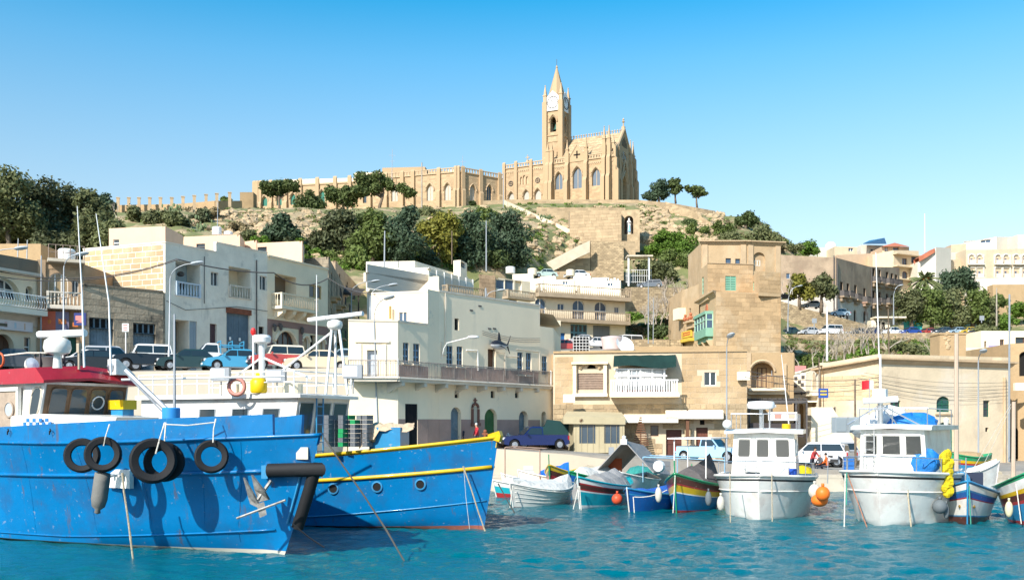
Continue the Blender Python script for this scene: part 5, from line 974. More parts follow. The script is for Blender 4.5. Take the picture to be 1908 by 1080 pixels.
 def room(name,label,px0,px1,px2,Y,yt,yb,m,wins=(),ret=4):
  A_,B_ = XY(px0,Y+1),XY(px1,Y);C_ = XY(px2,Y+ret);t2_ = bld(name,label,'roof room',[A_,B_,C_],Z(yb,Y)-1,Z(yt,Y),m=m,back=[(C_.x-2,C_.y+3),(A_.x,A_.y+5)],parapet=.15);[t2_[1][0].win(t2_[0],r,fmm,M_glass,1,2,0,.12,.08) for r,fmm in wins];bfin(t2_);return t2_
 room('roof_room','peach roof room with white window above the golden block flank',203,308,341,80,421,458,M_pink,[((211,446,222,459),M_wf)])
 room('roof_room','peach roof block with small dark window behind the grey house parapet',342,447,456,88,437,462,M_pink,[((366,454,382,466),M_iron)],3);room('roof_room','recessed peach roof block in the notch of two others',449,478,487,91,447,475,M_pink);room('roof_room','peach roof block with larger dark window right of the notch',479,563,567,89.5,449,480,M_pink,[((480,460,497,476),M_iron)],3)
 b = MB();b.lathe([(.42,0),(.42,.65),(.3,.72),(.02,.72)],14,P(404,437.5,90));solo('water_tank','taller white round water tank on the peach roof blocks','water tank',b,M_whitep,smooth=40);b = MB();b.lathe([(.42,0),(.42,.22),(.3,.3),(.02,.3)],14,P(425,437.5,90.5));solo('water_tank','low white round water tank on the peach roof blocks','water tank',b,M_whitep,smooth=40)
 # cream house with mauve ground floor
 H1 = XY(611,89.8);zc = Z(477,82.5);t_ = bld('cream_mauve_house','cream house with mauve ground floor and a balustrade balcony on corbels','house',[G1,H1],ZS,zc,m=M_cream,back=[(H1.x-2,H1.y+5),(G1.x-2.5,G1.y+5)],parapet=.3);t,fs = t_[0],t_[1];f = fs[0];mb = MB();yq = lambda px:82.5+7.3*(px-498)/113
 f.recess(mb,(512,513,552,560),1.2,mi=1);f.win(t,(576,531,599,556),sm('ochre_shutter',(.42,.3,.14),.6),M_glass,2,1,0,.12,.25);f.win(t,(513,615,550,700),M_brown,M_glass,4,3,1,.3,.08);f.win(t,(564,626,576,656),M_wf,sm('gold_reflecting_glass',(.3,.22,.12)),1,1,1,.2,.1);f.win(t,(594,631,605,662),M_wf,sm('gold_reflecting_glass',(.3,.22,.12)),1,1,1,.2,.1);f.door(t,(578,624,589,700),M_dark,0,.4,2)
 bfin(t_,mb,[sm('loggia_dark',(.2,.15,.1),.8)]);b = MB();vm = Z(597,84);seg = [0,f.uv(512,600)[0],f.uv(551,600)[0],f.uv(563,600)[0],f.uv(606,600)[0],f.L]
 f.bx(b,0,seg[1]-.35,ZS,vm,-.02,.05);f.bx(b,seg[1]-.35,seg[2]+.4,Z(609,84),vm,-.02,.048);f.bx(b,seg[2]+.4,seg[3],ZS,vm,-.02,.05);f.bx(b,seg[3],seg[4],Z(622,88),vm,-.02,.048);f.bx(b,seg[4],f.L,ZS,vm,-.02,.05);part('mauve_cladding',b,M_mauve,t)
 b = MB();[b.tube([f.pt(a,c,.06) for a,c in f.arcpts(*x)],w,6) for x,w in (((seg[1]-.15,seg[2]+.2,Z(613,84),1),.17),((f.uv(563,600)[0],f.uv(577,600)[0],Z(625,87),1),.12),((f.uv(593,600)[0],f.uv(606,600)[0],Z(630,89),1),.12))];f.bx(b,0,f.L,vm,vm+.22,0,.12);part('stone_surrounds',b,M_cream,t)
 u0,u1 = f.uv(506,560)[0],f.uv(576,560)[0];vb = Z(574,84);f.balus(t,M_cream,u0,u1,vb,1.15,0,1.1,.24)
 for k in range(4):u = u0+.3+k*(u1-u0-.9)/3;b = MB();b.prism([(0,vb-.2),(1.0,vb-.2),(.9,vb-.5),(.25,vb-.9),(0,vb-.9)],f.pt(u,0,0),f.n,V((0,0,1)),f.u*.4);part('corbel',b,M_cream,t)
 for px,py in ((508,611),(519,610),(559,617),(506,646)):
  b = MB();p = f.pt(f.uv(px,py)[0],Z(py,yq(px)),.25);b.lathe([(.03,-.3),(.12,-.2),(.16,.1),(.2,.15),(.03,.35)],6,p);b.tube([p+V((0,0,.3)),p-f.n*.25+V((0,0,.35))],.025,4);part('wall_lantern',b,M_iron,t)
 b = MB();f.bx(b,0,f.L,zc-.02,zc+.12,-.3,.1);part('coping',b,M_cream,t)
 # back street houses
 for i,(nm,lb,p0,y0,p1,y1,tops,m) in enumerate((('balcony_house','dark weathered house with small stacked balconies in the narrow street',612,92,641,112,478,M_greystone),('balcony_house','taller tan house with dark canopied balcony deeper in the narrow street',625,116,687,150,486,mat('old_tan_wall',(.36,.27,.18),.9,var=.2,bump=.3)))):
  a,b2 = XY(p0,y0),XY(p1,y1);t_ = bld(nm,lb,'house',[a,b2],ZS,Z(tops,y0),m=m,back=[(b2.x-6,b2.y+3),(a.x-6,a.y+3)],parapet=.2);t,fs = t_[0],t_[1];f = fs[0]
  n = 3 if i == 0 else 5
  for k in range(n):
   for j,vz in enumerate((Z(tops,y0)-2.9,Z(tops,y0)-6.3)):
    uu = f.L*(k+.5)/n;f.win(t,None,M_brown,M_dark,2,2,0,.2,.08,uvr=(uu-.55,uu+.55,vz-.4,vz+1.9));b = MB();f.bx(b,uu-1,uu+1,vz-.6,vz-.42,0,.9);f.bx(b,uu-.9,uu+.9,vz-.9,vz-.6,0,.5);q = part('balcony',b,M_trim,t);b = MB();f.bx(b,uu-1,uu+1,vz+.4,vz+.47,.84,.9);[b.tube([f.pt(uu-.97+w*.2,vz-.42,.87),f.pt(uu-.97+w*.2,vz+.42,.87)],.02,3) for w in range(10)];part('railing',b,M_iron,q,kind='stuff')
  bfin(t_)
 b = MB();p = P(640,541,112);b.add([p+V((-1.2,1,.6)),p+V((2.4,1,.3)),p+V((2.2,-1.5,-.5)),p+V((-1.4,-1.5,-.3)),p+V((2.2,-1.5,-.8)),p+V((-1.4,-1.5,-.6))],[[0,1,2,3],[3,2,4,5]]);b.tube([p+V((-1.2,-1.3,-.4)),p+V((-1.2,-1.3,-3.5))],.08,5);b.tube([p+V((1.9,-1.3,-.6)),p+V((1.9,-1.3,-3.5))],.08,5);solo('balcony_canopy','dark sloping canopy over a balcony in the narrow street','canopy',b,sm('tarred_timber',(.05,.042,.035),.9))
left_row()
# ---------------------------------------------------------------- rooftops and apartment block in the middle
def upper():
 M_lg = mat('light_grey_plaster',(.60,.56,.50),.8,var=.06,ns=.4,bump=.1)
 Y = 110;A,B = XY(684,Y),XY(845,Y+15);t_ = bld('curved_roof_house','long pale grey house with moulded cornice behind the white house roof','house',[A,B],10,[Z(507,Y),Z(530,Y+15)],14,m=M_lg,parapet=.1);t,fs = t_[0],t_[1];bfin(t_);b = MB();f = fs[0];r0 = [(0,-2.2),(.3,-2.1),(.35,-1.9),(.1,-1.75),(0,-1.7)];b.loft([[f.pt(0,f.zt+v,n) for n,v in r0],[f.pt(f.L,f.zt2+v,n) for n,v in r0]]);part('cornice',b,M_stonebal,t);q = MB();f2 = Fac(f.A,f.B,f.zt,f.zt+.9,f.zt2+.7);f2.build(q);f2.bx(q,0,f2.L,f2.zb-1,f2.zb,-.5,-.2);part('parapet',q,M_lg,t)
 def blk(lab,x0,x1,x2,Y,yt,yb,m=M_white,ret=5,nm='roof_block',wins=()):
  a,b_,c = XY(x0,Y+.6),XY(x1,Y),XY(x2,Y+ret);t2 = bld(nm,lab,'roof block',[a,b_,c],Z(yb,Y)-1.5,Z(yt,Y),m=m,back=[(c.x-1,c.y+4),(a.x,a.y+6)],parapet=.2)
  for i,r,fm,gm,nx in wins:t2[1][i].win(t2[0],r,fm,gm,nx,1,0,.15,.1)
  bfin(t2);return t2
 blk('long white flat roofed block under the hillside trees',682,773,872,128,486,520,ret=14);blk('white stepped roof wall in front of the long white block',740,799,800,122,498,520,ret=3);blk('small white roof turret with dark window',845,858,870,136,484,503,ret=3,wins=((1,(858,488,867,499),M_wf,M_glassb,1),))
 b = blk('glazed roof veranda with white posts and wide panes',798,799,881,117,500,534,ret=9,nm='glass_veranda');
 t,f = b[0],b[1][1];mb = MB()
 for k in range(6):
  u0,u1 = f.L*(k+.08)/6,f.L*(k+.92)/6;q = MB();f.bx(q,u0,u1,f.zb+.5,f.zt-.5,.02,.06);part('pane',q,sm('pale_green_glass',(.38,.46,.44),.08,spec=.6),t)
  q = MB();f.bx(q,u1,u1+.12,f.zb,f.zt,.0,.12);part('post',q,M_whitep,t)
 def balcony(lab,x0,x1,Yc,Y1,y0,y1,m,slabm=M_stonebal,depth=1.0,nm='balcony'):
  t = thing(nm,lab,'balcony',P((x0+x1)/2,y1,Yc));f = Fac(XY(x0,Yc),XY(x1,Y1),0,30);h = (y1-y0)/F*Yc;f.balus(t,m,0,f.L,Z(y1,Yc),h*.8,0,depth,.26,slab=h*.22);return t
 M_bb = mat('brown_balusters',(.36,.28,.19),.9,var=.15)
 balcony('brown balustraded balcony below the glazed veranda',823,893,112.5,116.5,527,547,M_bb);balcony('brown balustraded balcony with cream base beside the stone block wall',936,987,117,120,537,553,M_bb)
 Y = 117.5;A,B = XY(893,Y),XY(923,Y+1);t_ = bld('stone_block_wall','brown rough block stair tower between two brown balconies','tower',[A,B],10,Z(511,Y),5,m=mat('brown_wall',(.3,.2,.12)),parapet=.1);t_[1][0].blocks(t_[0],mat('brown_block2',(.36,.25,.155),.9,var=.15,bump=.4,obj=.15),(0,t_[1][0].L,Z(555,Y),Z(512,Y)),.42,.6,.03,name='brown_stone');bfin(t_)
 A,B = XY(924,119.5),XY(988,123);t_ = bld('balcony_flat','cream flat with three blue sliding panes behind a brown balcony','house',[A,B],10,Z(518,120),8,m=M_cream,parapet=.2);t,fs = t_[0],t_[1];fs[0].win(t,(923,521,940,538),M_wf,M_glassb,1,1,0,.1,.1);fs[0].win(t,(941,521,957,540),M_wf,M_glassb,1,1,0,.1,.1);fs[0].win(t,(960,523,972,545),M_wf,M_cream,1,1,0,.2,.1);mb = MB();fs[0].recess(mb,(948,551,966,562),.5,1,mi=1);bfin(t_,mb,[M_dark])
 # apartment block
 Y = 140;A,B = XY(988,Y-3),XY(1165,Y+3.5);zt = Z(545,Y);t_ = bld('apartment_block','cream apartment block with two long brown balustrades and arched windows','apartment block',[A,B],9,zt,9,m=M_cream,parapet=.1);t,fs = t_[0],t_[1];f = fs[0]
 for r in ((997,555,1017,597),(1067,559,1089,597),(1108,562,1130,597)):f.win(t,r,M_wf,M_glassb,2,2,.9,.25,.12)
 for r in ((1039,566,1051,579),(1145,572,1153,585),(1006,609,1022,631)):f.win(t,r,M_wf,M_glassb,2,1,0,.2,.1)
 f.win(t,(1063,604,1094,650),sm('teal_shutter',(.12,.25,.28),.6),M_glass,4,3,0,.2,.25);f.door(t,(1105,606,1137,650),sm('grey_slat_shutter',(.2,.21,.21),.7),0,.2,10);f.door(t,(1041,620,1053,650),sm('bright_blue_door',(.03,.14,.36),.5),0,.2,3);bfin(t_)
 zb1 = Z(551,Y);f.balus(t,M_bb,f.uv(997,540)[0],f.L+.3,zb1,1.25,0,1.2,.3,slab=.5);f.balus(t,M_bb,f.uv(1003,590)[0],f.L+.2,Z(596,Y),1.2,0,1.1,.3,slab=.45)
 # roof clutter
 R_ = random.Random(3)
 for i,(x,y,w,h,Yc) in enumerate(((1000,524,26,12,146),(1022,519,30,10,150),(1052,527,40,14,147),(1098,528,34,10,147),(1136,530,44,14,146),(1118,521,30,9,152),(1085,517,34,8,155),(975,514,40,9,148))):
  lab = ('leftmost','low','wide','squat','rightmost','small rear','upper rear','far left rear')[i]+' pale roof block on top of the apartment block with arched windows';blk(lab,x-w/2,x+w/2-2,x+w/2,Yc,y-h/2,y+h/2+2,M_white,1.5,wins=((0,(x-4,y-3,x+6,y+3),M_wf,M_glassb,2),) if i in (2,4) else ())
 for i,(x,y,Yc) in enumerate(((951,509,150),(992,512,152),(1063,514,156))):
  b = MB();b.lathe([(.7,0),(.72,.9),(.5,1.0),(.02,1.02)],12,P(x,y,Yc));solo('water_tank',('leftmost','middle','rightmost')[i]+' of the pale round roof tanks left of the grotto','water tank',b,M_whitep if i == 0 else M_cream,smooth=40)
 # small blue-grey canopy gate at the grotto
 t = thing('grotto_gate','pale flat canopy on two tall posts before the grotto','canopy',P(1192,530,176));Yg = 176;a,b2 = P(1168,477,Yg),P(1216,477,Yg);b = MB();b.box(((a.x+b2.x)/2,Yg+1,a.z),(b2.x-a.x,3,.28));part('roof',b,M_conc,t)
 for px in (1171,1209):b = MB();p = P(px,478,Yg);b.box((p.x,Yg,p.z-2.6),(.28,.28,5.2));part('post',b,M_whitep,t)
 b = MB();p = P(1190,527,Yg+.5);[b.box((p.x-2.2+k*.4,Yg+.5,p.z+1.2),(.05,.05,2.4)) for k in range(12)];[b.box((p.x,Yg+.5,p.z+z_),(4.6,.05,.06)) for z_ in (.2,1.3,2.3)];part('gate',b,M_whitep,t)
 b = MB();p = P(1110,530,170)
 for k in range(9):q = P(1103+k*6,526,170);b.box((q.x,170,q.z),(.3,.3,1.6 if k % 2 else 1.2));b.box((q.x+.28,170,q.z+.3),(.6,.06,.06))
 solo('white_fence','short white fence left of the grotto canopy','fence',b,M_whitep)
 # ---- right: old long building, far white buildings
 M_old = mat('old_stone',(.36,.27,.185),.9,var=.18,ns=.4,bump=.3,stain=[((.22,.16,.11),.3,.5,.12,.6),((.42,.22,.17),.16,.58,.08,.5)],streak=((.17,.13,.1),.6,.52,.2,.6));M_oldp = mat('peeling_plaster',(.58,.52,.44),.9,var=.12,ns=.5,bump=.25,stain=[((.36,.2,.16),.2,.55,.08,.7),((.3,.25,.2),.35,.55,.1,.6)])
 Y = 190.;A,B,C_,D = XY(1450,Y+2),XY(1558,Y),XY(1622,Y+13),XY(1676,Y+24);t_ = bld('old_terrace','long old stone terrace with rows of small dark balconies above the road','building',[A,B,C_,D],17,[Z(471,Y),Z(480,Y),Z(497,Y+13),Z(498,Y+24)],m=M_old,back=[(D.x+4,D.y+20),(A.x,A.y+20)],parapet=.4);t,fs = t_[0],t_[1];f0,f1,f2 = fs[0],fs[1],fs[2]
 f0.win(t,(1465,509,1472,519),M_wf,M_glassb,1,1,0,.2,.12)
 def bal(f,px,y0,y1):
  u = f.uv(px,500)[0];Yq = (f.A+(f.B-f.A)*(u/f.L)).y;v0,v1 = Z(y1,Yq),Z(y0,Yq);f.win(t,None,M_brown,M_dark,2,2,0,.25,.1,uvr=(u-.65,u+.65,v0,v1));b = MB();f.bx(b,u-1.1,u+1.1,v0-.3,v0,0,1.0);f.bx(b,u-.9,u+.9,v0-1.0,v0-.3,0,.55);q = part('balcony',b,M_old,t);b = MB();f.bx(b,u-1.1,u+1.1,v0+1.0,v0+1.1,.92,1.0);[f.bx(b,u-1.05+k*.23,u-.99+k*.23,v0,v0+1.0,.93,.98) for k in range(10)];[f.bx(b,u+s-.03,u+s+.03,v0+.0,v0+1.05,0,.95) for s in (-1.05,1.05)];part('railing',b,M_iron,q,kind='stuff')
 for px,y0,y1 in ((1568,525,552),(1580,528,553),(1594,531,558),(1611,537,563)):bal(f1,px,y0,y1)
 for px in (1628,1639,1653,1662,1670):bal(f2,px,499+(px-1628)*.3,525+(px-1628)*.15);bal(f2,px,541+(px-1628)*.25,566-(px-1628)*.03)
 for px in (1567,1579,1593,1611):f1.win(t,(px-2.5,574+(px-1567)*.12,px+2.5,605),M_brown,M_dark,1,1,1,.25,.1)
 bfin(t_);b = MB();zq = Z(556,Y)
 for f,za,zb_ in ((f0,Z(545,Y),Z(545,Y)),(f1,Z(556,Y),Z(566,Y+10))):
  q = Fac(f.A+V((0,-.06)),f.B+V((0,-.06)),17,za,zb_);q.ops = [o for o in f.ops if o[3] < min(za,zb_)];q.build(b)
 part('pale_plaster',b,M_oldp,t);b = MB();f1.bx(b,f1.uv(1556,600)[0],f1.uv(1573,600)[0],Z(575,Y),Z(498,Y),.06,.08) if 0 else None
 b = MB();[b.tube([f.pt(u,18,.15),f.pt(u,f.zt-.5,.15)],.12,5) for f,u in ((f1,.1),(f2,.15),(f0,f0.L-.4))];part('drainpipe_or_lamp_shadow',b,M_iron,t)
 # ramp wall rising to the left in front of it
 b = MB();pts = [P(1440,556,181),P(1500,575,182),P(1560,590,183),P(1640,611,185)];vs = []
 for p,q in zip(pts,pts[1:]):b.add([V((p.x,p.y,18)),V((q.x,q.y,18)),q,p,p+V((0,.6,0)),q+V((0,.6,0)),p+V((0,9,-.8)),q+V((0,9,-.8)),p+V((0,.6,-.8)),q+V((0,.6,-.8))],[[0,1,2,3],[3,2,5,4],[4,5,9,8],[8,9,7,6]],0,[[(p.x,18),(q.x,18),(q.x,q.z),(p.x,p.z)],[(0,0)]*4,[(0,0)]*4,[(0,0)]*4])
 solo('ramp_wall','rough stone ramp wall rising below the old terrace','wall',b,M_rough)
 b = MB();p,q,r = P(1440,628,169.6),P(1660,628,169.6),P(1925,622,169.6);h = 19.7
 for a,c,z1,z2 in ((p,q,19.4,19.7),(q,r,19.7,20.0)):b.add([V((a.x,169.6,12)),V((c.x,169.6,12)),V((c.x,169.6,z2)),V((a.x,169.6,z1)),V((a.x,170.1,z1)),V((c.x,170.1,z2)),V((a.x,170.1,12)),V((c.x,170.1,12))],[[0,1,2,3],[3,2,5,4],[4,5,7,6]],0,[[(a.x,12),(c.x,12),(c.x,z2),(a.x,z1)],[(0,0)]*4,[(0,0)]*4])
 solo('road_wall','long stone wall holding up the car lined hill road at right','wall',b,M_rough)
 b = MB();b.add([P(1440,626,170.2)+V((0,0,-.35)),P(1960,622,170.2)+V((0,0,-.3)),V((110,186,19.9)),V((46,181,19.6))],[[0,1,2,3]]);solo('hill_road','grey hill road with a row of parked cars',None,b,M_asph,kind='structure')
 b = MB();p = P(1640,640,178);[b.box(P(1628+k*9,596+k*2,178)+V((0,0,-1.2)),(1.6,2,2.2)) for k in range(3)];b.box(P(1655,592,177),(5.5,2.5,.25));solo('kiosk','small roadside kiosk with white awnings beside the lamp post','kiosk',b,M_cream)
 b = MB();p = P(1701,602,186);b.box(p,(2.6,2.2,2.4));k_ = solo('teal_stall','bright turquoise roadside stall behind the parked cars','stall',b,sm('turquoise',(.03,.42,.42),.5));b = MB();b.box(p+V((0,-1.14,.5)),(1.9,.06,.4));part('lettering',b,M_whitep,k_)
 # far right hillside buildings
 def far(lab,pts,yb,yts,Y,m,wins=(),extra=None,nm='hillside_house'):
  cs = [XY(px,Y+dy) for px,dy in pts];t2 = bld(nm,lab,'house',cs,Z(yb,Y)-9,[Z(y,Y+d) for y,(_,d) in zip(yts,pts)],10,m=m,parapet=.3)
  for i,r,a in wins:t2[1][i].win(t2[0],r,M_wf if i % 2 == 0 else M_brown,M_glassb,2,1,a,.3,.14)
  bfin(t2);return t2
 M_farw = mat('far_white',(.66,.60,.50),.8,var=.06,ns=.3,streak=((.42,.37,.3),.7,.6,.2,.4));M_fc = mat('far_cream',(.58,.47,.32),.8,var=.07);M_fp = mat('far_peach',(.56,.40,.265),.8,var=.07)
 far('small domed white house at the hilltop edge',((1524,0),(1556,1)),490,(461,461),262,M_farw);b = MB();b.ball(P(1548,461,266),1.6,12,6);solo('dome','little white dome on the hilltop house','dome',b,M_whitep,smooth=True)
 far('cream house with one square window left of the solar panels',((1555,0),(1597,1)),500,(459,460),256,M_fc,((0,(1581,462,1590,468),0),));far('peach wall house behind the old terrace',((1560,0),(1626,4)),505,(475,472),240,M_fp)
 far('white house carrying tilted solar panels',((1604,0),(1646,2)),480,(456,457),258,M_farw,((0,(1622,464,1635,468),0),));b = MB();p = P(1632,456,258);b.add([p+V((-4,-2,0)),p+V((2,-2,0)),p+V((3,2,2.2)),p+V((-1,2,1.5)),p+V((-4,-2,-.15)),p+V((2,-2,-.15)),p+V((3,2,2.0)),p+V((-1,2,1.3))],[[0,1,2,3],[4,5,1,0],[5,6,2,1],[7,4,0,3]]);solo('solar_panel','tilted blue solar panel on the white hilltop house','solar panel',b,M_glassb)
 t2 = far('peach tower house with a red tiled roof',((1644,0),(1661,-1),(1694,2)),500,(459,459,460),250,M_fp,((1,(1664,458.5,1675,467),0),(0,(1648,460,1654,469),0)));b = MB();a = [P(1642,459,249),P(1661,459,247.5),P(1696,459.5,250.5),P(1690,458,262),P(1645,458,262)];c = P(1667,452,255);b.add(a+[c],[[i,(i+1) % 5,5] for i in range(5)]);part('roof_tiles',b,sm('red_tile',(.45,.15,.08),.8,var=.2),t2[0])
 t2 = far('cream terraced house with stacked windows left of the palm',((1626,2),(1665,0),(1712,4)),545,(474,466,467),238,M_fc,tuple((1,(x,y,x+9,y+12),0) for x,y in ((1681,481),(1698,478),(1709,477))) + tuple((1,(x,y,x+10,y+14),.8) for x,y in ((1681,505),(1695,504))));f = t2[1][1];b = MB();[f.bx(b,-.3,f.L+.3,Z(y,238),Z(y-2,238),0,1.4) for y in (474,497,521)];part('balcony_slabs',b,M_fc,t2[0])
 far('white rendered house with a red sloping roof edge',((1710,0),(1744,-1),(1772,3)),545,(488,460,462),236,M_farw,((0,(1745,478,1752,486),0),));b = MB();p,q = P(1712,488,234.5),P(1742,470,234.5);b.add([p,q,q+V((0,0,1.0)),p+V((0,0,1.0)),p+V((0,3,0)),q+V((0,3,0)),q+V((0,3,1)),p+V((0,3,1))],[[0,1,2,3],[3,2,6,7],[5,4,7,6]]);solo('roof_slope','red tiled roof slope on the white rendered house','roof',b,sm('red_tile',(.45,.15,.08)))
 far('grey block wall house between white house and arcades',((1770,0),(1802,2)),500,(470,470),245,M_lg);far('cream wall house under the grey block wall',((1772,0),(1806,2)),530,(484,482),242,M_fc)
 t2 = far('white arcaded apartment block with tiers of arched balconies',((1800,0),(1838,0),(1924,2)),530,(465,465,463),240,M_fc);t,f1,f2 = t2[0],t2[1][0],t2[1][1]
 for f,xs,w in ((f1,(1804,1819),12),(f2,(1853,1868,1887,1903),12)):
  for x in xs:
   for y0,y1 in ((474,492),(498,517)):
    b = MB();u0,u1,v0,v1 = f.rect(x,y0,x+w,y1);b.tube([f.pt(a,c,.15) for a,c in f.arcpts(u0,u1,v1,.9)] if y0 < 480 else [f.pt(u0,v1,.15),f.pt(u1,v1,.15)],.22,5);f.bx(b,u0-.25,u0,v0,v1,.0,.4);f.bx(b,u1,u1+.25,v0,v1,0,.4);f.bx(b,u0-.2,u1+.2,v0-.25,v0,0,.9);f.bx(b,u0,u1,v0,v0+.9,.7,.85);part('balcony_arch',b,M_farw,t)
    b = MB();f.bx(b,u0,u1,v0,v1-.7,.01,.03);part('balcony_back',b,M_fp,t);b = MB();f.bx(b,u0+.5,u0+1.0,v0+.6,v1-1.0,.03,.06);part('window',b,M_glassb,t)
 far('long white modern block on the right hilltop',((1796,0),(1857,-3),(1897,2)),480,(453,441,441),268,M_farw,((0,(1827,446.5,1846,452),0),));far('tall white block cut by the right edge of the view',((1896,0),(1980,2)),480,(437,436),262,M_farw);far('peach stepped house below the long white block',((1772,0),(1800,-1)),480,(456,454),262,M_fp)
 b = MB();f = Fac(XY(1812,226),XY(1990,224),20,Z(519,226),Z(516,224));f.build(b);f.bx(b,0,f.L,20,Z(519,226)-.01,-5,-.02);Fac(XY(1812,231),XY(1812,226),20,Z(519,226)).build(b);solo('white_terrace_wall','long white terrace wall under the arcaded block','wall',b,M_farw)
 b = MB();f = Fac(XY(1850,222),XY(1990,221),20,Z(530,222));f.build(b);f.bx(b,0,f.L,20,Z(530,222)-.01,-3,-.02);solo('field_wall','cream field wall above the green terraces','wall',b,M_lime)
upper()
# ---------------------------------------------------------------- hillside: walls, paths, grotto, rocks
M_hwall = mat('hill_block_wall',(.42,.31,.185),.9,var=.18,ns=.5,bump=.4,brick=(1.1,.45,(.40,.3,.19),.03,.25),stain=((.33,.24,.14),.3,.52,.15,.6))
def ribbon_wall(name,lab,pts,h,th,m,drop=1.5,cat='wall'):
 b = MB();u = 0
 for p,q in zip(pts,pts[1:]):
  w = V((0,th,0));d = V((0,0,drop));t = V((0,0,h));L = (q-p).length
  b.add([p-d,q-d,q+t,p+t,p+t+w,q+t+w,q-d+w,p-d+w],[[0,1,2,3],[3,2,5,4],[4,5,6,7],[0,3,4,7],[2,1,6,5]],0,[[(u,p.z-drop),(u+L,q.z-drop),(u+L,q.z+h),(u,p.z+h)]]+[[(0,0)]*4]*4);u += L
 return solo(name,lab,cat,b,m)
def wallfac(name,lab,a,c,yt,yb,Y,m=M_hwall,dep=6,blocks=0):
 f = Fac(XY(a,Y[0]),XY(c,Y[1]),min(Z(yb[0],Y[0]),Z(yb[1],Y[1]))-1,Z(yt[0],Y[0]),Z(yt[1],Y[1]));b = MB();f.build(b);A2,B2 = f.A+V((0,dep)),f.B+V((0,dep))
 b.add([f.pt(0,f.zt),f.pt(f.L,f.zt2),V((B2.x,B2.y,f.zt2)),V((A2.x,A2.y,f.zt)),V((B2.x,B2.y,f.zb)),V((A2.x,A2.y,f.zb)),f.pt(0,f.zb),f.pt(f.L,f.zb)],[[0,1,2,3],[1,7,4,2],[6,0,3,5]])
 o = solo(name,lab,'wall',b,m)
 if blocks:f.blocks(o,mat('hill_block',(.43,.315,.19),.9,var=.16,ns=.8,bump=.4,obj=.15),(.1,f.L-.1,f.zb+1,min(f.zt,f.zt2)),.62,1.25,.05,limit=blocks)
 return o
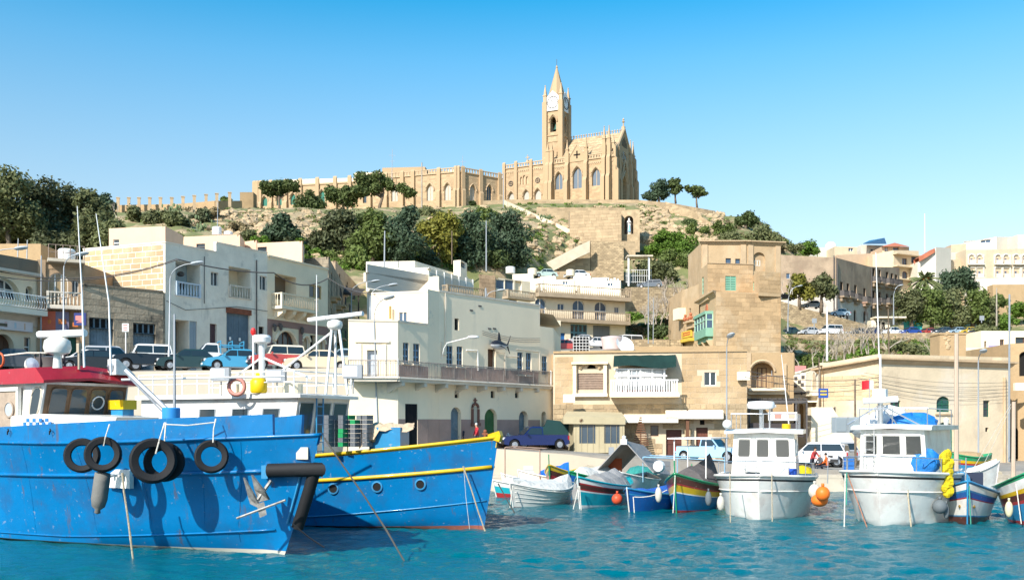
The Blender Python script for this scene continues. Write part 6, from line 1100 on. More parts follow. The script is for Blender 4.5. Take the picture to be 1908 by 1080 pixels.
def hillside():
 tp = [P(900,374,231),P(945,372,232),P(1060,371.5,233),P(1190,372.5,231),P(1250,378,231),P(1300,387,232),P(1333,393,234)]
 ribbon_wall('terrace_wall','long pale stone terrace wall along the foot of the church',tp,0,14,M_hwall,2.6)
 b = MB();ribbon_wall('ramp_side_wall','stone stair wall sloping down to the right behind the grotto',[P(1240,378,228),P(1290,395,222),P(1335,424,214)],.3,.6,M_hwall,3.2)
 pth = [hill_at(x,y) for x,y in ((938,380),(965,393),(1000,409),(1050,431),(1098,453))];ribbon_wall('path_wall','pale zigzag path wall, upper flight descending right below the church',pth,1.0,.6,mat('pale_path',(.62,.52,.38),.9),1.2)
 p2 = [P(1099,458,186.2),P(1075,469,185.8),P(1045,485,185.4),P(1016,500,185)];ribbon_wall('path_wall','pale zigzag path wall, lower flight descending left',p2,1.0,.6,mat('pale_path',(.66,.54,.38)),1.2)
 wallfac('stone_terrace','broad block retaining wall between zigzag path and grotto',1062,1158,(391,392),(452,446),(203.5,201),blocks=220)
 wallfac('stone_terrace','long low block course wall under the church terrace',1000,1165,(386,387),(400,400),(214,213))
 wallfac('shaded_wall','shaded rough masonry wall below the bend of the zigzag path',1101,1162,(448,452),(510,512),(189,187.5),M_rough);wallfac('path_base','golden masonry wedge under the lower flight of the zigzag path',1042,1100,(486,452),(500,500),(186.5,189),M_hwall)
 wallfac('stone_plinth','stone base block below the statue grotto',1156,1184,(449,449),(475,475),(190,190),M_hwall,4)
 wallfac('monastery_retaining_wall','plain pale retaining wall below the pines of the long building',540,590,(394,399),(415,420),(207,207),M_lime,3)
 wallfac('field_stone_wall','low pale stone wall at the foot of the zigzag path',1000,1110,(505,505),(522,520),(163,164),M_hwall,3);wallfac('rubble_terrace','rubble terrace wall overgrown with scrub right of the apartment block',1165,1275,(535,535),(560,570),(150,152),M_rough,6);wallfac('lower_street_wall','low stone wall along the street by the white van',1165,1272,(632,632),(648,648),(128,128),M_rough,2);wallfac('peach_bastion','short tan wall beside the pillars at the left end of the long building',447,472,(358,358),(388,388),(212,213),M_lime,3)
 b = MB();b.add([P(985,653,124),P(1215,652,124),P(1190,647,137),P(990,647,137)],[[0,1,2,3]]);solo('upper_road','short street with parked cars below the apartment block',None,b,M_asph,kind='structure')
 # grotto with statue
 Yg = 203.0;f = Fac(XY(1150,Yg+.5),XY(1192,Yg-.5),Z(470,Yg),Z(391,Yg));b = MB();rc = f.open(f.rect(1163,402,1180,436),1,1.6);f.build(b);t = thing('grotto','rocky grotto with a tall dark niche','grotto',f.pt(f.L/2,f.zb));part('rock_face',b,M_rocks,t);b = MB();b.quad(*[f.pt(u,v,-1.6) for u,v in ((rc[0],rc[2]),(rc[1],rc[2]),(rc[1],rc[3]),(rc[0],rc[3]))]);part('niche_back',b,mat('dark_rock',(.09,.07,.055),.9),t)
 c = f.pt((rc[0]+rc[1])/2,rc[2],-.7);h = (rc[3]-rc[2])*.93;b = MB();b.lathe([(.42,0),(.42,.25),(.3,.3)],8,c);s = thing('statue','white robed statue with blue sash standing in the grotto niche','statue',c);part('pedestal',b,M_white,s);b = MB()
 b.loft([[c+V((r*cos(k*pi/5)*1.1,r*.8*sin(k*pi/5),z*h)) for k in range(10)] for z,r in ((.08,.46),(.3,.4),(.52,.36),(.62,.42),(.72,.46),(.8,.34),(.84,.17),(.88,.2),(.94,.23),(.98,.17),(1.0,.05))]);b.tube([c+V((-.3,-.3,h*.72)),c+V((-.05,-.45,h*.7)),c+V((0,-.5,h*.77))],[.11,.09,.05],6);b.tube([c+V((.3,-.3,h*.72)),c+V((.05,-.45,h*.7)),c+V((0,-.5,h*.77))],[.11,.09,.05],6);part('robed_figure',b,M_whitep,s,smooth=True)
 b = MB();b.loft([[c+V((x,y,z*h)) for x,y in ((-w,-.42),(w,-.42),(w,-.5),(-w,-.5))] for z,w in ((.15,.22),(.58,.08))]);part('blue_sash',b,sm('pale_blue_robe',(.25,.5,.75),.6),s);b = MB();b.ball(c+V((0,-.1,h*.93)),.19,8,6);part('head',b,M_whitep,s,smooth=True)
 # rocks
 b = MB();R_ = random.Random(5);n = 0
 for x0,x1,y0,y1,k,r in ((405,640,395,450,330,1.1),(590,760,470,500,30,.8),(980,1100,400,485,150,1.1),(1190,1345,388,450,380,1.2),(640,940,385,470,200,.9),(1100,1190,385,398,40,.7),(1140,1164,400,448,40,.9),(1165,1280,545,600,60,.7),(1400,1500,440,470,30,1),(340,420,380,430,30,.9),(1860,1908,585,605,20,.6)):
  for _ in range(k):
   p = hill_at(R_.uniform(x0,x1),R_.uniform(y0,y1));s_ = r*R_.uniform(.2,1.0)*R_.uniform(.5,1.1)
   if 1155 < (p.x/p.y*F+CX) < 1192 and p.y > 195:continue
   b.ball(p,s_,7,4,(R_.uniform(.8,1.6),1,R_.uniform(.5,1.0)),jit=.3)
 o = solo('rocks','tumbled golden limestone rocks on the hillside',None,b,M_rocks,kind='stuff')
 # garden pillars on the left crest
 for i,px in enumerate((220,240,259,279,299,320,341,362,384,404,428)):
  Y = 196-i*1.2+ (4 if i > 7 else 0);yt = 369-max(0,i-5)*1.9;p = P(px,yt,Y);b = MB();b.box(p+V((0,0,-1.4)),(.55,.55,2.8),.3);b.box(p+V((0,0,.03)),(.7,.7,.18),.3);solo('stone_pier','slim square stone pier in a row along the left skyline, number %s from the left' % ['one','two','three','four','five','six','seven','eight','nine','ten','eleven'][i],'pier',b,M_trim,'stone piers along the left skyline')
 ribbon_wall('crest_wall','low stone wall joining the skyline piers',[P(210,384,198),P(330,382,192),P(400,376,189),P(450,376,195)],.2,.4,M_lime,1.5)
hillside()
# ---------------------------------------------------------------- trees
TREE_N = [0]
def T(name,lab,px,pyb,Y,cl,n,size,lm,trunk=.25,base=None,group=None,**k):
 """cl: crown blobs in photograph pixels (cx, cy, r) read at depth Y, spread in depth as well"""
 b = base or P(px,pyb,Y);s = Y/F;rnd = random.Random(TREE_N[0]);TREE_N[0] += 1;C = []
 for cx,cy,r in cl:
  c = P(cx,cy,Y)-b;r *= s*1.36
  for _ in range(5):
   d = V((rnd.gauss(0,1),rnd.gauss(0,1),rnd.gauss(0,.8)));d.normalize();C.append((c.x+d.x*r*.55,c.y+d.y*r*.6,c.z+d.z*r*.5,r*rnd.uniform(.4,.62)))
  C.append((c.x,c.y,c.z,r*.55))
 top = max(c[2] for c in C);cx = sum(c[0] for c in C)/len(C)
 return tree(name,lab,'tree',b,max(1,top),C,n,size,lm,M_bark,trunk,group=group,seed=TREE_N[0]+50,lean=(cx*.7,0),**k)
def trees():
 eu = [((14,352,42),(2,395,40),(28,405,38)),((72,368,30),(68,408,36),(85,440,30)),((128,375,28),(118,412,34),(140,440,30)),((160,372,18),(172,402,30),(185,435,30)),((-25,380,50),(-40,430,50)),((40,440,34),(10,445,34)),((205,430,22),(222,452,18),(196,456,18)),((100,455,26),(150,462,22))]
 lb = ['tallest eucalyptus at the left edge, its crown highest','second rounded eucalyptus crown from the left skyline','third eucalyptus crown stepping down the left skyline','lower eucalyptus at the right end of the left grove','eucalyptus half cut off by the left edge','low dark eucalyptus behind the left roof room','small eucalyptus beside the peach roof room','low shaded eucalyptus in the middle of the left grove']
 for i,c in enumerate(eu):T('eucalyptus_tree',lb[i],c[0][0],490,112+(i % 3)*5+(8 if i > 4 else 0) - (12 if i > 4 else 0),c,7000,.42,L_euc if i % 3 else L_olive,.3,group='eucalyptus trees above the left rooftops')
 T('round_tree','small round dark tree standing alone before the skyline piers',193,392,172,((193,376,14),(203,384,9),(184,384,8)),2500,.5,L_blue)
 T('umbrella_pine','leftmost umbrella pine with a forked trunk before the long building',519,398,210,((503,350,14),(520,345,16),(538,348,14),(548,353,8),(493,354,8)),4500,.55,L_pine,.28,flat=.75,stemtop=.6)
 T('round_pine','low round pine right of the forked umbrella pine',577,402,205,((576,378,20),(590,384,14),(563,384,14),(578,368,12)),3800,.5,L_pine,.25)
 T('pine_tree','middle pine leaning left beside the large umbrella pine',640,392,212,((625,360,16),(648,366,18),(665,360,15),(616,372,10),(640,354,10)),4500,.55,L_pine,.3,flat=.8)
 T('umbrella_pine','largest umbrella pine with long side branch before the long building',706,396,214,((683,338,17),(700,333,18),(716,338,13),(690,350,16),(728,348,9),(745,350,13),(762,356,11)),6000,.55,L_pine,.35,flat=.75)
 T('pine_tree','dense dark pine right of the church, leftmost of three',1228,374,236,((1228,350,13),(1214,362,11),(1236,362,11),(1204,367,6)),3000,.55,L_blue,.25)
 T('pine_tree','tall slim pine right of the church, middle of three',1259,376,237,((1258,342,10),(1264,352,9),(1250,346,8),(1258,358,8)),2200,.55,L_pine,.22,flat=.7);T('umbrella_pine','bare stemmed windswept pine right of the church, rightmost of three',1299,386,236,((1288,353,10),(1302,356,12),(1312,361,7),(1280,351,5)),2200,.55,L_pine,.22,flat=.55,stemtop=.7)
 H = [('dark bushy tree on the rocks left of the pines',522,455,170,((522,425,20),(508,440,17),(540,440,18),(520,408,11),(550,452,12)),L_blue),('grey green tree behind the tall roadside pole',640,475,165,((632,425,24),(655,445,24),(620,455,20),(640,410,16)),L_euc),('broad mid green tree above the narrow street',695,490,160,((690,430,26),(672,450,22),(715,450,24),(700,412,18),(690,470,18)),L_mid),('tall dark green tree left of the yellow one',752,498,165,((755,412,22),(742,440,28),(770,455,26),(748,475,24),(765,396,14)),L_blue),('yellow green acacia in the middle of the hillside',822,495,158,((815,420,22),(835,432,22),(800,436,18),(828,462,18),(790,424,12),(842,412,14)),L_yel),('dark dense carob, left of a touching pair',885,498,163,((880,415,20),(868,445,26),(895,450,28),(880,478,24)),L_blue),('dark dense carob, right of a touching pair',955,500,160,((945,425,26),(962,445,26),(935,462,28),(962,475,20),(925,412,16)),L_blue),('small dark carob in front of the touching pair',915,498,152,((912,478,20),(930,485,16),(900,486,14)),L_dark),('olive tree at the foot of the shaded masonry wall',1132,512,165,((1130,486,17),(1118,494,12),(1144,494,12)),L_olive),('olive tree right of the grotto canopy',1222,530,168,((1215,500,20),(1236,506,20),(1205,512,14),(1250,515,14)),L_olive),('dark bushy tree on the slope behind the rear stone house',1425,470,205,((1420,440,18),(1440,446,16),(1405,450,14)),L_olive),('dark tree on the upper right hill edge',1390,425,222,((1392,405,11),(1380,412,10),(1402,414,10)),L_dark),('bright green domed bush tree at the far end of the hill',1502,478,215,((1502,462,13),(1492,466,9),(1515,466,9)),L_bright)]
 H += [('grey leaved tree above the peach roof blocks',600,470,160,((598,448,15),(612,440,13),(588,455,12)),L_euc),('mid green tree low beside the narrow street wall',668,498,152,((665,478,16),(680,484,14),(652,484,12)),L_mid),('dark tree filling the gap left of the tall dark one',722,480,172,((722,440,18),(730,460,16),(715,425,12)),L_dark),('small dark tree right below the yellow acacia',792,498,150,((790,484,15),(805,488,12),(778,488,12)),L_blue),('mid green tree between acacia and dark carobs',858,480,170,((856,438,18),(862,460,18),(850,420,12)),L_mid),('grey green tree behind the peach roof rooms',545,475,150,((545,458,13),(558,464,11),(532,464,11)),L_euc),('low dark tree under the monastery retaining wall',690,425,195,((688,405,13),(705,408,12),(672,410,10)),L_dark),('mid green tree above the acacia',800,420,195,((798,398,13),(815,402,12),(782,404,10)),L_olive),('dark bush tree under the terrace left of the zigzag path',900,415,200,((900,398,12),(915,402,11),(885,402,10)),L_mid)]
 for lab,px,pb,Y,cl,lm in H:T('hillside_tree',lab,px,pb,hill_at(px,pb).y-.5 if pb > 420 else Y,cl,5200 if len(cl) > 3 else 2600,.5,lm,.3,group='trees on the hillside below the church')
 for lab,px,pb,Y,cl,lm in (('autumn tinted tree on the ramp, left of two',1490,572,182,((1490,530,18),(1475,540,13),(1502,545,13),(1488,518,10)),L_yel),('autumn tinted tree on the ramp, right of two',1530,578,182,((1525,530,18),(1542,545,14),(1515,540,12),(1535,522,12)),L_olive)):T('street_tree',lab,px,pb,Y,cl,3600,.5,lm,.3,group='trees on the ramp before the old terrace')
 rt = [('leftmost of the dense roadside trees below the palm',1700,((1695,560,20),(1690,585,18),(1712,575,18))),('second of the dense roadside trees below the palm',1735,((1735,558,22),(1728,585,20),(1750,580,18))),('third of the dense roadside trees below the palm',1775,((1770,560,24),(1780,588,20),(1760,582,16))),('fourth of the dense roadside trees below the palm',1812,((1812,556,22),(1805,585,20),(1828,578,18))),('rightmost of the dense roadside trees below the palm',1845,((1840,575,18),(1850,595,16),(1832,596,14)))]
 for i,(lab,px,cl) in enumerate(rt):T('roadside_tree',lab,px,612,184+i,cl,5200,.5,L_mid if i % 2 else L_olive,.35,group='dense trees along the right hill road')
 T('blue_green_tree','wispy grey green tree right of the palm',1785,560,205,((1770,520,18),(1790,525,20),(1805,535,14),(1760,538,14)),4200,.55,L_blue,.3)
 # palm
 b0 = P(1723,580,200);t = thing('palm_tree','date palm with drooping fronds and orange fruit stalks','tree',b0);b = MB();hc = Z(521,200)-b0.z;b.tube([V((0,0,-1)),V((.1,0,hc*.5)),V((0,0,hc))],[.45,.38,.45],8);part('trunk',b,M_bark,t,local=True);b = MB();R_ = random.Random(2)
 for k in range(70):
  a = R_.uniform(0,6.283);el = R_.uniform(-.5,1.4);L = R_.uniform(2.6,3.6);pts = []
  for j in range(7):q = j/6;pts.append(V((cos(a)*cos(el)*L*q,sin(a)*cos(el)*L*q,hc+sin(el)*L*q-1.5*q*q)))
  sd = V((-sin(a),cos(a),0))
  for j in range(6):
   for s in (-1,1):
    w = .42*(1-.5*j/6);b.add([pts[j],pts[j+1],pts[j+1]+sd*s*w*.9-V((0,0,.28)),pts[j]+sd*s*w-V((0,0,.28))],[[0,1,2,3]])
 part('crown',b,leafmat('palm_fronds',(.13,.15,.06)),t,local=True,kind='stuff');b = MB();[b.tube([V((0,0,hc)),V((R_.uniform(-.7,.7),R_.uniform(-.9,.3),hc+R_.uniform(-.2,.5)))],.12,4) for _ in range(14)];part('fruit_stalks',b,sm('orange_fruit',(.5,.2,.03)),t,local=True,kind='stuff')
 # bare shrubs
 def bare(lab,px,py,Y,h,n,seed,w=1.0):
  R_ = random.Random(seed);p = P(px,py,Y);b = MB()
  def grow(a,d,L,r,lev):
   e = a+d*L;b.tube([a,(a+e)/2+V((R_.uniform(-.1,.1),R_.uniform(-.1,.1),0))*L,e],[r,r*.8,r*.55],4,caps=False)
   if lev:
    for _ in range(R_.choice((2,3,3))):grow(e-d*L*R_.uniform(0,.5),(d+V((R_.gauss(0,.5),R_.gauss(0,.4),R_.uniform(-.2,.5)))).normalized(),L*R_.uniform(.6,.8),r*.6,lev-1)
  for _ in range(n):grow(p+V((R_.uniform(-1,1)*w,R_.uniform(-.5,.5),-.3)),V((R_.gauss(0,.4),R_.gauss(0,.3),1)).normalized(),h*.33,.09,3)
  solo('bare_shrub',lab,'shrub',b,M_twig,'leafless shrubs on the slopes')
 for i,(px,py,Y,h,n,w,lab) in enumerate(((1545,665,128,5,7,2.5,'leafless pale shrub behind the corner house, left of the flagpole'),(1590,655,132,6,8,3,'large leafless shrub right of the flagpole'),(1625,645,140,5.5,6,2.5,'leafless shrub below the white parked car'),(1500,680,118,4,6,2.5,'leafless shrub beside the tall tan house'),(1738,652,150,4.2,2,.4,'small bare white stemmed tree under the road wall'),(1660,690,120,3.5,5,2.5,'low leafless shrub above the block parapet'),(1205,600,135,4.5,7,2.5,'leafless scrub on the rubble slope, left clump'),(1240,590,138,5,8,2.5,'leafless scrub on the rubble slope, middle clump'),(1262,560,142,5,7,2,'leafless scrub on the rubble slope, upper right clump'),(1300,500,170,4.5,5,2,'leafless thorn bush beside the rear stone house'),(1790,668,112,2.5,4,1.2,'bare thorn bush right of the stone pillar'),(215,408,150,5,2,.6,'bare thin tree rising before the skyline piers'),(1470,545,180,4,4,1.2,'bare tree at the left end of the ramp'))):bare(lab,px,py,Y,h,n,i+20,w)
 # bushes
 B = [(250,400,165,20,L_olive,'olive scrub bush below the skyline piers, left'),(290,405,160,24,L_olive,'wide olive scrub bush below the skyline piers, middle'),(330,410,158,20,L_olive,'olive scrub bush beside the prickly pears'),(370,402,160,17,L_euc,'grey scrub bush above the peach roof blocks'),(402,400,165,16,L_dry,'dry scrub bush right of the flag pole'),(440,425,160,16,L_dry,'brown scrub bush on the cliff left of the pines'),(460,440,150,16,L_olive,'olive scrub bush below the cliff'),(490,450,148,14,L_bright,'bright bush above the peach roof blocks'),(560,455,150,14,L_bright,'bright bush beside the weathered cliff foot'),(590,470,145,12,L_bright,'small bright bush by the roadside pole'),(1240,440,196,24,L_bright,'bright green creeper mass right of the grotto'),(1275,455,190,26,L_bright,'large bright bush above the rear stone house'),(1255,480,180,24,L_mid,'green bush hanging over the slope'),(1290,480,178,22,L_mid,'green bush left of the rear stone house'),(1225,465,186,16,L_bright,'low bright bush beside the grotto base'),(1300,425,205,16,L_mid,'bush on the stair wall'),(1285,410,212,14,L_dark,'dark bush under the terrace wall end'),(1345,425,214,18,L_mid,'mid green bush on the upper right slope'),(1365,445,205,22,L_olive,'olive bush over the rear stone house roof'),(1450,455,208,18,L_dry,'dry bush on the right hill shoulder'),(1475,462,210,14,L_olive,'olive bush on the right hill shoulder'),(1178,590,135,14,L_bright,'bright weeds on the rubble slope'),(1225,615,130,20,L_dark,'dark ivy bush behind the white van'),(1195,560,145,12,L_bright,'bright weeds under the grey estate car'),(1500,675,122,20,L_mid,'green bush behind the arched house'),(1535,690,115,20,L_dark,'dark ivy mass above the pink wall'),(1570,690,116,20,L_olive,'olive bush above the corner house'),(1612,660,134,20,L_bright,'bright bush under the hill road wall'),(1640,680,120,18,L_mid,'rounded bush behind the block parapet'),(1675,650,140,20,L_olive,'wide olive bush under the red parked car'),(1700,655,135,18,L_olive,'olive bush left of the bare white tree'),(1690,650,118,12,L_yel,'yellow flowering bush behind the block parapet'),(1820,640,150,16,L_olive,'creeper bush at the right end of the road wall'),(1835,612,166,14,L_olive,'hedge bush beside the pink walker'),(1875,600,200,20,L_bright,'bright field bush on the right terraces'),(1900,575,210,16,L_bright,'bright green terrace bush at the right edge'),(1860,560,214,16,L_mid,'green bush beside the utility pole'),(1800,660,145,18,L_dry,'rust brown scrub under the road wall'),(670,495,150,8,L_bright,'small bright weeds above the narrow street'),(1057,500,166,8,L_yel,'yellow green bush on the low stone wall'),(1072,502,165,7,L_dark,'dark little bush on the low stone wall'),(880,378,231,6,L_dark,'small dark bush before the long building'),(420,372,200,9,L_mid,'palm like bush behind the skyline piers')]
 for i,(px,py,Y,r,lm,lab) in enumerate(B):
  Y = hill_at(px,py+r*.7).y-.3 if px < 1350 or py < 470 or 640 < py < 700 else Y;s = Y/F*r;p = P(px,py+r*.7,Y);C = blob_clumps(s*1.1,s*.9,s*.55,s*.6,9,s*.5,i);o = bpy.data.objects.new('bush',leaf_mesh('bush',[(c[:3],c[3]) for c in C],int(900+r*70),.42,lm,.9,i+7,.3));COL.objects.link(o);o.location = p;props(o,lab,'bush','bushes on the hillside and slopes')
 # prickly pears
 for i,(px,py,Y) in enumerate(((300,388,172),(316,383,175),(326,392,170),(245,384,180),(372,430,140),(378,412,150),(1012,408,205))):
  p = hill_at(px,py+4);R_ = random.Random(i);b = MB()
  for k in range(34):
   c = p+V((R_.gauss(0,.75),R_.gauss(0,.6),R_.uniform(-.3,1.2)));b.ball(c,R_.uniform(.18,.3),6,4,(R_.uniform(.4,1),R_.uniform(.25,.5),1.2))
  solo('prickly_pear',('big prickly pear below the seventh pier','tallest prickly pear by the piers','right prickly pear of the pier group','small prickly pear by the leftmost piers','pale prickly pear above the white tanks','prickly pear halfway up by the flag pole','prickly pear above the zigzag path')[i],'cactus',b,mat('cactus',(.12,.16,.075),.7,var=.25,ns=2),'prickly pears on the slope')
 # ground cover
 for nm,lm,sd,regs in (('undergrowth',L_mid,1,((210,1330,380,500,430,.9),(590,1000,430,500,240,1.0),(1165,1290,530,640,70,.7),(1330,1500,400,480,90,1),(1460,1760,630,700,90,1.0),(1840,1960,545,600,90,.9))),('bright_undergrowth',L_bright,2,((440,1010,430,505,300,.7),(960,1330,380,450,110,.6),(1165,1290,535,640,40,.6),(1480,1720,640,700,50,.8),(1840,1960,550,600,90,.7))),('dry_undergrowth',L_dry,3,((210,1330,385,500,230,.7),(1165,1290,540,640,90,.9),(1460,1700,630,710,130,.9),(1330,1500,400,475,60,.9),(1440,1640,575,615,30,.4)))):
  R_ = random.Random(sd);C = []
  for x0,x1,y0,y1,k,r in regs:
   for _ in range(k):p = hill_at(R_.uniform(x0,x1),R_.uniform(y0,y1));C.append((p+V((0,0,.1)),r*R_.uniform(.4,1.3)))
  o = bpy.data.objects.new(nm,leaf_mesh(nm,C,60*len(C),.34,lm,.6,sd,.4));COL.objects.link(o);props(o,{'undergrowth':'mid green scrub','bright_undergrowth':'bright spring weeds','dry_undergrowth':'dry straw coloured scrub'}[nm]+' covering the hillside between the trees',kind='stuff')
trees()
# ---------------------------------------------------------------- vehicles
GL = sm('car_glass',(.02,.03,.035),.05,spec=.7);TYRE = sm('car_tyre',(.015,.015,.016),.8);RIM = sm('car_rim',(.45,.46,.48),.35,metal=.6);CARP = sm('car_paint_base',(.4,.4,.4),.25,coat=.6);LAMPW = sm('headlamp',(.75,.76,.78),.1);LAMPR = sm('tail_lamp',(.4,.02,.02),.2);PLATE = sm('number_plate',(.75,.74,.7),.5);PLAST = sm('black_plastic',(.03,.03,.032),.6)
def make_car(name,label,L=4.0,W=1.66,H=1.42,hood=.86,belt=.92,wf=1.0,rf=.35,rr=-1.0,tr=-1.55,trunk=None,zb=.22,wr=.31,roofm=None,pickup=False,paint=None,spare=False):
 """x forward. wf: windscreen foot, rf/rr: roof front and rear, tr: rear glass foot"""
 t = thing(name,label,'car');hl = L/2;w = W/2;P_ = paint or CARP;xf,xr = hl-.78,-hl+.72;trunk = trunk or belt;ra = wr+.06
 def arch(x):return [(x+ra*cos(a),max(zb,wr+ra*sin(a)*1.02)) for a in [pi*k/8 for k in range(1,8)]][::-1]
 low = [(-hl+.05,zb+.05)]+[(x,z) for x,z in [(xr-ra,zb)]+arch(xr)+[(xr+ra,zb),(xf-ra,zb)]+arch(xf)+[(xf+ra,zb)]]+[(hl-.06,zb+.05)]
 up = [(hl,zb+.25),(hl-.03,hood-.2),(hl-.2,hood-.08),(wf+.05,hood+.04),(wf,belt),(tr if not pickup else rr-.05,belt),(-hl+.12,trunk),(-hl,trunk-.25),(-hl-.02,zb+.3)]
 if pickup:up[5:6] = [(rr-.02,belt),(rr-.03,belt)]
 pl = low+up;b = MB();n = len(pl)
 def hw(x,z):e = abs(x)/hl;return w*(1-.10*max(0,e-.7)/.3)*(1-.06*max(0,(z-.6))/.4)
 A = [V((x,hw(x,z),z)) for x,z in pl];B = [V((x,-hw(x,z),z)) for x,z in pl]
 b.add(A+B,[list(range(n)),list(range(n,2*n))[::-1]]+[[i,n+i,n+(i+1) % n,(i+1) % n] for i in range(n)])
 part('body',b,P_,t,local=True,smooth=30)
 b = MB();ci,co = w*.74,w*.90;z1,z0 = H,belt-.02;q = [(wf,z0,co),(rf,z1-.05,ci),(rf-.15,z1,ci-.05),(rr+.15,z1,ci-.05),(rr,z1-.05,ci),(tr,z0,co)]
 if pickup:q[-1] = (rr-.06,z0,co)
 A = [V((x,y,z)) for x,z,y in q];B = [V((x,-y,z)) for x,z,y in q];m = len(q);b.add(A+B,[list(range(m))[::-1],list(range(m,2*m))]+[[i,(i+1) % m,m+(i+1) % m,m+i] for i in range(m)]);cab = part('cabin',b,roofm or P_,t,local=True,smooth=25)
 e = .012
 def gq(pts):g = MB();g.add(pts,[[0,1,2,3]]);return g
 def lerp(a,c,k):return a+(c-a)*k
 fA,fB = V((wf,co,z0)),V((rf,ci,z1-.05));d = V((e,0,e));wsc = gq([lerp(fA,fB,.08)*1+d-V((0,.06,0)),lerp(fA,fB,.92)+d-V((0,.05,0)),V((lerp(fA,fB,.92).x,-lerp(fA,fB,.92).y+.05,lerp(fA,fB,.92).z))+d,V((lerp(fA,fB,.08).x,-lerp(fA,fB,.08).y+.06,lerp(fA,fB,.08).z))+d]);part('windscreen',wsc,GL,cab,local=True)
 rA,rB = V(q[5][:1]+(q[5][2],q[5][1])),V((rr,ci,z1-.05));d = V((-e,0,e));part('rear_window',gq([V((lerp(rA,rB,k).x,s*(lerp(rA,rB,k).y-.06),lerp(rA,rB,k).z))+d for k,s in ((.12,1),(.12,-1),(.9,-1),(.9,1))]),GL,cab,local=True)
 mid = (wf+rr)/2-.1 if not pickup else rr
 def side(xa,xb,s):
  pts = []
  for x,k in ((xa,.1),(xb,.1),(xb,.86),(xa,.86)):
   lo_f,hi_f = wf,rf;lo_r,hi_r = q[5][0],rr;xmax = lerp(lo_f,hi_f,k)-.1;xmin = lerp(lo_r,hi_r,k)+.08;xx = min(max(x,xmin),xmax);pts.append(V((xx,s*(lerp(co,ci,k)+e),lerp(z0,z1-.03,k))))
  return gq(pts)
 for s in (-1,1):
  part('side_window',side(mid+.03,wf,s),GL,cab,local=True)
  if not pickup:part('side_window',side(q[5][0],mid-.03,s),GL,cab,local=True)
  b = MB();b.box((wf-.25,s*(w+.08),belt+.06),(.1,.16,.12));part('mirror',b,P_,t,local=True)
  b = MB();b.box((hl-.05,s*(w*.68),hood-.2),(.12,.32,.16));part('headlight',b,LAMPW,t,local=True)
  b = MB();b.box((-hl+.03,s*(w*.8),trunk-.2),(.1,.2,.28));part('tail_light',b,LAMPR,t,local=True)
  for x in (xf,xr):
   b = MB();R = Matrix.Rotation(pi/2,3,'X');b.lathe([(wr*.62,-.09),(wr*.95,-.1),(wr,-.05),(wr,.05),(wr*.95,.1),(wr*.62,.09)],14,(x,s*(w-.12),wr),R);wh = part('wheel',b,TYRE,t,local=True,smooth=40);b = MB();b.lathe([(wr*.62,-.06),(wr*.55,-.03),(wr*.2,-.07),(.02,-.075)],10,(x,s*(w-.05),wr),Matrix.Rotation(pi/2*s,3,'X'));part('rim',b,RIM,wh,local=True)
 for x in (hl+.0,-hl-.0):b = MB();b.box((x,0,zb+.17),(.12,W*.9,.2));part('bumper',b,PLAST if L < 3.9 or pickup else P_,t,local=True);b = MB();b.box((x+(.07 if x > 0 else -.07),0,zb+.2),(.02,.5,.11));part('number_plate',b,PLATE,t,local=True)
 b = MB();b.box((hl-.01,0,hood-.2),(.08,W*.5,.12));part('grille',b,PLAST,t,local=True)
 if pickup:
  b = MB();x0,x1 = -hl+.15,rr-.1;b.box(((x0+x1)/2,0,belt+.005),(x1-x0,W*.8,.01));part('load_bed',b,PLAST,t,local=True)
 if spare:b = MB();b.lathe([(.28,-.1),(.33,-.08),(.33,.08),(.28,.1)],12,(-hl-.12,0,.8),Matrix.Rotation(pi/2,3,'Y'));part('spare_wheel',b,TYRE,t,local=True)
 return t
KINDS = {
 'hatchback':dict(),'sedan':dict(L=4.4,H=1.4,rr=-.9,tr=-1.45,trunk=.94),'estate_car':dict(L=4.5,rr=-1.75,tr=-2.1,H=1.45),
 'offroader':dict(L=3.8,W=1.7,H=1.72,hood=1.05,belt=1.1,wf=.75,rf=.45,rr=-1.65,tr=-1.78,zb=.4,wr=.36,spare=True),'large_suv':dict(L=4.5,W=1.8,H=1.72,hood=1.02,belt=1.08,wf=1.05,rf=.4,rr=-1.8,tr=-2.1,zb=.32,wr=.37),
 'pickup_truck':dict(L=4.8,W=1.72,H=1.62,hood=.98,belt=1.02,wf=.95,rf=.4,rr=-.45,pickup=True,zb=.32,wr=.35),'van':dict(L=4.3,W=1.75,H=1.85,hood=1.1,belt=1.12,wf=1.5,rf=.85,rr=-1.9,tr=-2.05,zb=.28)}
SEEN = set();PROTO = {}
def paint(n,c):return sm('paint_'+n,c,.25,coat=.7)
def car(kind,label,px,py,Y,yaw,pn,pc,z=None,group=None,roofm=None,glass=None):
 p = P(px,py,Y);p.z = z if z is not None else p.z;pt = paint(pn,pc)
 if kind not in PROTO:o = PROTO[kind] = make_car(kind,label,**KINDS[kind]);o.location = p;o.rotation_euler = (0,0,rad(yaw));o['group'] = group or 'x'
 else:o = dup(PROTO[kind],p,rad(yaw),label,group)
 o['label'] = label;o['category'] = 'pickup' if kind == 'pickup_truck' else 'van' if kind == 'van' else 'car';o['group'] = group
 TODO.append((o,pt,roofm));return o
TODO = []
G1_,G2_,G3_,G4_ = 'cars parked along the upper street','vehicles on the quay road','cars parked below the apartment block','cars parked on the right hill road'
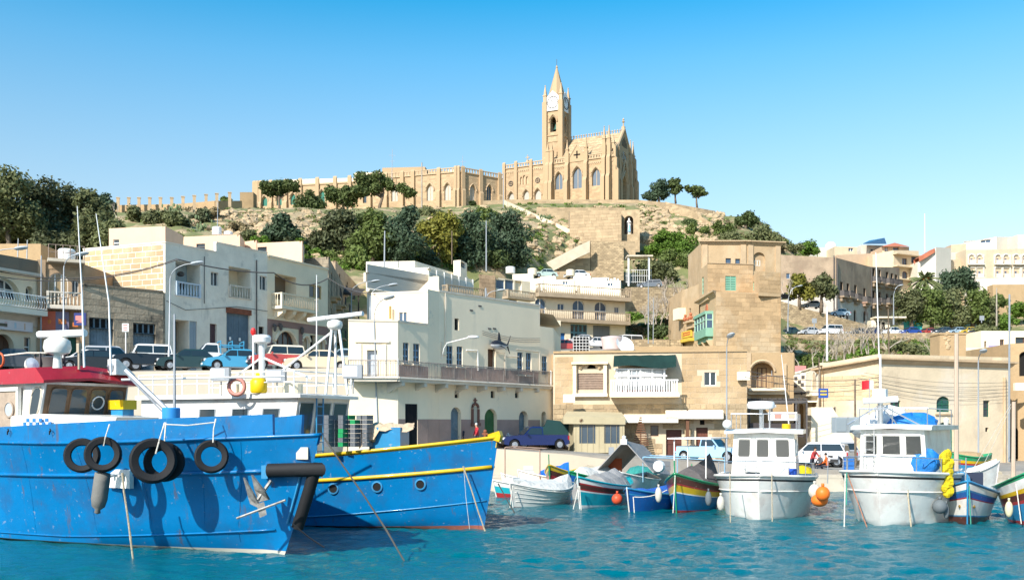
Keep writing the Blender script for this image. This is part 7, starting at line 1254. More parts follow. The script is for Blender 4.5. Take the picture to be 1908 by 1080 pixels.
# yaw: 180 points left; >180 turns the nose towards the viewer
for a in (('sedan','dark grey sedan parked at the left end of the upper street',20,0,65.5,200,'charcoal',(.04,.045,.055)),('sedan','black sedan behind the red wheelhouse roof',172,0,66.5,205,'black',(.015,.016,.018)),('hatchback','white small car half hidden behind the black sedan',160,0,69.5,200,'white',(.7,.7,.7)),('large_suv','silver estate like off roader seen behind the dark soft top jeep',212,0,70.5,20,'silver',(.45,.46,.48)),
          ('offroader','black jeep with white soft top',266,0,65.6,207,'black',(.015,.016,.018)),('hatchback','dark green hatchback between the jeep and the blue car',350,0,66,206,'dark_green',(.02,.045,.045)),('hatchback','bright blue and white hatchback before the corrugated door',436,0,66,206,'sky_blue',(.06,.3,.48)),('offroader','red jeep with cream top before the mauve wall',515,0,66.3,207,'red',(.42,.06,.05)),('sedan','cream classic sedan at the right of the red jeep',590,0,66.5,200,'cream',(.62,.53,.38)),('estate_car','pale blue estate car half hidden by the white house',638,0,69,205,'pale_blue',(.3,.4,.47)),('van','dark van deep in the narrow street',632,0,76,260,'black',(.015,.016,.018))):
 car(*a,z=STZ+(.02 if a[4] < 69 else .25),group=G1_,roofm=M_whitep if 'soft top' in a[1] and a[0] == 'offroader' else (sm('cream_top',(.68,.62,.5),.7) if 'cream top' in a[1] else None))
def zr_(px,Y):return zroad((px-CX)/F*Y)+.03
for a in (('pickup_truck','navy blue pickup before the house corner',994,0,70.5,196,'deep_navy',(.010,.016,.085)),('pickup_truck','dark teal covered truck parked behind the navy pickup',1015,0,74,186,'dark_teal',(.012,.05,.055)),('sedan','white sedan seen from behind next to the green arched door',918,0,71.5,28,'white',(.7,.7,.7)),('pickup_truck','pale blue pickup beside the left white wheelhouse',1325,0,69,322,'powder_blue',(.3,.5,.66)),('large_suv','white off roader between the two white wheelhouses',1515,0,71,168,'white',(.7,.7,.7)),('large_suv','grey off roader parked behind the white one',1545,0,75,200,'silver',(.45,.46,.48)),('pickup_truck','silver pickup facing the boats beside the stair flank',1560,0,72,235,'silver',(.45,.46,.48)),('hatchback','dark parked car hidden behind the left white wheelhouse',1368,0,73.5,260,'black',(.015,.016,.018)),('estate_car','dark estate car at the rear of the lane mouth',1520,0,76.5,185,'charcoal',(.04,.045,.055))):
 car(*a,z=zr_(a[2],a[4]),group=G2_)
for a in (('sedan','red car before the bright blue door of the apartment block',1048,653,131,196,'red',(.42,.06,.05)),('sedan','white sedan below the grey slat shutters',1108,648,131,203,'white',(.7,.7,.7)),('hatchback','silver car hidden behind the white sedan of the upper row',1082,643,134,203,'silver',(.45,.46,.48)),('van','white van at the right end of the apartment row',1168,650,131,200,'white',(.7,.7,.7)),('estate_car','grey estate car parked under the grotto canopy',1212,537,174,165,'slate',(.08,.095,.11)),('hatchback','small white car among the roof tanks below the path',1075,520,160,195,'white',(.7,.7,.7)),('hatchback','small pale green car among the roof tanks below the path',1015,518,160,195,'pale_green',(.4,.5,.45))):car(*a,group=G3_)
for i,(px,k,n,c,lb) in enumerate(((1470,'hatchback','dark_green',(.02,.045,.045),'dark car nearest the tall tan house on the hill road'),(1507,'hatchback','silver',(.45,.46,.48),'silver car second from the tall tan house'),(1548,'van','white',(.7,.7,.7),'white van behind the leafless shrubs'),(1600,'sedan','slate',(.08,.095,.11),'slate grey car right of the white van'),(1626,'hatchback','navy',(.02,.03,.09),'navy car before the kiosk'),(1660,'hatchback','white',(.7,.7,.7),'white car between navy and blue cars'),(1695,'hatchback','royal_blue',(.02,.06,.28),'royal blue car before the turquoise stall'),(1727,'sedan','red',(.42,.06,.05),'red car under the roadside trees'),(1757,'hatchback','slate',(.08,.095,.11),'slate car right of the red one'),(1782,'hatchback','pale_blue',(.25,.42,.55),'light blue car below the dense trees'),(1803,'hatchback','yellow',(.55,.38,.04),'yellow car near the right end of the row'),(1818,'hatchback','charcoal',(.04,.045,.055),'charcoal car at the right end of the row'))):car(k,lb,px,0,174.5+(1.5 if k == 'sedan' else 0),200 if i < 9 else 195,n,c,z=19.78,group=G4_)
for px,py,n,c,lb in ((1463,558,'black',(.015,.016,.018),'black car at the top of the stone ramp'),(1512,573,'silver',(.45,.46,.48),'silver car halfway down the stone ramp'),(1563,588,'pale_blue',(.3,.4,.47),'pale blue car at the foot of the stone ramp')):o = car('hatchback',lb,px,py,185.5,190,n,c,group=G4_);o.location.z += -.15
# small truck with rails
t = dup(PROTO['pickup_truck'],V((P(392,0,70.8).x,70.8,STZ+.3)),rad(205),'white flatbed truck with blue load rails behind the blue hatchback',G1_,(1,1,1.18));t['category'] = 'truck';t.name = 'flatbed_truck';TODO.append((t,paint('white',(.7,.7,.7)),None));b = MB()
for x in (-2.2,-1.4,-.6):b.tube([V((x,-.8,1.0)),V((x,-.8,1.75)),V((x,.8,1.75)),V((x,.8,1.0))],.04,5)
for y in (-.8,.8):b.tube([V((-2.2,y,1.5)),V((-.6,y,1.5))],.04,5)
o = part('load_rail',b,sm('rail_blue',(.05,.3,.5)),t,local=True)
for o,pt,roofm in TODO:
 recolor(o,CARP,pt)
 if roofm:
  for ch in o.children:
   if ch.name.startswith('cabin'):ch.material_slots[0].link = 'OBJECT';ch.material_slots[0].material = roofm
b = MB();p = V((P(1012,0,74).x,74,zr_(1012,74)))
b.prism([(-2.2,1.0),(-2.2,1.9),(0,2.15),(.5,1.0)],p+V((.3,-.9,0)),(-1,-.1,0),(0,0,1),(0,1.8,0));solo('truck_cover','dark teal tarpaulin cover on the truck behind the navy pickup','tarpaulin',b,sm('teal_tarp',(.012,.05,.05),.7))
# ---------------------------------------------------------------- people
def person(label,p,h,yaw,top,trousers,hair,pose='stand',group=None):
 s = h/1.72;t = thing('person',label,'person',p,yaw,group)
 if pose == 'sit':hip,chest,kn,ft = (0,0,.5),(.12,0,.98),((.42,.5),(.42,.06)),None
 elif pose == 'bend':hip,chest = (0,0,.9),(.22,0,1.3)
 else:hip,chest = (0,0,.92),(.02,0,1.38)
 vs = [hip,((hip[0]+chest[0])/2,0,(hip[2]+chest[2])/2),chest,(chest[0]+.03,0,chest[2]+.13),(chest[0]+.06,0,chest[2]+.2),(chest[0]+.07,0,chest[2]+.33)];rs = [.15,.14,.15,.06,.085,.075];es = [(0,1),(1,2),(2,3),(3,4),(4,5)]
 for sd in (-1,1):
  k = len(vs);kneex = .42 if pose == 'sit' else .05
  vs += [(hip[0],sd*.1,hip[2]-.06),(hip[0]+kneex,sd*.11,.5 if pose != 'sit' else .48),(hip[0]+kneex-.02,sd*.11,.08),(hip[0]+kneex+.14,sd*.12,.04)];rs += [.095,.065,.045,.04];es += [(0,k),(k,k+1),(k+1,k+2),(k+2,k+3)]
  k = len(vs);fw = .3 if pose != 'stand' else .08;vs += [(chest[0],sd*.19,chest[2]),(chest[0]+.06+fw*.3,sd*.25,chest[2]-.28),(chest[0]+.1+fw,sd*.2,chest[2]-.48+fw*.4),(chest[0]+.13+fw*1.2,sd*.2,chest[2]-.56+fw*.5)];rs += [.065,.05,.035,.035];es += [(2,k),(k,k+1),(k+1,k+2),(k+2,k+3)]
 me = bpy.data.meshes.new('body');me.from_pydata([tuple(V(v)*s) for v in vs],es,[]);o = bpy.data.objects.new('body',me);COL.objects.link(o)
 md = o.modifiers.new('skin','SKIN');
 for v,r in zip(me.skin_vertices[0].data,rs):v.radius = (r*s,r*s)
 me.skin_vertices[0].data[0].use_root = True;o.modifiers.new('sub','SUBSURF').levels = 1;dg = bpy.context.evaluated_depsgraph_get();m2 = bpy.data.meshes.new_from_object(o.evaluated_get(dg));o.modifiers.clear();o.data = m2;m2.materials.clear();[m2.materials.append(m) for m in (top,trousers,sm('skin',(.45,.24,.16),.6),PLAST)]
 for f in m2.polygons:
  c = f.center/s;f.use_smooth = True;f.material_index = 2 if c.z > chest[2]+.1 or (abs(c.y) > .17 and c.x > chest[0]+.12+fw and c.z > hip[2]-.2) else 0 if c.z > hip[2]+.02 or abs(c.y) > .19 and c.z > hip[2]-.1 else 3 if c.z < .1 else 1
 o.parent = t;b = MB();c = V((chest[0]+.055,0,chest[2]+.27))*s;b.ball(c+V((-.015,0,.035))*s,.1*s,8,6,(1,.95,1.05));part('hair',b,hair,t,local=True,smooth=True);b = MB();b.ball(c+V((.09,0,-.02))*s,.016*s,5,4);part('nose',b,sm('skin',(.45,.24,.16)),t,local=True);return t
HG,HD,HR = sm('grey_hair',(.5,.5,.48),.8),sm('dark_hair',(.03,.025,.02),.8),sm('auburn_hair',(.2,.07,.03),.8);TRS = sm('dark_trousers',(.03,.035,.05),.8)
def zq_(px,Y):return zr_(px,Y)
for lab,px,Y,z,yaw,top,hair,pose,h in (('person with white hair in a red top behind the yellow bow rail',889,67.5,None,200,sm('red_top',(.45,.03,.04),.8),HG,'stand',1.66),('person with auburn hair beside the one in red',861,67.8,None,240,TRS,HR,'stand',1.35),('person in a red and dark jacket bending at the stern rails',1513,66.8,.95,300,sm('red_jacket',(.4,.05,.05),.8),HD,'bend',1.78),('person in dark grey clothes sitting on the quay next to the one in orange',1531,66.5,.95,200,sm('grey_top',(.09,.09,.1),.8),HG,'sit',1.7),('person in an orange top sitting on the quay',1543,66.3,.95,150,sm('orange_top',(.6,.13,.03),.8),HD,'sit',1.7),('person in bright pink walking by the right hill road',1842,176,20.0,250,sm('pink_top',(.75,.08,.28),.8),HD,'stand',1.7),('person in white just left of the pink walker',1833,177,20.0,90,M_whitep,HD,'stand',1.7)):
 x = (px-CX)/F*Y;person(lab,V((x,Y,zr_(px,Y) if z is None else z)),h,rad(yaw),top,TRS,hair,pose)
# ---------------------------------------------------------------- lamps, poles, cables
def lamp(label,base,top,head,r=.06,group='street lamps',hm=None):
 t = thing('street_lamp',label,'street lamp',base,0,group);b = MB();d = head-top;n = [top+V((d.x*(1-cos(a)),d.y*(1-cos(a)),d.z*sin(a))) for a in [k*pi/16 for k in range(9)]]
 b.tube([base,base+V((0,0,1.3)),base+V((0,0,1.35)),top]+n[1:],[r*1.4,r*1.4,r*.9,r*.7]+[r*.5]*8,7);part('pole',b,M_galv,t,smooth=40);dx = d.normalized() if d.length else V((1,0,0));dx.z = .12;dx.normalize();b = MB();q = dx.to_track_quat('Z','Y').to_matrix();b.lathe([(.06,-.1),(.2,.05),(.25,.35),(.19,.68),(.03,.8)],8,head-dx*.1,q@Matrix.Diagonal((1,.55,1)));part('lamp_head',b,hm or sm('lamp_grey',(.42,.44,.45),.4),t,smooth=40)
for a in (('street lamp curving right before the brown stone house',P(118,693,64.5),P(119,500,64.5),P(146,474,64.5)),('street lamp curving right before the left loggia',P(315,690,65),P(317,520,65),P(360,491,65)),('street lamp head reaching in from the left edge',P(-40,690,64),P(-38,490,64),P(32,463,64)),('tall street lamp before the left corner of the white house',V((P(697,0,60.5).x,62.3,.9)),V((P(697,0,62.3).x,62.3,Z(592,62.3))),P(720,556,61.6)),('street lamp before the tan house and stone house corner',V((P(1354,0,66.5).x,66.5,1.0)),P(1354,655,66.5),P(1359,627,66)),('street lamp before the big corner house, right of its arched window',V((P(1823,0,69.5).x,69.5,.9)),P(1823,672,69.5),P(1831,655,68)),('street lamp at the left of the ramp trees',P(1468,617,172),P(1469,560,172),P(1488,533,172)),('street lamp at the right end of the old terrace',P(1665,605,173),P(1665,555,173),P(1676,532,173)),('street lamp over the canopied balcony in the narrow street',P(654,640,98),P(655,545,98),P(695,524,98)),('street lamp low in the narrow street, arm to the right',P(690,600,88),P(690,555,88),P(727,531,88)),('small street lamp before the brown block wall',P(905,560,105),P(908,552,105),P(929,541,105))):lamp(*a,r=.062 if a[1].y < 120 else .11)
def pole(label,a,c,r=.09,m=None,name='pole',group='poles',extra=None):
 b = MB();b.tube([a,c],[r*.75,r*.5],7);
 if extra:extra(b,c)
 return solo(name,label,'pole',b,m or M_galv,group)
def xarm(b,c):b.box(c+V((0,0,-.4)),(1.4,.12,.12));b.box(c+V((0,0,-.9)),(1.0,.12,.12));[b.ball(c+V((x,0,-.25)),.1,5,4) for x in (-.6,0,.6)]
for a in (('grey pole rising before the grey green hillside tree',P(613,500,150),P(614,395,150),.17),('grey pole above the curved roof house',P(716,505,126),P(717,430,126),.15),('brown wooden pole beside the yellow green tree',P(842,492,150),P(842,430,150),.14,M_bark),('pale pole before the dark carobs',P(906,505,148),P(906,411,148),.15),('wooden utility pole before the long building, right of the large pine',P(786,392,222),P(786,303,222),.25,M_twig),('thin pole with lantern at the left end of the church',P(938,408,224),P(938,322,224),.16),('short pole on the leftmost of the white tanks',P(405,426,90),P(406,378,92),.05),('thin white mast on the far right skyline',P(1723,470,236),P(1723,398,236),.16,M_whitep),('white flagpole before the leafless shrubs',P(1541,672,86),P(1541,572,86),.12,M_whitep),('brown pole beside the leafless shrubs',P(1657,690,110),P(1655,575,110),.12,M_bark),('utility pole at the right end of the hill road',P(1857,622,172),P(1857,536,172),.2,M_twig),('grey pole at the right of the rubble slope',P(1208,640,120),P(1208,480,120),.1),('thin pole on the rubble slope',P(1217,640,124),P(1218,555,124),.08),('twin posts upper roof pole at the left edge',P(33,479,70),P(34,444,70),.06),('roof post right of the left edge post',P(50,482,70),P(51,447,70),.06),('pole behind the pink wall',P(1527,850,79.2),P(1526,665,79.2),.08,M_bark),('wooden quay post left of the arched green window',V((P(1594,0,70).x,70,1)),P(1593,706,70),.12,M_bark),('drain pipe post between cream and brown houses',P(76,690,68.2),P(77,476,68.2),.08),('pole before the arch house corner',P(1438,700,76),P(1438,690,76),.05)):pole(*a[:4],m=a[4] if len(a) > 4 else None)
for a in (('thin radio mast behind the large umbrella pine',P(730,350,240),P(731,278,240),.1),('thin radio mast near the right end of the long building',P(862,335,246),P(862,290,246),.1)):pole(*a,name='radio_mast',extra=lambda b,c:[b.box(c+V((0,0,-1.5-k*1.4)),(1.6-.4*k,.06,.06)) for k in range(2)])
b = MB();p = V((P(1763,0,66).x,66,.95));b.tube([p,V((p.x,66,Z(795,66)))],.075,8);t = solo('harbour_lamp','dark lamp post with a glass lantern on the quay before the corner house','street lamp',b,sm('slate_post',(.1,.12,.15),.5));MW[t] = Matrix.Translation(t.location);b = MB();b.lathe([(.11,0),(.2,.45),(.21,.47),(.05,.6)],8,V((p.x,66,Z(794,66))));part('lantern',b,sm('clear_lantern',(.6,.6,.55),.2),t)
def cable(label,p,q,sag,r=.025,group='overhead cables'):
 b = MB();b.tube([p+(q-p)*x-V((0,0,sag*4*x*(1-x))) for x in [k/12 for k in range(13)]],r,4);solo('overhead_cable',label,'cable',b,M_iron,group)
cable('cable from the left edge to the grey house corner',P(-5,505,66),P(330,482,72.5),.9,.03);cable('second cable from the left edge to the grey house corner',P(-5,515,66),P(331,484,72.5),.8,.03);cable('thick cable bundle along the grey house facade',P(331,483,72.4),P(510,508,81.5),.25,.05);cable('cable bundle along the cream mauve house facade',P(510,508,81.5),P(612,518,88.5),.8,.05);cable('cable from the white house to the street lamp',P(612,518,88.5),P(700,548,66.5),.3,.03)
for i in range(3):cable(('upper','middle','lower')[i]+' thin wire crossing the narrow arched house',P(1392-i*4,690+i*12,71),P(1640,702+i*9,74),.5,.02)
for px,py,Y,lab in ((1517,618,171,'square road sign seen from behind among the parked cars'),(1829,596,172,'road sign seen from behind at the right hill road')):b = MB();p = P(px,py-25 if px < 1600 else 588,Y);b.tube([P(px,py+5,Y),p],.08,6);b.box(p+V((0,-.1,-.4)),(.8,.05,.8));solo('road_sign',lab,'sign',b,M_galv)
b = MB();p = P(1655,722,74.8);b.tube([p+V((0,0,-4.6)),p],.03,5);
# quay clutter
b = MB();c = V((P(1795,0,68).x,68,.9));
for k in range(5):
 pass
b.loft([[c+V((cos(a)*r*1.0,sin(a)*r*.6,z)) for a in [j*pi/6 for j in range(12)]] for r,z in ((1.75,0),(1.7,.8),(1.2,1.35),(.6,1.45))]);solo('stone_mound','pale smoothed stone block on the quay at the foot of the corner house','stone',b,M_lime,smooth=False)
for i,(px,w) in enumerate(((1752,1.8),(1757,1.2),(1762,.7))):b = MB();x = P(1765,0,68.5).x;b.box((x+(.9-w/2),69,1.0+i*.3),(w*1.4,.8,.3));solo('stone_step',('bottom','middle','top')[i]+' stone step on the quay before the teal door','step',b,M_lime)
b = MB();x = P(1139,0,65.5).x;b.tube([V((x,65.5,.9)),V((x,65.5,2.3))],.05,6);b.box((x,65.5,2.45),(.34,.3,.5));solo('quay_bollard_lamp','small grey lantern box on a post beside the sloping cream wall','lantern',b,M_galv)
# ---------------------------------------------------------------- boats
def bpaint(n,c,coat=.2,**k):
 k.setdefault('stain',[((c[0]*.5+.2,c[1]*.6+.17,c[2]*.6+.14),5.5,.64,.02,.8),((c[0]*.7+.02,c[1]*.62,c[2]*.6),.8,.5,.15,.6)]);k.setdefault('streak',([c[0]*.8+.035,c[1]*.8+.012,c[2]*.8],1.9,.6,.12,.45));return mat('boat_'+n,c,.32,var=.10,ns=.7,bump=.28,bs=1.1,spec=.35,coat=coat,**k)
BLUE = bpaint('blue',(.0,.145,.36),coat=.05,streak=((.10,.06,.04),3.2,.61,.06,.55));BWHITE = bpaint('white',(.76,.74,.68));YEL = bpaint('yellow',(.62,.40,.01));REDB = bpaint('red',(.36,.03,.03));GRNB = bpaint('green',(.02,.28,.12));TURQ = bpaint('turquoise',(.015,.36,.42));BRNB = bpaint('maroon',(.10,.035,.025));ANTI = bpaint('antifouling',(.28,.10,.07));LBLUE = bpaint('light_blue',(.03,.22,.42));NAVY = bpaint('navy',(.01,.10,.34));DECK = mat('worn_deck',(.42,.36,.27),.9,var=.2,ns=2);ROPE = mat('rope',(.40,.34,.24),.95,var=.25,ns=14);ROPEW = mat('pale_rope',(.6,.56,.48),.95,var=.2,ns=14)
STEEL = sm('stainless',(.6,.61,.62),.25,metal=.8)
class Boat:
 def __init__(s,name,label,stem,ang,L,B,zg,rake=.8,fa=.6,fp=2.2,wa=.75,wp=1.6,wf=.8,stern=.85,fl=1.4,dbl=False,keel=-.5,cat='boat',group=None,tz=0):
  """stem: world XY of the stem head; ang: heading in degrees; zg(t): gunwale height"""
  f = V((cos(rad(ang)),sin(rad(ang))));o = V(stem)-f*L;s.t = thing(name,label,cat,(o.x,o.y,tz),rad(ang),group);s.L,s.B,s.zg,s.rake,s.fa,s.fp,s.wa,s.wp,s.wf,s.st,s.fl,s.dbl,s.keel = L,B,zg,rake,fa,fp,wa,wp,wf,stern,fl,dbl,keel;s.ch = 0;s.M = MW[s.t]
 def half(s,t,a,p):
  if s.dbl and t < .5:t = 1-t*1.0
  q = 1 if t <= 1-a else 1-((t-(1-a))/a)**p
  if not s.dbl and t < .3:q *= s.st+(1-s.st)*(t/.3)
  return max(q,.0004)
 def pt(s,t,v,sd=-1,out=0.):
  hb,hw = s.half(t,s.fa,s.fp),s.half(t,s.wa,s.wp)*s.wf;w = v**s.fl;h = s.B/2*(hw+(hb-hw)*w)*(1 if v > .02 else .25)+out;h = max(min(h,.0004+abs(out)),h-s.ch*1.3*max(0,t-.25)*max(0,.3-v)/.3);e = max(0,(t-.55)/.45)**1.5;x = t*s.L-s.rake*e*(1-v)**1.15
  if s.dbl:x += s.rake*.7*max(0,(.45-t)/.45)**1.5*(1-v)
  return V((x,sd*h,s.keel+(s.zg(t)-s.keel)*v))
 def W(s,p):return s.M@V(p)
 def hull(s,bands,n=30,deckv=.85,deckm=None,cap=None,capr=.05,transm=None):
  """bands: [(v, material)] from the keel up, v being the top of each band"""
  mats = [];b = MB();vs = [0.];mi = []
  for v,m in bands:
   if m not in mats:mats.append(m)
   k = max(1,int((v-vs[-1])/.09));v0 = vs[-1]
   for j in range(k):vs.append(v0+(v-v0)*(j+1)/k);mi.append(mats.index(m))
  ts = [1-(1-k/n)**1.25 for k in range(n+1)]
  for sd in (-1,1):b.loft([[s.pt(t,v,sd) for v in vs] for t in ts] if sd < 0 else [[s.pt(t,v,sd) for v in vs] for t in ts[::-1]],closed=False,mis=mi)
  if not s.dbl:b.add([s.pt(0,v,-1) for v in vs]+[s.pt(0,v,1) for v in vs[::-1]],[list(range(2*len(vs)))],mi[-1])
  h = part('hull',b,mats,s.t,local=True,smooth=50);d = MB();d.loft([[s.pt(t,deckv,-1),s.pt(t,deckv,1)] for t in ts],closed=False);part('deck',d,deckm or DECK,s.t,local=True)
  if cap:
   for sd in (-1,1):c = MB();c.tube([s.pt(t,1,sd,.01) for t in ts],capr,6);part('gunwale',c,cap,s.t,local=True,smooth=True)
  c = MB();iv = [[s.pt(t,1,sd) for t in ts] for sd in (-1,1)]
  for sd in (-1,1):c.loft([[s.pt(t,deckv,sd,-.06),s.pt(t,1,sd,-.05)] for t in ts],closed=False)
  part('bulwark_inside',c,bands[-1][1],s.t,local=True);return h
 def strake(s,v,r,m,t0=0,t1=.995,name='rubbing_strake',sides=(-1,1),flat=None):
  for sd in sides:b = MB();b.tube([s.pt(t0+(t1-t0)*k/24,v(t0+(t1-t0)*k/24) if callable(v) else v,sd,.02) for k in range(25)],r,6);part(name,b,m,s.t,local=True,smooth=True)
 def stempost(s,m,r=.07,top=.35,name='stem_post'):
  b = MB();b.tube([s.pt(1,v,-1)*1 for v in (0.05,.3,.6,.9,1)]+[s.pt(1,1)+V((.1*top,0,top))],r,6);part(name,b,m,s.t,local=True)
def fr(b,o,ax,ay,pts,th,m,par,name='frame',r=.05):pass
def house(bt,x0,x1,w,z0,z1,rake=0,m=None,taper=0.,name='wheelhouse',roof=.25,roofm=None,rt=.12,camber=.0):
 """cabin box in boat coordinates with a raked front and an overhanging roof"""
 b = MB();w2 = w/2;a = [V((x0,-w2,z0)),V((x1,-w2,z0)),V((x1,w2,z0)),V((x0,w2,z0))];c = [V((x0,-w2+taper,z1)),V((x1+rake,-w2+taper,z1)),V((x1+rake,w2-taper,z1)),V((x0,w2-taper,z1))];b.add(a+c,[[0,1,5,4],[1,2,6,5],[2,3,7,6],[3,0,4,7],[4,5,6,7]]);h = part(name,b,m or BWHITE,bt.t,local=True);r = MB();e = roof;r.loft([[V((x,y*(w2+e),z1+rt*(k)+camber*(1-abs(y)))) for y in (-1,-.5,0,.5,1)]+[V((x,y*(w2+e),z1-.02+camber*(1-abs(y)))) for y in (1,.5,0,-.5,-1)] for x,k in ((x0-e*.5,1),(x1+rake-.1,1),(x1+rake+e*1.2,.6))]);part('cabin_roof',r,roofm or BWHITE,bt.t,local=True);return h,a,c
def pane(par,A,B,C,D,u0,u1,v0,v1,fm,gm=None,fw=.05,rounded=.0,e=.015,name='window'):
 """window on the quad A (bottom left) B C D by fractions of it"""
 def q(u,v,n=0):return (A+(B-A)*u)*(1-v)+(D+(C-D)*u)*v+nn*n
 nn = (B-A).cross(D-A).normalized();cs = [(u0,v0),(u1,v0),(u1,v1),(u0,v1)];k = rounded
 if k:du,dv = (u1-u0)*k,(v1-v0)*k;cs = [(u0+du,v0),(u1-du,v0),(u1-.25*du,v0+.25*dv),(u1,v0+dv),(u1,v1-dv),(u1-.25*du,v1-.25*dv),(u1-du,v1),(u0+du,v1),(u0+.25*du,v1-.25*dv),(u0,v1-dv),(u0,v0+dv),(u0+.25*du,v0+.25*dv)]
 b = MB();b.tube([q(u,v,e) for u,v in cs+[cs[0]]],fw/2,4);o = part(name,b,fm,par,local=True);g = MB();g.add([q(u,v,e) for u,v in cs],[list(range(len(cs)))]);part('pane',g,gm or M_glass,o,local=True);return o
def rail(bt,pts,h,m=M_whitep,r=.025,mid=1,every=1,name='railing'):
 b = MB();b.tube([p+V((0,0,h)) for p in pts],r,5);[b.tube([p+V((0,0,h*(k+1)/(mid+1))) for p in pts],r*.8,4) for k in range(mid)]
 for p in pts[::every]:b.tube([p,p+V((0,0,h))],r,5)
 return part(name,b,m,bt.t,local=True)
def tyre(label,c,R,r,axis,group='tyre fenders'):
 b = MB();q = V(axis).to_track_quat('Z','Y').to_matrix();b.lathe([(R*.62,-r*.75),(R*.9,-r),(R*.99,-r*.7),(R,-r*.2),(R,r*.2),(R*.99,r*.7),(R*.9,r),(R*.62,r*.75),(R*.6,r*.5),(R*.82,0),(R*.6,-r*.5),(R*.62,-r*.75)],28,(0,0,0),q);b.f = [f for f in b.f if len(f) == 4];b.m = b.m[:len(b.f)];b.uv = b.uv[:len(b.f)]
 b.v = [tuple(V(v)+V(c)) for v in b.v];t = solo('tyre',label,'tyre',b,M_black,group,smooth=35);MW[t] = Matrix.Translation(t.location);b = MB()
 for s in (-1,0,1):b.lathe([(R*1.004,s*r*.5-.015),(R*1.012,s*r*.5),(R*1.004,s*r*.5+.015)],28,c,q)
 b.f = [f for f in b.f if len(f) == 4];b.m = b.m[:len(b.f)];b.uv = b.uv[:len(b.f)];part('tread_ribs',b,M_black,t,kind='stuff')
def rope(label,pts,r=.025,m=ROPE,sag=0,group='mooring ropes',name='rope'):
 b = MB();P_ = [V(p) for p in pts];r *= .68
 if len(P_) == 2:p,q = P_;P_ = [p+(q-p)*x-V((0,0,sag*4*x*(1-x))) for x in [k/14 for k in range(15)]]
 b.tube(P_,r,6)
 # twisted strands
 for s in range(2):b.tube([p+V((cos(i*2.1+s*3.14)*r*.5,sin(i*2.1+s*3.14)*r*.4,0)) for i,p in enumerate(P_)],r*.8,4)
 return solo(name,label,'rope',b,m,group)
def ballf(label,c,r,m,sc=(1,1,1),n='fender'):b = MB();b.ball(c,r,14,9,sc);b.tube([V(c)+V((0,0,r*sc[2]*.95)),V(c)+V((0,0,r*sc[2]+.12))],r*.22,6);solo(n,label,'fender',b,m,'fenders hanging on the boats',smooth=True)
def drum(b,c,r,h,w,m=0):b.lathe([(r*.9,0),(r,.03),(r,h-.03),(r*.9,h)],16,c,mi=m)
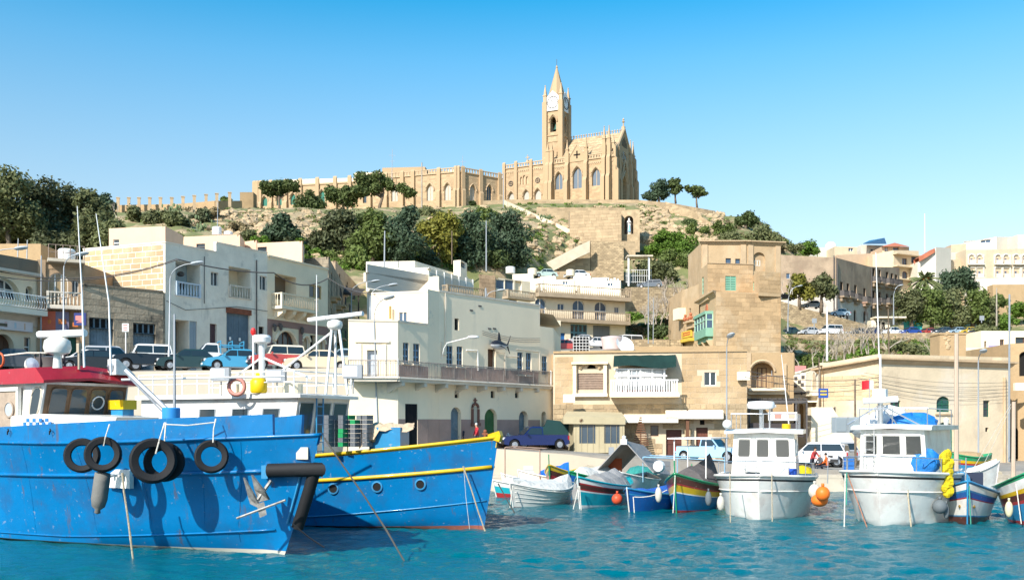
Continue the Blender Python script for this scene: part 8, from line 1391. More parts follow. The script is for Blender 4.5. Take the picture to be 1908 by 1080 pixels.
# ---- big blue trawler at left
def trawler():
 A = -32;L = 18.;zg = lambda t:3.55+.32*max(0,(t-.4)/.6)**1.5
 bt = Boat('blue_trawler','big bright blue steel trawler with red wheelhouse roof at the left edge',(-6.05,31.35),A,L,5.6,zg,1.75,.62,2.2,.86,1.4,.93,.88,1.9,keel=-.5);t = bt.t;iv = bt.M.inverted();bt.ch = .75
 sv = lambda t:.70+.02*t;bt.hull([(.14,sm('boot_top_white',(.5,.47,.4),.6)),(.30,BLUE),(1,BLUE)],40,.93,cap=BLUE,capr=.06)
 b = MB();X = [k/30*.925 for k in range(31)]
 for sd in (-1,1):
  top = lambda q:4.08+.42*max(0,(q-.25)/.65);b.loft([[bt.pt(q,1,sd),V((0,sd*.02,top(q)))+V((bt.pt(q,1,sd).x,bt.pt(q,1,sd).y,0)),V((0,-sd*.08,top(q)))+V((bt.pt(q,1,sd).x,bt.pt(q,1,sd).y,0)),bt.pt(q,.97,sd,-.1)] for q in X],closed=False)
  e = X[-1];p = bt.pt(e,1,sd);b.add([p,V((p.x,p.y+sd*.02,top(e))),V((p.x,p.y-sd*.08,top(e))),bt.pt(e,.97,sd,-.1)],[[0,1,2,3]])
 part('bulwark',b,BLUE,t,local=True,smooth=40);bt.strake(lambda q:.70+.05*q,.07,BLUE,0,.93);bt.strake(lambda q:.19+.12*max(0,(q-.45)/.55),.035,BLUE,0,.96,'chine')
 for q in (.36,.52,.66,.79,.87):b = MB();b.tube([bt.pt(q,v,-1,.004) for v in [k/12*.78+.2 for k in range(13)]],.012,4);part('plate_seam',b,BLUE,t,local=True)
 # bow fender roller and stem fender
 b = MB();pts = [bt.pt(q,.75,-1,.2) for q in (.93,.955,.975)]+[bt.pt(1,.75)+V((.38,0,0))]+[bt.pt(q,.75,1,.2) for q in (.975,.955)];b.tube(pts,.23,10);part('bow_roller',b,M_black,t,'thick black rubber roll wrapped round the bow',local=True,smooth=60)
 b = MB();pts = [bt.pt(1,v)+V((.16,0,0)) for v in (.78,.6,.45,.32)];b.tube(pts,.2,10);part('stem_fender',b,M_black,t,local=True,smooth=60);b = MB();b.tube([bt.pt(.985,v,-1,.05) for v in (.76,.55,.35)],.04,5);part('stem_trim',b,LBLUE,t,local=True)
 b = MB();p = bt.pt(.978,.87,-1,.02);b.box(p,(.42,.05,.38),rad(14));part('freeing_port',b,sm('pale_port',(.55,.5,.4),.7),t,local=True)
 b = MB();p = bt.pt(.93,.74,-1,.18);b.box(p+V((-.1,0,0)),(.22,.3,.42),rad(20));part('roller_bracket',b,LBLUE,t,local=True)
 b = MB();p = bt.pt(.61,.70,-1,.06);b.box(p,(1.15,.16,.62));[b.tube([p+V((x,-.05,.12)),p+V((x,-.3,.12))],.05,6) for x in (-.2,.05,.3)];part('bollard_pocket',b,BWHITE,t,local=True)
 # anchor
 b = MB();A_ = lambda x,y,d=0:iv@P(x,y,31.0-d);q0 = A_(487,948);Yo = V((0,0,0))
 for tip,l1,l2,bs in (((453,889),(462,925),(470,918),((466,938),(486,948))),((468,884),(474,912),(492,915),((482,935),(500,930)))):
  pl = [A_(*tip,.12),A_(*l1),A_(*bs[0]),A_(*bs[1]),A_(*l2,.16)];bk = [q_+V((0,.08,0)) for q_ in pl];b.add(pl+bk,[[0,1,2,3,4],[9,8,7,6,5]]+[[i,(i+1) % 5,5+(i+1) % 5,5+i][::-1] for i in range(5)])
 b.add([A_(478,938,.1),A_(492,934,.1),A_(497,958,.1),A_(484,964,.1),A_(478,938,-.1),A_(492,934,-.1),A_(497,958,-.1),A_(484,964,-.1)],[[0,3,2,1],[0,4,7,3],[2,6,5,1],[3,7,6,2]]);b.tube([A_(441,965,.1),A_(532,931,.1)],.04,6);b.tube([A_(480,930),A_(505,895,-.15)],.06,6);part('anchor',b,mat('worn_anchor',(.26,.25,.23),.6,var=.5,ns=4,metal=.4),t,local=True)
 # wheelhouse
 x1 = 5.75;w = 3.75;h,a,c = house(bt,1.0,x1,w,3.4,5.72,.55,taper=.12,roof=.0,name='wheelhouse',rt=.05)
 Rd = bpaint('roof_red',(.36,.018,.03));b = MB();w2 = w/2+.2;rr = [(-.3,.36),(x1+.35,.36),(x1+1.5,.0)]
 up = lambda x,y,z:V((x,y,z+.16*(1-abs(y)/w2)))
 ring = [[up(x,y*w2*(1 if i < 2 else .97),zz) for y in (-1,-.5,0,.5,1) for zz in ((5.68,) if 0 else (5.70-.02,))]+[up(x,y*w2*.97,5.70+hh) for y in (1,.5,0,-.5,-1)] for i,(x,hh) in enumerate(((.4,.5),(x1+.35,.55),(x1+.85,.08)))];b.loft(ring);part('red_roof',b,Rd,t,local=True)
 SA,SB,SC_,SD = a[0],a[1],c[1],c[0]
 b = MB();dx0,dx1 = 3.7,4.85;b.box(((dx0+dx1)/2,-w/2-.02,4.4),(dx1-dx0,.08,2.1));d = part('door',b,mat('grey_wood',(.36,.28,.21),.8,var=.2,ns=3),t,local=True);b = MB();R = Matrix.Rotation(pi/2,3,'X');b.lathe([(.25,0),(.31,.02),(.31,.06),(.25,.07),(.25,0)],20,((dx0+dx1)/2+.1,-w/2-.05,4.75),R,0,False);part('porthole_ring',b,mat('grey_wood',(.36,.28,.21)),d,local=True);b = MB();b.lathe([(.27,.045),(.02,.05)],20,((dx0+dx1)/2+.1,-w/2-.05,4.75),R);part('porthole',b,sm('frosted_glass',(.4,.43,.45),.3),d,local=True)
 b = MB();[b.box((x,-w/2-.05,4.4),(.12,.14,2.2)) for x in (dx0-.06,dx1+.06)];b.box(((dx0+dx1)/2,-w/2-.05,5.5),(1.4,.14,.14));part('door_frame',b,BWHITE,t,local=True)
 pane(h,SA,SB,SC_,SD,.87,.985,.44,.92,sm('cream_frame',(.68,.6,.48),.5),M_glass,.09,.3)
 bf = mat('brown_window_frame',(.19,.11,.06),.7,var=.3,ns=3);FA,FB,FC,FD = a[1],a[2],c[2],c[1];b = MB();nn = (FB-FA).cross(FD-FA).normalized();q = lambda u,v,n=.0:(FA+(FB-FA)*u)*(1-v)+(FD+(FC-FD)*u)*v+nn*n;b.add([q(.03,.42,.02),q(.97,.42,.02),q(.98,.97,.02),q(.02,.97,.02)],[[0,1,2,3]]);wf_ = part('window_band',b,bf,t,local=True)
 for u0,u1 in ((.08,.27),(.31,.50),(.54,.73),(.77,.95)):pane(t,FA,FB,FC,FD,u0,u1,.48,.92,bf,sm('wheelhouse_glass',(.07,.085,.09),.06,spec=.7),.05,.2,.035)
 b = MB();cc = q(.635,.7,.06);ux = (FB-FA).normalized();uz = (FD-FA).normalized();b.tube([cc+ux*.25*cos(k*pi/8)+uz*.25*sin(k*pi/8) for k in range(17)],.03,5);part('clear_view_screen',b,M_whitep,t,local=True)
 # low forward trunk with checks
 b = MB();dq = -1.4;b.add([q_+V((dq,0,0)) for q_ in [V((5.9,-w/2-.1,3.4)),V((9.9,-.9,3.4)),V((9.9,.9,3.4)),V((5.9,w/2+.1,3.4)),V((5.9,-w/2-.1,4.5)),V((7.6,-w/2-.1,4.58)),V((10.6,-.9,4.45)),V((10.6,.9,4.45)),V((7.6,w/2,4.58)),V((5.9,w/2,4.5)),V((7.6,-w/2-.1,3.4))]],[[0,10,5,4],[10,1,6,5],[4,5,8,9],[5,6,7,8],[1,2,7,6]]);tr = part('forward_trunk',b,BWHITE,t,local=True);b = MB()
 for i in range(9):
  for j in range(2):
   if (i+j) % 2 == 0:b.box((5.4+i*.19,-w/2-.105,4.22+j*.13),(.18,.03,.12))
 part('blue_checks',b,sm('check_blue',(.03,.18,.5),.5),tr,local=True,kind='stuff')
 # roof gear
 z = 6.25;b = MB();r0 = iv@P(107,660,34.6);r0.z = z;b.tube([r0-V((0,0,.1)),r0+V((0,0,.5))],[.16,.12],8);b.lathe([(.16,0),(.4,.08),(.46,.25),(.42,.5),(.28,.6),(.1,.68)],12,r0+V((0,0,.35)));rd = part('radar',b,BWHITE,t,local=True,smooth=50);b = MB();b.tube([iv@P(72,623,34.9),iv@P(159,620,34.3)],.125,8);part('scanner_bar',b,M_whitep,rd,local=True)
 for px,py0,py1,Yq in ((157,384,676,33.5),(207,398,690,35)):b = MB();pxt = 144 if px == 157 else 179;b.tube([bt.M.inverted()@P(px,py1+8,Yq),bt.M.inverted()@P(px-4,(py0+py1)/2+20,Yq),bt.M.inverted()@P(pxt,py0,Yq)],[.042,.03,.014],6);part('whip_aerial',b,M_whitep,t,local=True)
 b = MB();b.lathe([(.03,-.1),(.2,-.05),(.27,.1),(.27,.16)],12,(5.35,-1.75,z+.1),Matrix.Rotation(pi/2-.3,3,'Y')@Matrix.Rotation(.0,3,'X'));sl = part('searchlight',b,BWHITE,t,local=True,smooth=40);b = MB();b.lathe([(.25,.17),(.02,.2)],12,(5.35,-1.75,z+.1),Matrix.Rotation(pi/2-.3,3,'Y'));part('lens',b,LAMPW,sl,local=True);b = MB();b.lathe([(.2,0),(.24,.2),(.1,.32)],10,(6.4,1.0,z));part('small_floodlight',b,M_galv,t,local=True)
 b = MB();b.lathe([(.5,0),(.45,.3),(.5,.55),(.2,.62)],14,(5.1,-.8,z-.1));[b.box((5.1+cos(k)*.5,-.8+sin(k)*.5,z+.25),(.06,.06,.7)) for k in range(6)];part('vent_drum',b,M_iron,t,local=True,smooth=30);b = MB();b.tube([V((6.3,-.4,z)),V((6.3,-.4,z+.9))],.05,6);b.box((6.3,-.4,z+.8),(.15,.12,.35));part('blocks',b,DECK,t,local=True,kind='stuff')
 b = MB();b.prism([(0,0),(.9,0),(.1,.6),(0,.6)],(6.2,.9,6.1),(0,1,0),(0,0,1),(.5,0,0));part('roof_fairing',b,BWHITE,t,local=True);b = MB();b.tube([V((3.4,-1.6,z+.55)),V((4.6,-1.4,z+.62)),V((5.8,-.9,z+.6))],.03,5);part('rope_rail',b,ROPEW,t,local=True)
 b = MB();b.lathe([(.26,-.05),(.3,0),(.26,.05),(.2,0),(.26,-.05)],14,(3.75,-1.95,z+.35),Matrix.Rotation(pi/2,3,'X'),0,False);part('life_ring',b,sm('ring_orange',(.6,.12,.04),.6),t,local=True,smooth=True)
 # foredeck boom and mast, cleats
 b = MB();b.tube([iv@P(318,770,34),iv@P(234,690,34.5)],.09,6);b.tube([iv@P(308,772,34),iv@P(240,702,34.3)],.03,4);part('boom',b,M_galv,t,local=True);b = MB();b.tube([iv@P(325,775,35),iv@P(325,585,35)],[.06,.03],6);part('foremast',b,M_galv,t,local=True);b = MB();b.tube([iv@P(226,707,35),iv@P(530,701,36)],.04,5);part('stay_bar',b,M_whitep,t,local=True);b = MB();drum(b,iv@P(319,800,33.8),.3,.75,0);part('blue_drum',b,sm('drum_blue',(.03,.25,.6),.5),t,local=True,smooth=40)
 b = MB();c_ = iv@P(228,788,38);b.box(c_,(.7,.5,1.3));b.box(c_+V((0,0,.7)),(.9,.6,.35),mi=1);part('deck_winch',b,[LBLUE,YEL],t,local=True)
 for q in (.325,.46):b = MB();p = bt.pt(q,1,-1,.06)+V((0,-.04,.42));b.tube([p+V((.0,0,.06)),p+V((.1,-.03,0)),p+V((.02,-.03,-.12)),p+V((-.03,0,.0))],.025,5);part('eye_bolt',b,M_black,t,local=True)
 # tyres, fender, ropes (things hung on it)
 sdn = (bt.M.to_3x3()@V((.30,-1,0))).normalized()
 def at(px,py,Y):return P(px,py,Y)
 for px,py,Y,R,r,dn,lb in ((153,848,31.9,.55,.13,.55,'plain tyre hanging leftmost on the blue trawler, half behind its neighbour'),(192,846,31.55,.56,.15,.35,'tyre second from the left with a hose over it on the blue trawler'),(306,860,31.5,.62,.2,-.3,'rear tyre of the big pair hung by ropes amidships'),(285,858,31.0,.70,.2,-.2,'largest front tyre of the pair hung by ropes amidships'),(394,850,31.25,.52,.13,.1,'single round tyre hung nearest the bow')):ax = V((sin(rad(20))-dn*.2,-1,.12));tyre(lb,at(px,py,Y),R,r,ax,'tyre fenders on the blue trawler')
 b = MB();c0,c1 = at(192,878,31.7),at(182,950,31.7);d_ = (c1-c0).normalized();q = d_.to_track_quat('Z','Y').to_matrix();Lc = (c1-c0).length;b.lathe([(.05,0),(.24,.05),(.25,.3),(.25,Lc-.35),(.2,Lc-.12),(.08,Lc-.02),(.1,Lc+.08),(.02,Lc+.12)],14,c0,q);solo('fender','long grey cylinder fender under the leftmost tyres','fender',b,sm('fender_grey',(.16,.155,.14),.8,var=.2,bump=.1),'fenders hanging on the boats',smooth=True)
 rope('pair of pale ropes tied to the second tyre',(at(204,790,31.7),at(196,815,31.35),at(193,830,31.3)),.03,ROPEW);rope('pale rope over the rail to the largest tyre, left strand',(at(307,787,31.4),at(298,815,31),at(290,845,30.8)),.035,ROPEW);rope('pale rope over the rail to the largest tyre, right strand',(at(309,787,31.4),at(307,815,31.1),at(306,832,31.1)),.035,ROPEW);rope('knotted rope holding the single bow tyre',(at(402,780,31.5),at(398,800,31.2),at(397,824,31.1)),.03,ROPEW);rope('slack rope along the rail between two tyres',(at(308,790,31.35),at(350,792,31.3),at(402,786,31.4)),.03,ROPEW)
 rope('twisted brown rope from the bollard pocket into the water',[at(x,y,31.25) for x,y in ((228,880),(231,915),(238,960),(243,1000),(248,1042))],.045);rope('dark chain rope from the blue bow across to the open water',[at(x,y,Y) for x,y,Y in ((604,815,31.3),(640,868,31.1),(680,925,31.0),(720,987,30.9),(753,1044,30.7))],.04,mat('dark_rope',(.09,.085,.075),.9));rope('black rope from the stem fender into the water',[at(x,y,31.2) for x,y in ((545,975),(575,1000),(604,1019))],.035,M_black)
trawler()
# ---- second blue boat with yellow strakes
def blue2():
 L = 16;zg = lambda t:2.75+.95*max(0,(t-.3)/.7)**1.6;bt = Boat('blue_yellow_boat','bright blue fishing boat with yellow rail and white wheelhouse',(-.55,39.4),-27,L,5.4,zg,.75,.62,2.1,.72,1.9,.94,.85,1.7,keel=-.5);t = bt.t;iv = bt.M.inverted();bt.ch = .5
 bt.hull([(.16,ANTI),(.97,BLUE),(1,YEL)],36,.9,cap=YEL,capr=.075);bt.strake(lambda q:.68+.04*q,.085,YEL);bt.strake(lambda q:.22+.18*max(0,(q-.35)/.65),.03,LBLUE)
 for px,py in ((622,896),(703,895),(783,892)):
  q = min((k/400 for k in range(200,400)),key=lambda k:abs((lambda w:w.x/w.y*F+CX)(bt.W(bt.pt(k,.6,-1)))-px));p = bt.pt(q,.60,-1,.0);n = V((.35,-1,0)).normalized();m = n.to_track_quat('Z','Y').to_matrix();b = MB();b.lathe([(.17,-.02),(.23,.0),(.23,.05),(.17,.06),(.17,-.02)],16,p,m,0,False);o = part('porthole',b,LBLUE,t,local=True,smooth=40);b = MB();b.lathe([(.172,.03),(.01,.032)],14,p,m);part('pane',b,M_dark,o,local=True)
 b = MB();p = bt.pt(1,1);b.prism([(-.4,-.05),(.1,-.2),(.17,.05),(.1,.24),(-.05,.2),(-.4,.1)],p+V((0,-.12,0)),(1,0,0),(0,0,1),(0,.24,0));part('bow_knee',b,YEL,t,local=True);b = MB();p = bt.pt(.965,.95,-1,-.3);b.tube([p,p+V((0,0,.5))],.06,8);b.box(p+V((0,0,.4)),(.25,.06,.07));b.ball(p+V((0,0,.5)),.08,8,5);part('bow_bitt',b,[mat('rust',(.22,.075,.04)),][0],t,local=True)
 # wheelhouse
 x0,x1,w = -1.6,7.0,3.6;h,a,c = house(bt,x0,x1,w,2.4,5.33,.5,roof=.25,rt=.18);S = (a[0],a[1],c[1],c[0]);Fq = (a[1],a[2],c[2],c[1])
 al = sm('alu_frame',(.5,.55,.58),.4,metal=.3)
 for u0,u1 in ((.40,.50),(.61,.71),(.80,.90)):pane(h,*S,u0,u1,.34,.84,al,M_glass,.07)
 for u0,u1 in ((.04,.30),(.36,.63),(.69,.96)):pane(h,*Fq,u0,u1,.4,.93,al,sm('wheelhouse_glass2',(.06,.09,.09),.06,spec=.7),.09)
 b = MB();b.box((5.4,-w/2-.02,3.6),(.1,.06,2.1));b.box((4.9,-w/2-.02,3.6),(.03,.04,2.1));part('door_frame',b,al,t,local=True)
 zt = 5.53;R_ = [V((x,-w/2-.15,zt)) for x in (-1.6,-.7,.2,1.1,2.0,2.9,3.8,4.7,5.6,6.5,7.4)]+[V((7.5,y,zt)) for y in (-.6,.6,1.9)]+[V((x,w/2+.1,zt)) for x in (5,3,1,-1)];rail(bt,R_,.9,M_whitep,.03)
 # tripod with radar
 tp = iv@P(624,614,41.6);b = MB();[b.tube([iv@P(x,734,y),tp+(iv@P(x,614,y)-tp)*.35],.055,6) for x,y in ((607,41.3),(648,41.2),(626,42.6))];b.tube([tp,iv@P(497,712,42)],.045,6);mt = part('tripod_mast',b,M_whitep,t,local=True);b = MB();b.lathe([(.2,0),(.3,.08),(.34,.2),(.3,.34),(.1,.42)],14,tp);rd = part('radar',b,BWHITE,mt,local=True,smooth=40);b = MB();q0,q1 = iv@P(575,596,43),iv@P(676,584,41.5);b.tube([q0,q1],.1,8);part('scanner_bar',b,M_whitep,rd,local=True,smooth=60)
 b = MB();m0 = iv@P(488,735,43);b.tube([V((m0.x,m0.y,zt)),iv@P(488,640,43)],.13,8);m2 = part('pedestal_mast',b,M_whitep,t,local=True);b = MB();q0 = iv@P(488,640,43);b.lathe([(.2,0),(.36,.06),(.4,.26),(.34,.36),(.05,.4)],14,q0);part('radar_dome',b,M_whitep,m2,local=True,smooth=40);b = MB();q1 = iv@P(472,650,43);b.tube([q1+V((0,0,-1.2)),q1+V((0,0,.6))],.04,5);b.ball(q1+V((0,0,.75)),.12,8,5,(1,1,1.5),mi=1);part('mast_light',b,[M_whitep,sm('red_lamp',(.6,.02,.02),.3)],m2,local=True)
 b = MB();b.tube([iv@P(488,665,43),iv@P(580,705,42.5)],.05,5);b.tube([iv@P(488,665,43),iv@P(420,715,43)],.045,5);part('stays',b,M_whitep,t,local=True,kind='stuff');b = MB();b.tube([iv@P(590,720,42),iv@P(590,512,42)],[.035,.015],5);part('whip_aerial',b,M_whitep,t,local=True)
 for i,(px,py,Y) in enumerate(((412,697,42),(516,700,42),(658,692,40.5))):
  b = MB();p = iv@P(px,py,Y);b.box(p,(.75,.4,.55),.5);b.box(p+V((0,-.22,0)),(.6,.04,.42),.5,1);b.tube([p-V((0,0,.3)),p-V((0,0,.9))],.03,5);part('floodlight',b,[M_galv,LAMPW],t,local=True)
 b = MB();p = iv@P(441,720,42.2);b.lathe([(.33,-.07),(.43,0),(.33,.07),(.25,0),(.33,-.07)],18,p,Matrix.Rotation(pi/2,3,'X')@Matrix.Rotation(.4,3,'Y'),0,False);part('life_ring',b,sm('ring_pink',(.6,.25,.2),.6),t,local=True,smooth=True);b = MB();p = iv@P(482,726,42.5);b.lathe([(.3,0),(.36,.08),(.36,.5),(.24,.66),(.12,.7),(.12,.85),(.04,.86)],14,V((p.x,p.y,zt)));part('gas_bottle',b,sm('gas_yellow',(.75,.5,.01),.4),t,local=True,smooth=40);b = MB();[b.box((x,.2,zt+.25),(1.0,.5,.5)) for x in (2.0,3.2)];[drum(b,(5.4,y,zt),.45,.5,0) for y in (.4,)];part('roof_lockers',b,M_cream,t,local=True,kind='stuff')
 b = MB();[b.box((7.75,-.9+s,3.8),(.05,.05,3.3)) for s in (0,.45)];[b.box((7.75,-.68,2.3+k*.38),(.04,.45,.04)) for k in range(9)];part('ladder',b,LBLUE,t,local=True)
 # crates stacked on deck, box with sacking
 cr,cg = sm('crate_grey',(.15,.16,.17),.6),sm('crate_green',(.02,.3,.1),.6);proto = None;k_ = 0;R2 = random.Random(4)
 for col in range(7):
  for rw in range(7):
   px,py = 614+col*11.2+ (4 if col > 1 else 0),832-rw*8.4
   if rw == 6 and col in (1,4):continue
   p = P(px,py,39.6+.25*(col % 2)+.12*col*.2);row = ('bottom','second','third','fourth','fifth','sixth','top')[rw];cl = ('first','second','third','fourth','fifth','sixth','seventh')[col];gr = (col,rw) in ((2,3),(2,2),(3,6),(4,5),(2,0));lb = ('bright green' if gr else 'grey')+' plastic fish crate, %s up in the %s stack from the left' % (row,cl)
   if proto is None:
    proto = thing('fish_crate',lb,'crate',p,-.47,'fish crates stacked on deck');b = MB();b.box((0,0,.025),(.225,.42,.03));[b.box((s*.108,0,.085),(.016,.42,.15)) for s in (-1,1)];[b.box((0,s*.205,.085),(.225,.016,.15)) for s in (-1,1)];part('tray',b,cr,proto,local=True);b = MB();b.box((0,0,.165),(.245,.44,.025));[b.box((x,-.218,.085),(.014,.02,.15)) for x in (-.07,.0,.07)];part('rim',b,cr,proto,local=True);o = proto
   else:o = dup(proto,p,-.47+R2.uniform(-.04,.04),lb,'fish crates stacked on deck')
   if gr:TOD2.append(o)
 [recolor(o,cr,cg) for o in TOD2]
 b = MB();p = P(723,832,39.8);b.box(p+V((0,.4,.28)),(1.35,.9,1.0),-.3);solo('deck_box','light blue deck box under brown sacking','box',b,LBLUE);b = MB();R3 = random.Random(8);G = 9;top = p.z+.80
 pts = [[V((p.x-1.0+2.0*i/G+R3.uniform(-.04,.04)-.12*(1 if i == 0 else 0),p.y-.15+1.1*j/G,top+.13*R3.random()+.07*sin(i*1.4+j) - (.62 if (i < 3 and j < 2) else .18 if j == 0 else 0)-(.4*(1-i) if i < 1 else 0))) for j in range(G+1)] for i in range(G+1)];b.loft(pts,closed=False);solo('sacking','rumpled beige sacking thrown over the light blue box','cloth',b,mat('sacking',(.50,.38,.26),.95,var=.25,ns=3,bump=.6,bs=9),smooth=True)
 rope('pale rope from the yellow strake to the water at the stem',[P(x,y,39.1) for x,y in ((863,868),(878,910),(892,955),(904,989))],.04);rope('thin line hanging beside the stem rope',[P(x,y,39.2) for x,y in ((864,869),(868,925),(875,985))],.012,ROPEW);rope('dark rope from the small white boats into the water',[P(x,y,47) for x,y in ((928,900),(950,940),(976,984))],.04,mat('dark_rope',(.09,.085,.075)))
TOD2 = []
blue2()
# ---- white cruisers
def cruiser(name,label,px,Y,ang,L,B,zgb,hw,z1,wins,kind):
 zg = lambda t:zgb-.35+.35*t**2;stem = XY(px,Y);bt = Boat(name,label,stem,ang,L,B,zg,.8,.5,3.0,.62,2.2,.82,.95,1.35,keel=-.5);t = bt.t;iv = bt.M.inverted()
 bt.hull([(.17,ANTI if kind else LBLUE),(.90,BWHITE),(.935,sm('rub_black',(.03,.03,.03),.6)),(1,BWHITE)],36,.95,deckm=BWHITE,cap=BWHITE,capr=.07);bt.strake(.7 if kind else .72,.035,BWHITE,.3);d = zgb-.25
 x1 = L-2.9;h,a,c = house(bt,1.5 if kind else 2.2,x1,hw,d,z1,-.12 if not kind else .18,taper=.1,roof=.3 if not kind else .25,rt=.18,camber=.06);Fq = (a[1],a[2],c[2],c[1])
 fq = [Fq[1],Fq[0],Fq[3],Fq[2]]
 for u0,u1 in wins:pane(h,Fq[0],Fq[1],Fq[2],Fq[3],u0,u1,.42 if kind else .44,.88,BWHITE,sm('cabin_glass',(.055,.055,.05),.05,spec=.8),.12,.18 if not kind else .1)
 if not kind:
  S = (a[2],a[3],c[3],c[2]);pane(h,*S,.05,.3,.5,.85,BWHITE,sm('cabin_glass',(.1,.1,.1)),.1,.2);b = MB();b.box((x1+.8,0,d+.25),(1.6,hw*.8,.5));part('coach_roof',b,BWHITE,t,local=True);b = MB();b.box((x1+1.62,-.35,d+.25),(.05,.6,.16));part('hatch_window',b,M_glass,t,local=True)
 n = 9;q = [bt.pt(.45+.55*k/n,1,-1,-.12) for k in range(n+1)]+[bt.pt(.45+.55*k/n,1,1,-.12) for k in range(n,-1,-1)];rail(bt,q,.62,STEEL,.022,0,2,'pulpit_rail')
 rz = z1+.2;rx0,rx1 = 1.8,x1;rail(bt,[V((x,y,rz)) for x,y in ((rx0,-hw/2),((rx0+rx1)/2,-hw/2),(rx1,-hw/2),(rx1+.1,0),(rx1,hw/2),((rx0+rx1)/2,hw/2),(rx0,hw/2))],.7,STEEL,.022,0,1,'roof_rail')
 return bt,iv,x1,rz
def cruisers():
 bt,iv,x1,rz = cruiser('white_fishing_boat','white cabin boat with three rounded windows and a round radar',1414,43.0,-108,9.5,4.6,2.0,2.9,3.78,((.07,.30),(.37,.60),(.68,.93)),0);t = bt.t
 b = MB();q = iv@P(1418,762,47);b.tube([V((q.x,q.y,rz)),q],.09,8);m = part('radar_post',b,STEEL,t,local=True);b = MB();b.lathe([(.35,0),(.62,.05),(.64,.25),(.58,.36),(.05,.4)],18,q);part('radar_dome',b,M_whitep,m,local=True,smooth=40);b = MB();b.tube([iv@P(1472,810,47),iv@P(1456,660,47)],[.03,.012],5);part('whip_aerial',b,M_whitep,t,local=True);b = MB();b.tube([iv@P(1434,805,47),iv@P(1434,752,47)],.04,5);b.box(iv@P(1436,756,47),(.3,.5,.12));part('aerial',b,STEEL,t,local=True);b = MB();drum(b,iv@P(1465,801,46.5),.2,.3,0);part('yellow_pot',b,YEL,t,local=True);b = MB();[drum(b,iv@P(x,884,44.5),.28,.28,0) for x in (1457,1473)];part('blue_bowls',b,sm('bowl_blue',(.02,.08,.4),.5),t,local=True,kind='stuff');b = MB();b.ball(iv@P(1355,790,46),.22,10,6);part('horn_lamp',b,M_whitep,t,local=True,smooth=True)
 for px,lb in ((1360,'left'),(1438,'right')):rope('pale rope hanging straight down the %s bow of the radar dome boat' % lb,(P(px,880,43),P(px+1,975,42.8)),.035)
 bt,iv,x1,rz = cruiser('white_trawler','larger white boat with three square windows and loaded roof',1634,40.6,-123,10.5,4.9,2.28,2.8,3.98,((.05,.28),(.33,.64),(.69,.96)),1);t = bt.t
 b = MB();q = iv@P(1640,745,45);b.tube([V((q.x,q.y,rz)),q],.12,8);[b.tube([V((q.x+dx,q.y+dy,rz)),q+V((0,0,-.2))],.035,5) for dx,dy in ((1.2,1),(1.0,-1.2),(-1,1.5))];m = part('radar_mast',b,STEEL,t,local=True);b = MB();b.box(q+V((0,0,.25)),(.5,.55,.5));rd = part('radar',b,M_whitep,m,local=True);b = MB();p0,p1 = iv@P(1608,747,45),iv@P(1673,743,44.6);b.tube([p0,p1],.14,8);part('scanner_bar',b,M_whitep,rd,local=True,smooth=60)
 b = MB();b.tube([iv@P(1640,660,46)+V((0,0,0)),iv@P(1641,790,46)],.05,6);b.tube([iv@P(1638,665,46),iv@P(1632,470,46)],[.03,.014],5);part('whip_aerial',b,M_whitep,t,local=True)
 b = MB();b.box((x1+.15,-1.1,3.2),(.04,.04,2.2));b.box((x1+.35,-.7,3.2),(.04,.04,2.2));[b.tube([V((x1+.15,-1.1,2.4+k*.35)),V((x1+.35,-.7,2.4+k*.35))],.02,4) for k in range(6)];part('ladder',b,STEEL,t,local=True)
 Bt = mat('blue_tarp',(.015,.17,.50),.55,var=.25,ns=2.5,bump=.8,bs=4);Wt = mat('white_sack',(.68,.68,.66),.8,var=.12,ns=2.5,bump=.8,bs=4)
 def bundle(lab,px,py,Y,rx,rz_,m,n='tarp_bundle',sd=0):
  b = MB();random.seed(sd);c = P(px,py,Y);rings = [];
  for i in range(9):
   th = pi*i/8;rr = sin(th)**.8+.02;rings.append([c+V((rx*rr*cos(k*pi/8)*random.uniform(.85,1.15),rx*.7*rr*sin(k*pi/8),-rz_*cos(th)*random.uniform(.9,1.1)+.12*rz_*cos(k*1.3))) for k in range(16)])
  b.loft(rings);b.tube([c+V((rx*.5*cos(k*.5),-rx*.74,rz_*.3*sin(k*.9))) for k in range(8)],.03,4);solo(n,lab,'bundle',b,m,smooth=35)
 bundle('big bright blue tarpaulin bundle on the right of the loaded roof',1700,795,46,1.15,.62,Bt,sd=1);bundle('white sack heap left of the radar mast',1617,795,46.5,.75,.5,Wt,'sack',2);bundle('tall white sack behind the radar mast',1655,788,47,.9,.75,Wt,'sack',3);bundle('blue tarpaulin bundle lying on the foredeck beside the wheelhouse',1724,862,42.6,.62,.55,Bt,sd=4);bundle('small red and blue cloth bundle behind the mast foot',1672,802,45.3,.45,.25,sm('rose_cloth',(.4,.1,.14),.9),sd=5)
 for i,px in enumerate((1564,1588)):b = MB();p = P(px,791,45.5);b.box(p,(.56,.5,.72),.1);b.box(p+V((0,-.27,0)),(.46,.03,.6),.1,1);solo('fish_bin',('left','right')[i]+' grey fish bin standing on the roof edge','bin',b,[sm('bin_grey',(.3,.34,.36),.6),sm('bin_grey2',(.24,.28,.3),.6)],'fish bins on the boat roof')
 b = MB();p = P(1628,798,45);b.box(p,(.8,.6,.45),.1);solo('crate','light grey crate in front of the white sacks','crate',b,sm('crate_pale',(.5,.52,.52),.6));R_ = random.Random(9);b = MB();[b.ball(P(1766+R_.uniform(-7,7),846+k*5.2,41.9),R_.uniform(.15,.24),7,5,(1,1,1.2),jit=.15) for k in range(15)];solo('yellow_net','yellow net roll hanging down the right side of the larger white boat','net',b,mat('yellow_net',(.55,.42,.01),.8,var=.3,ns=6,bump=.5,bs=15))
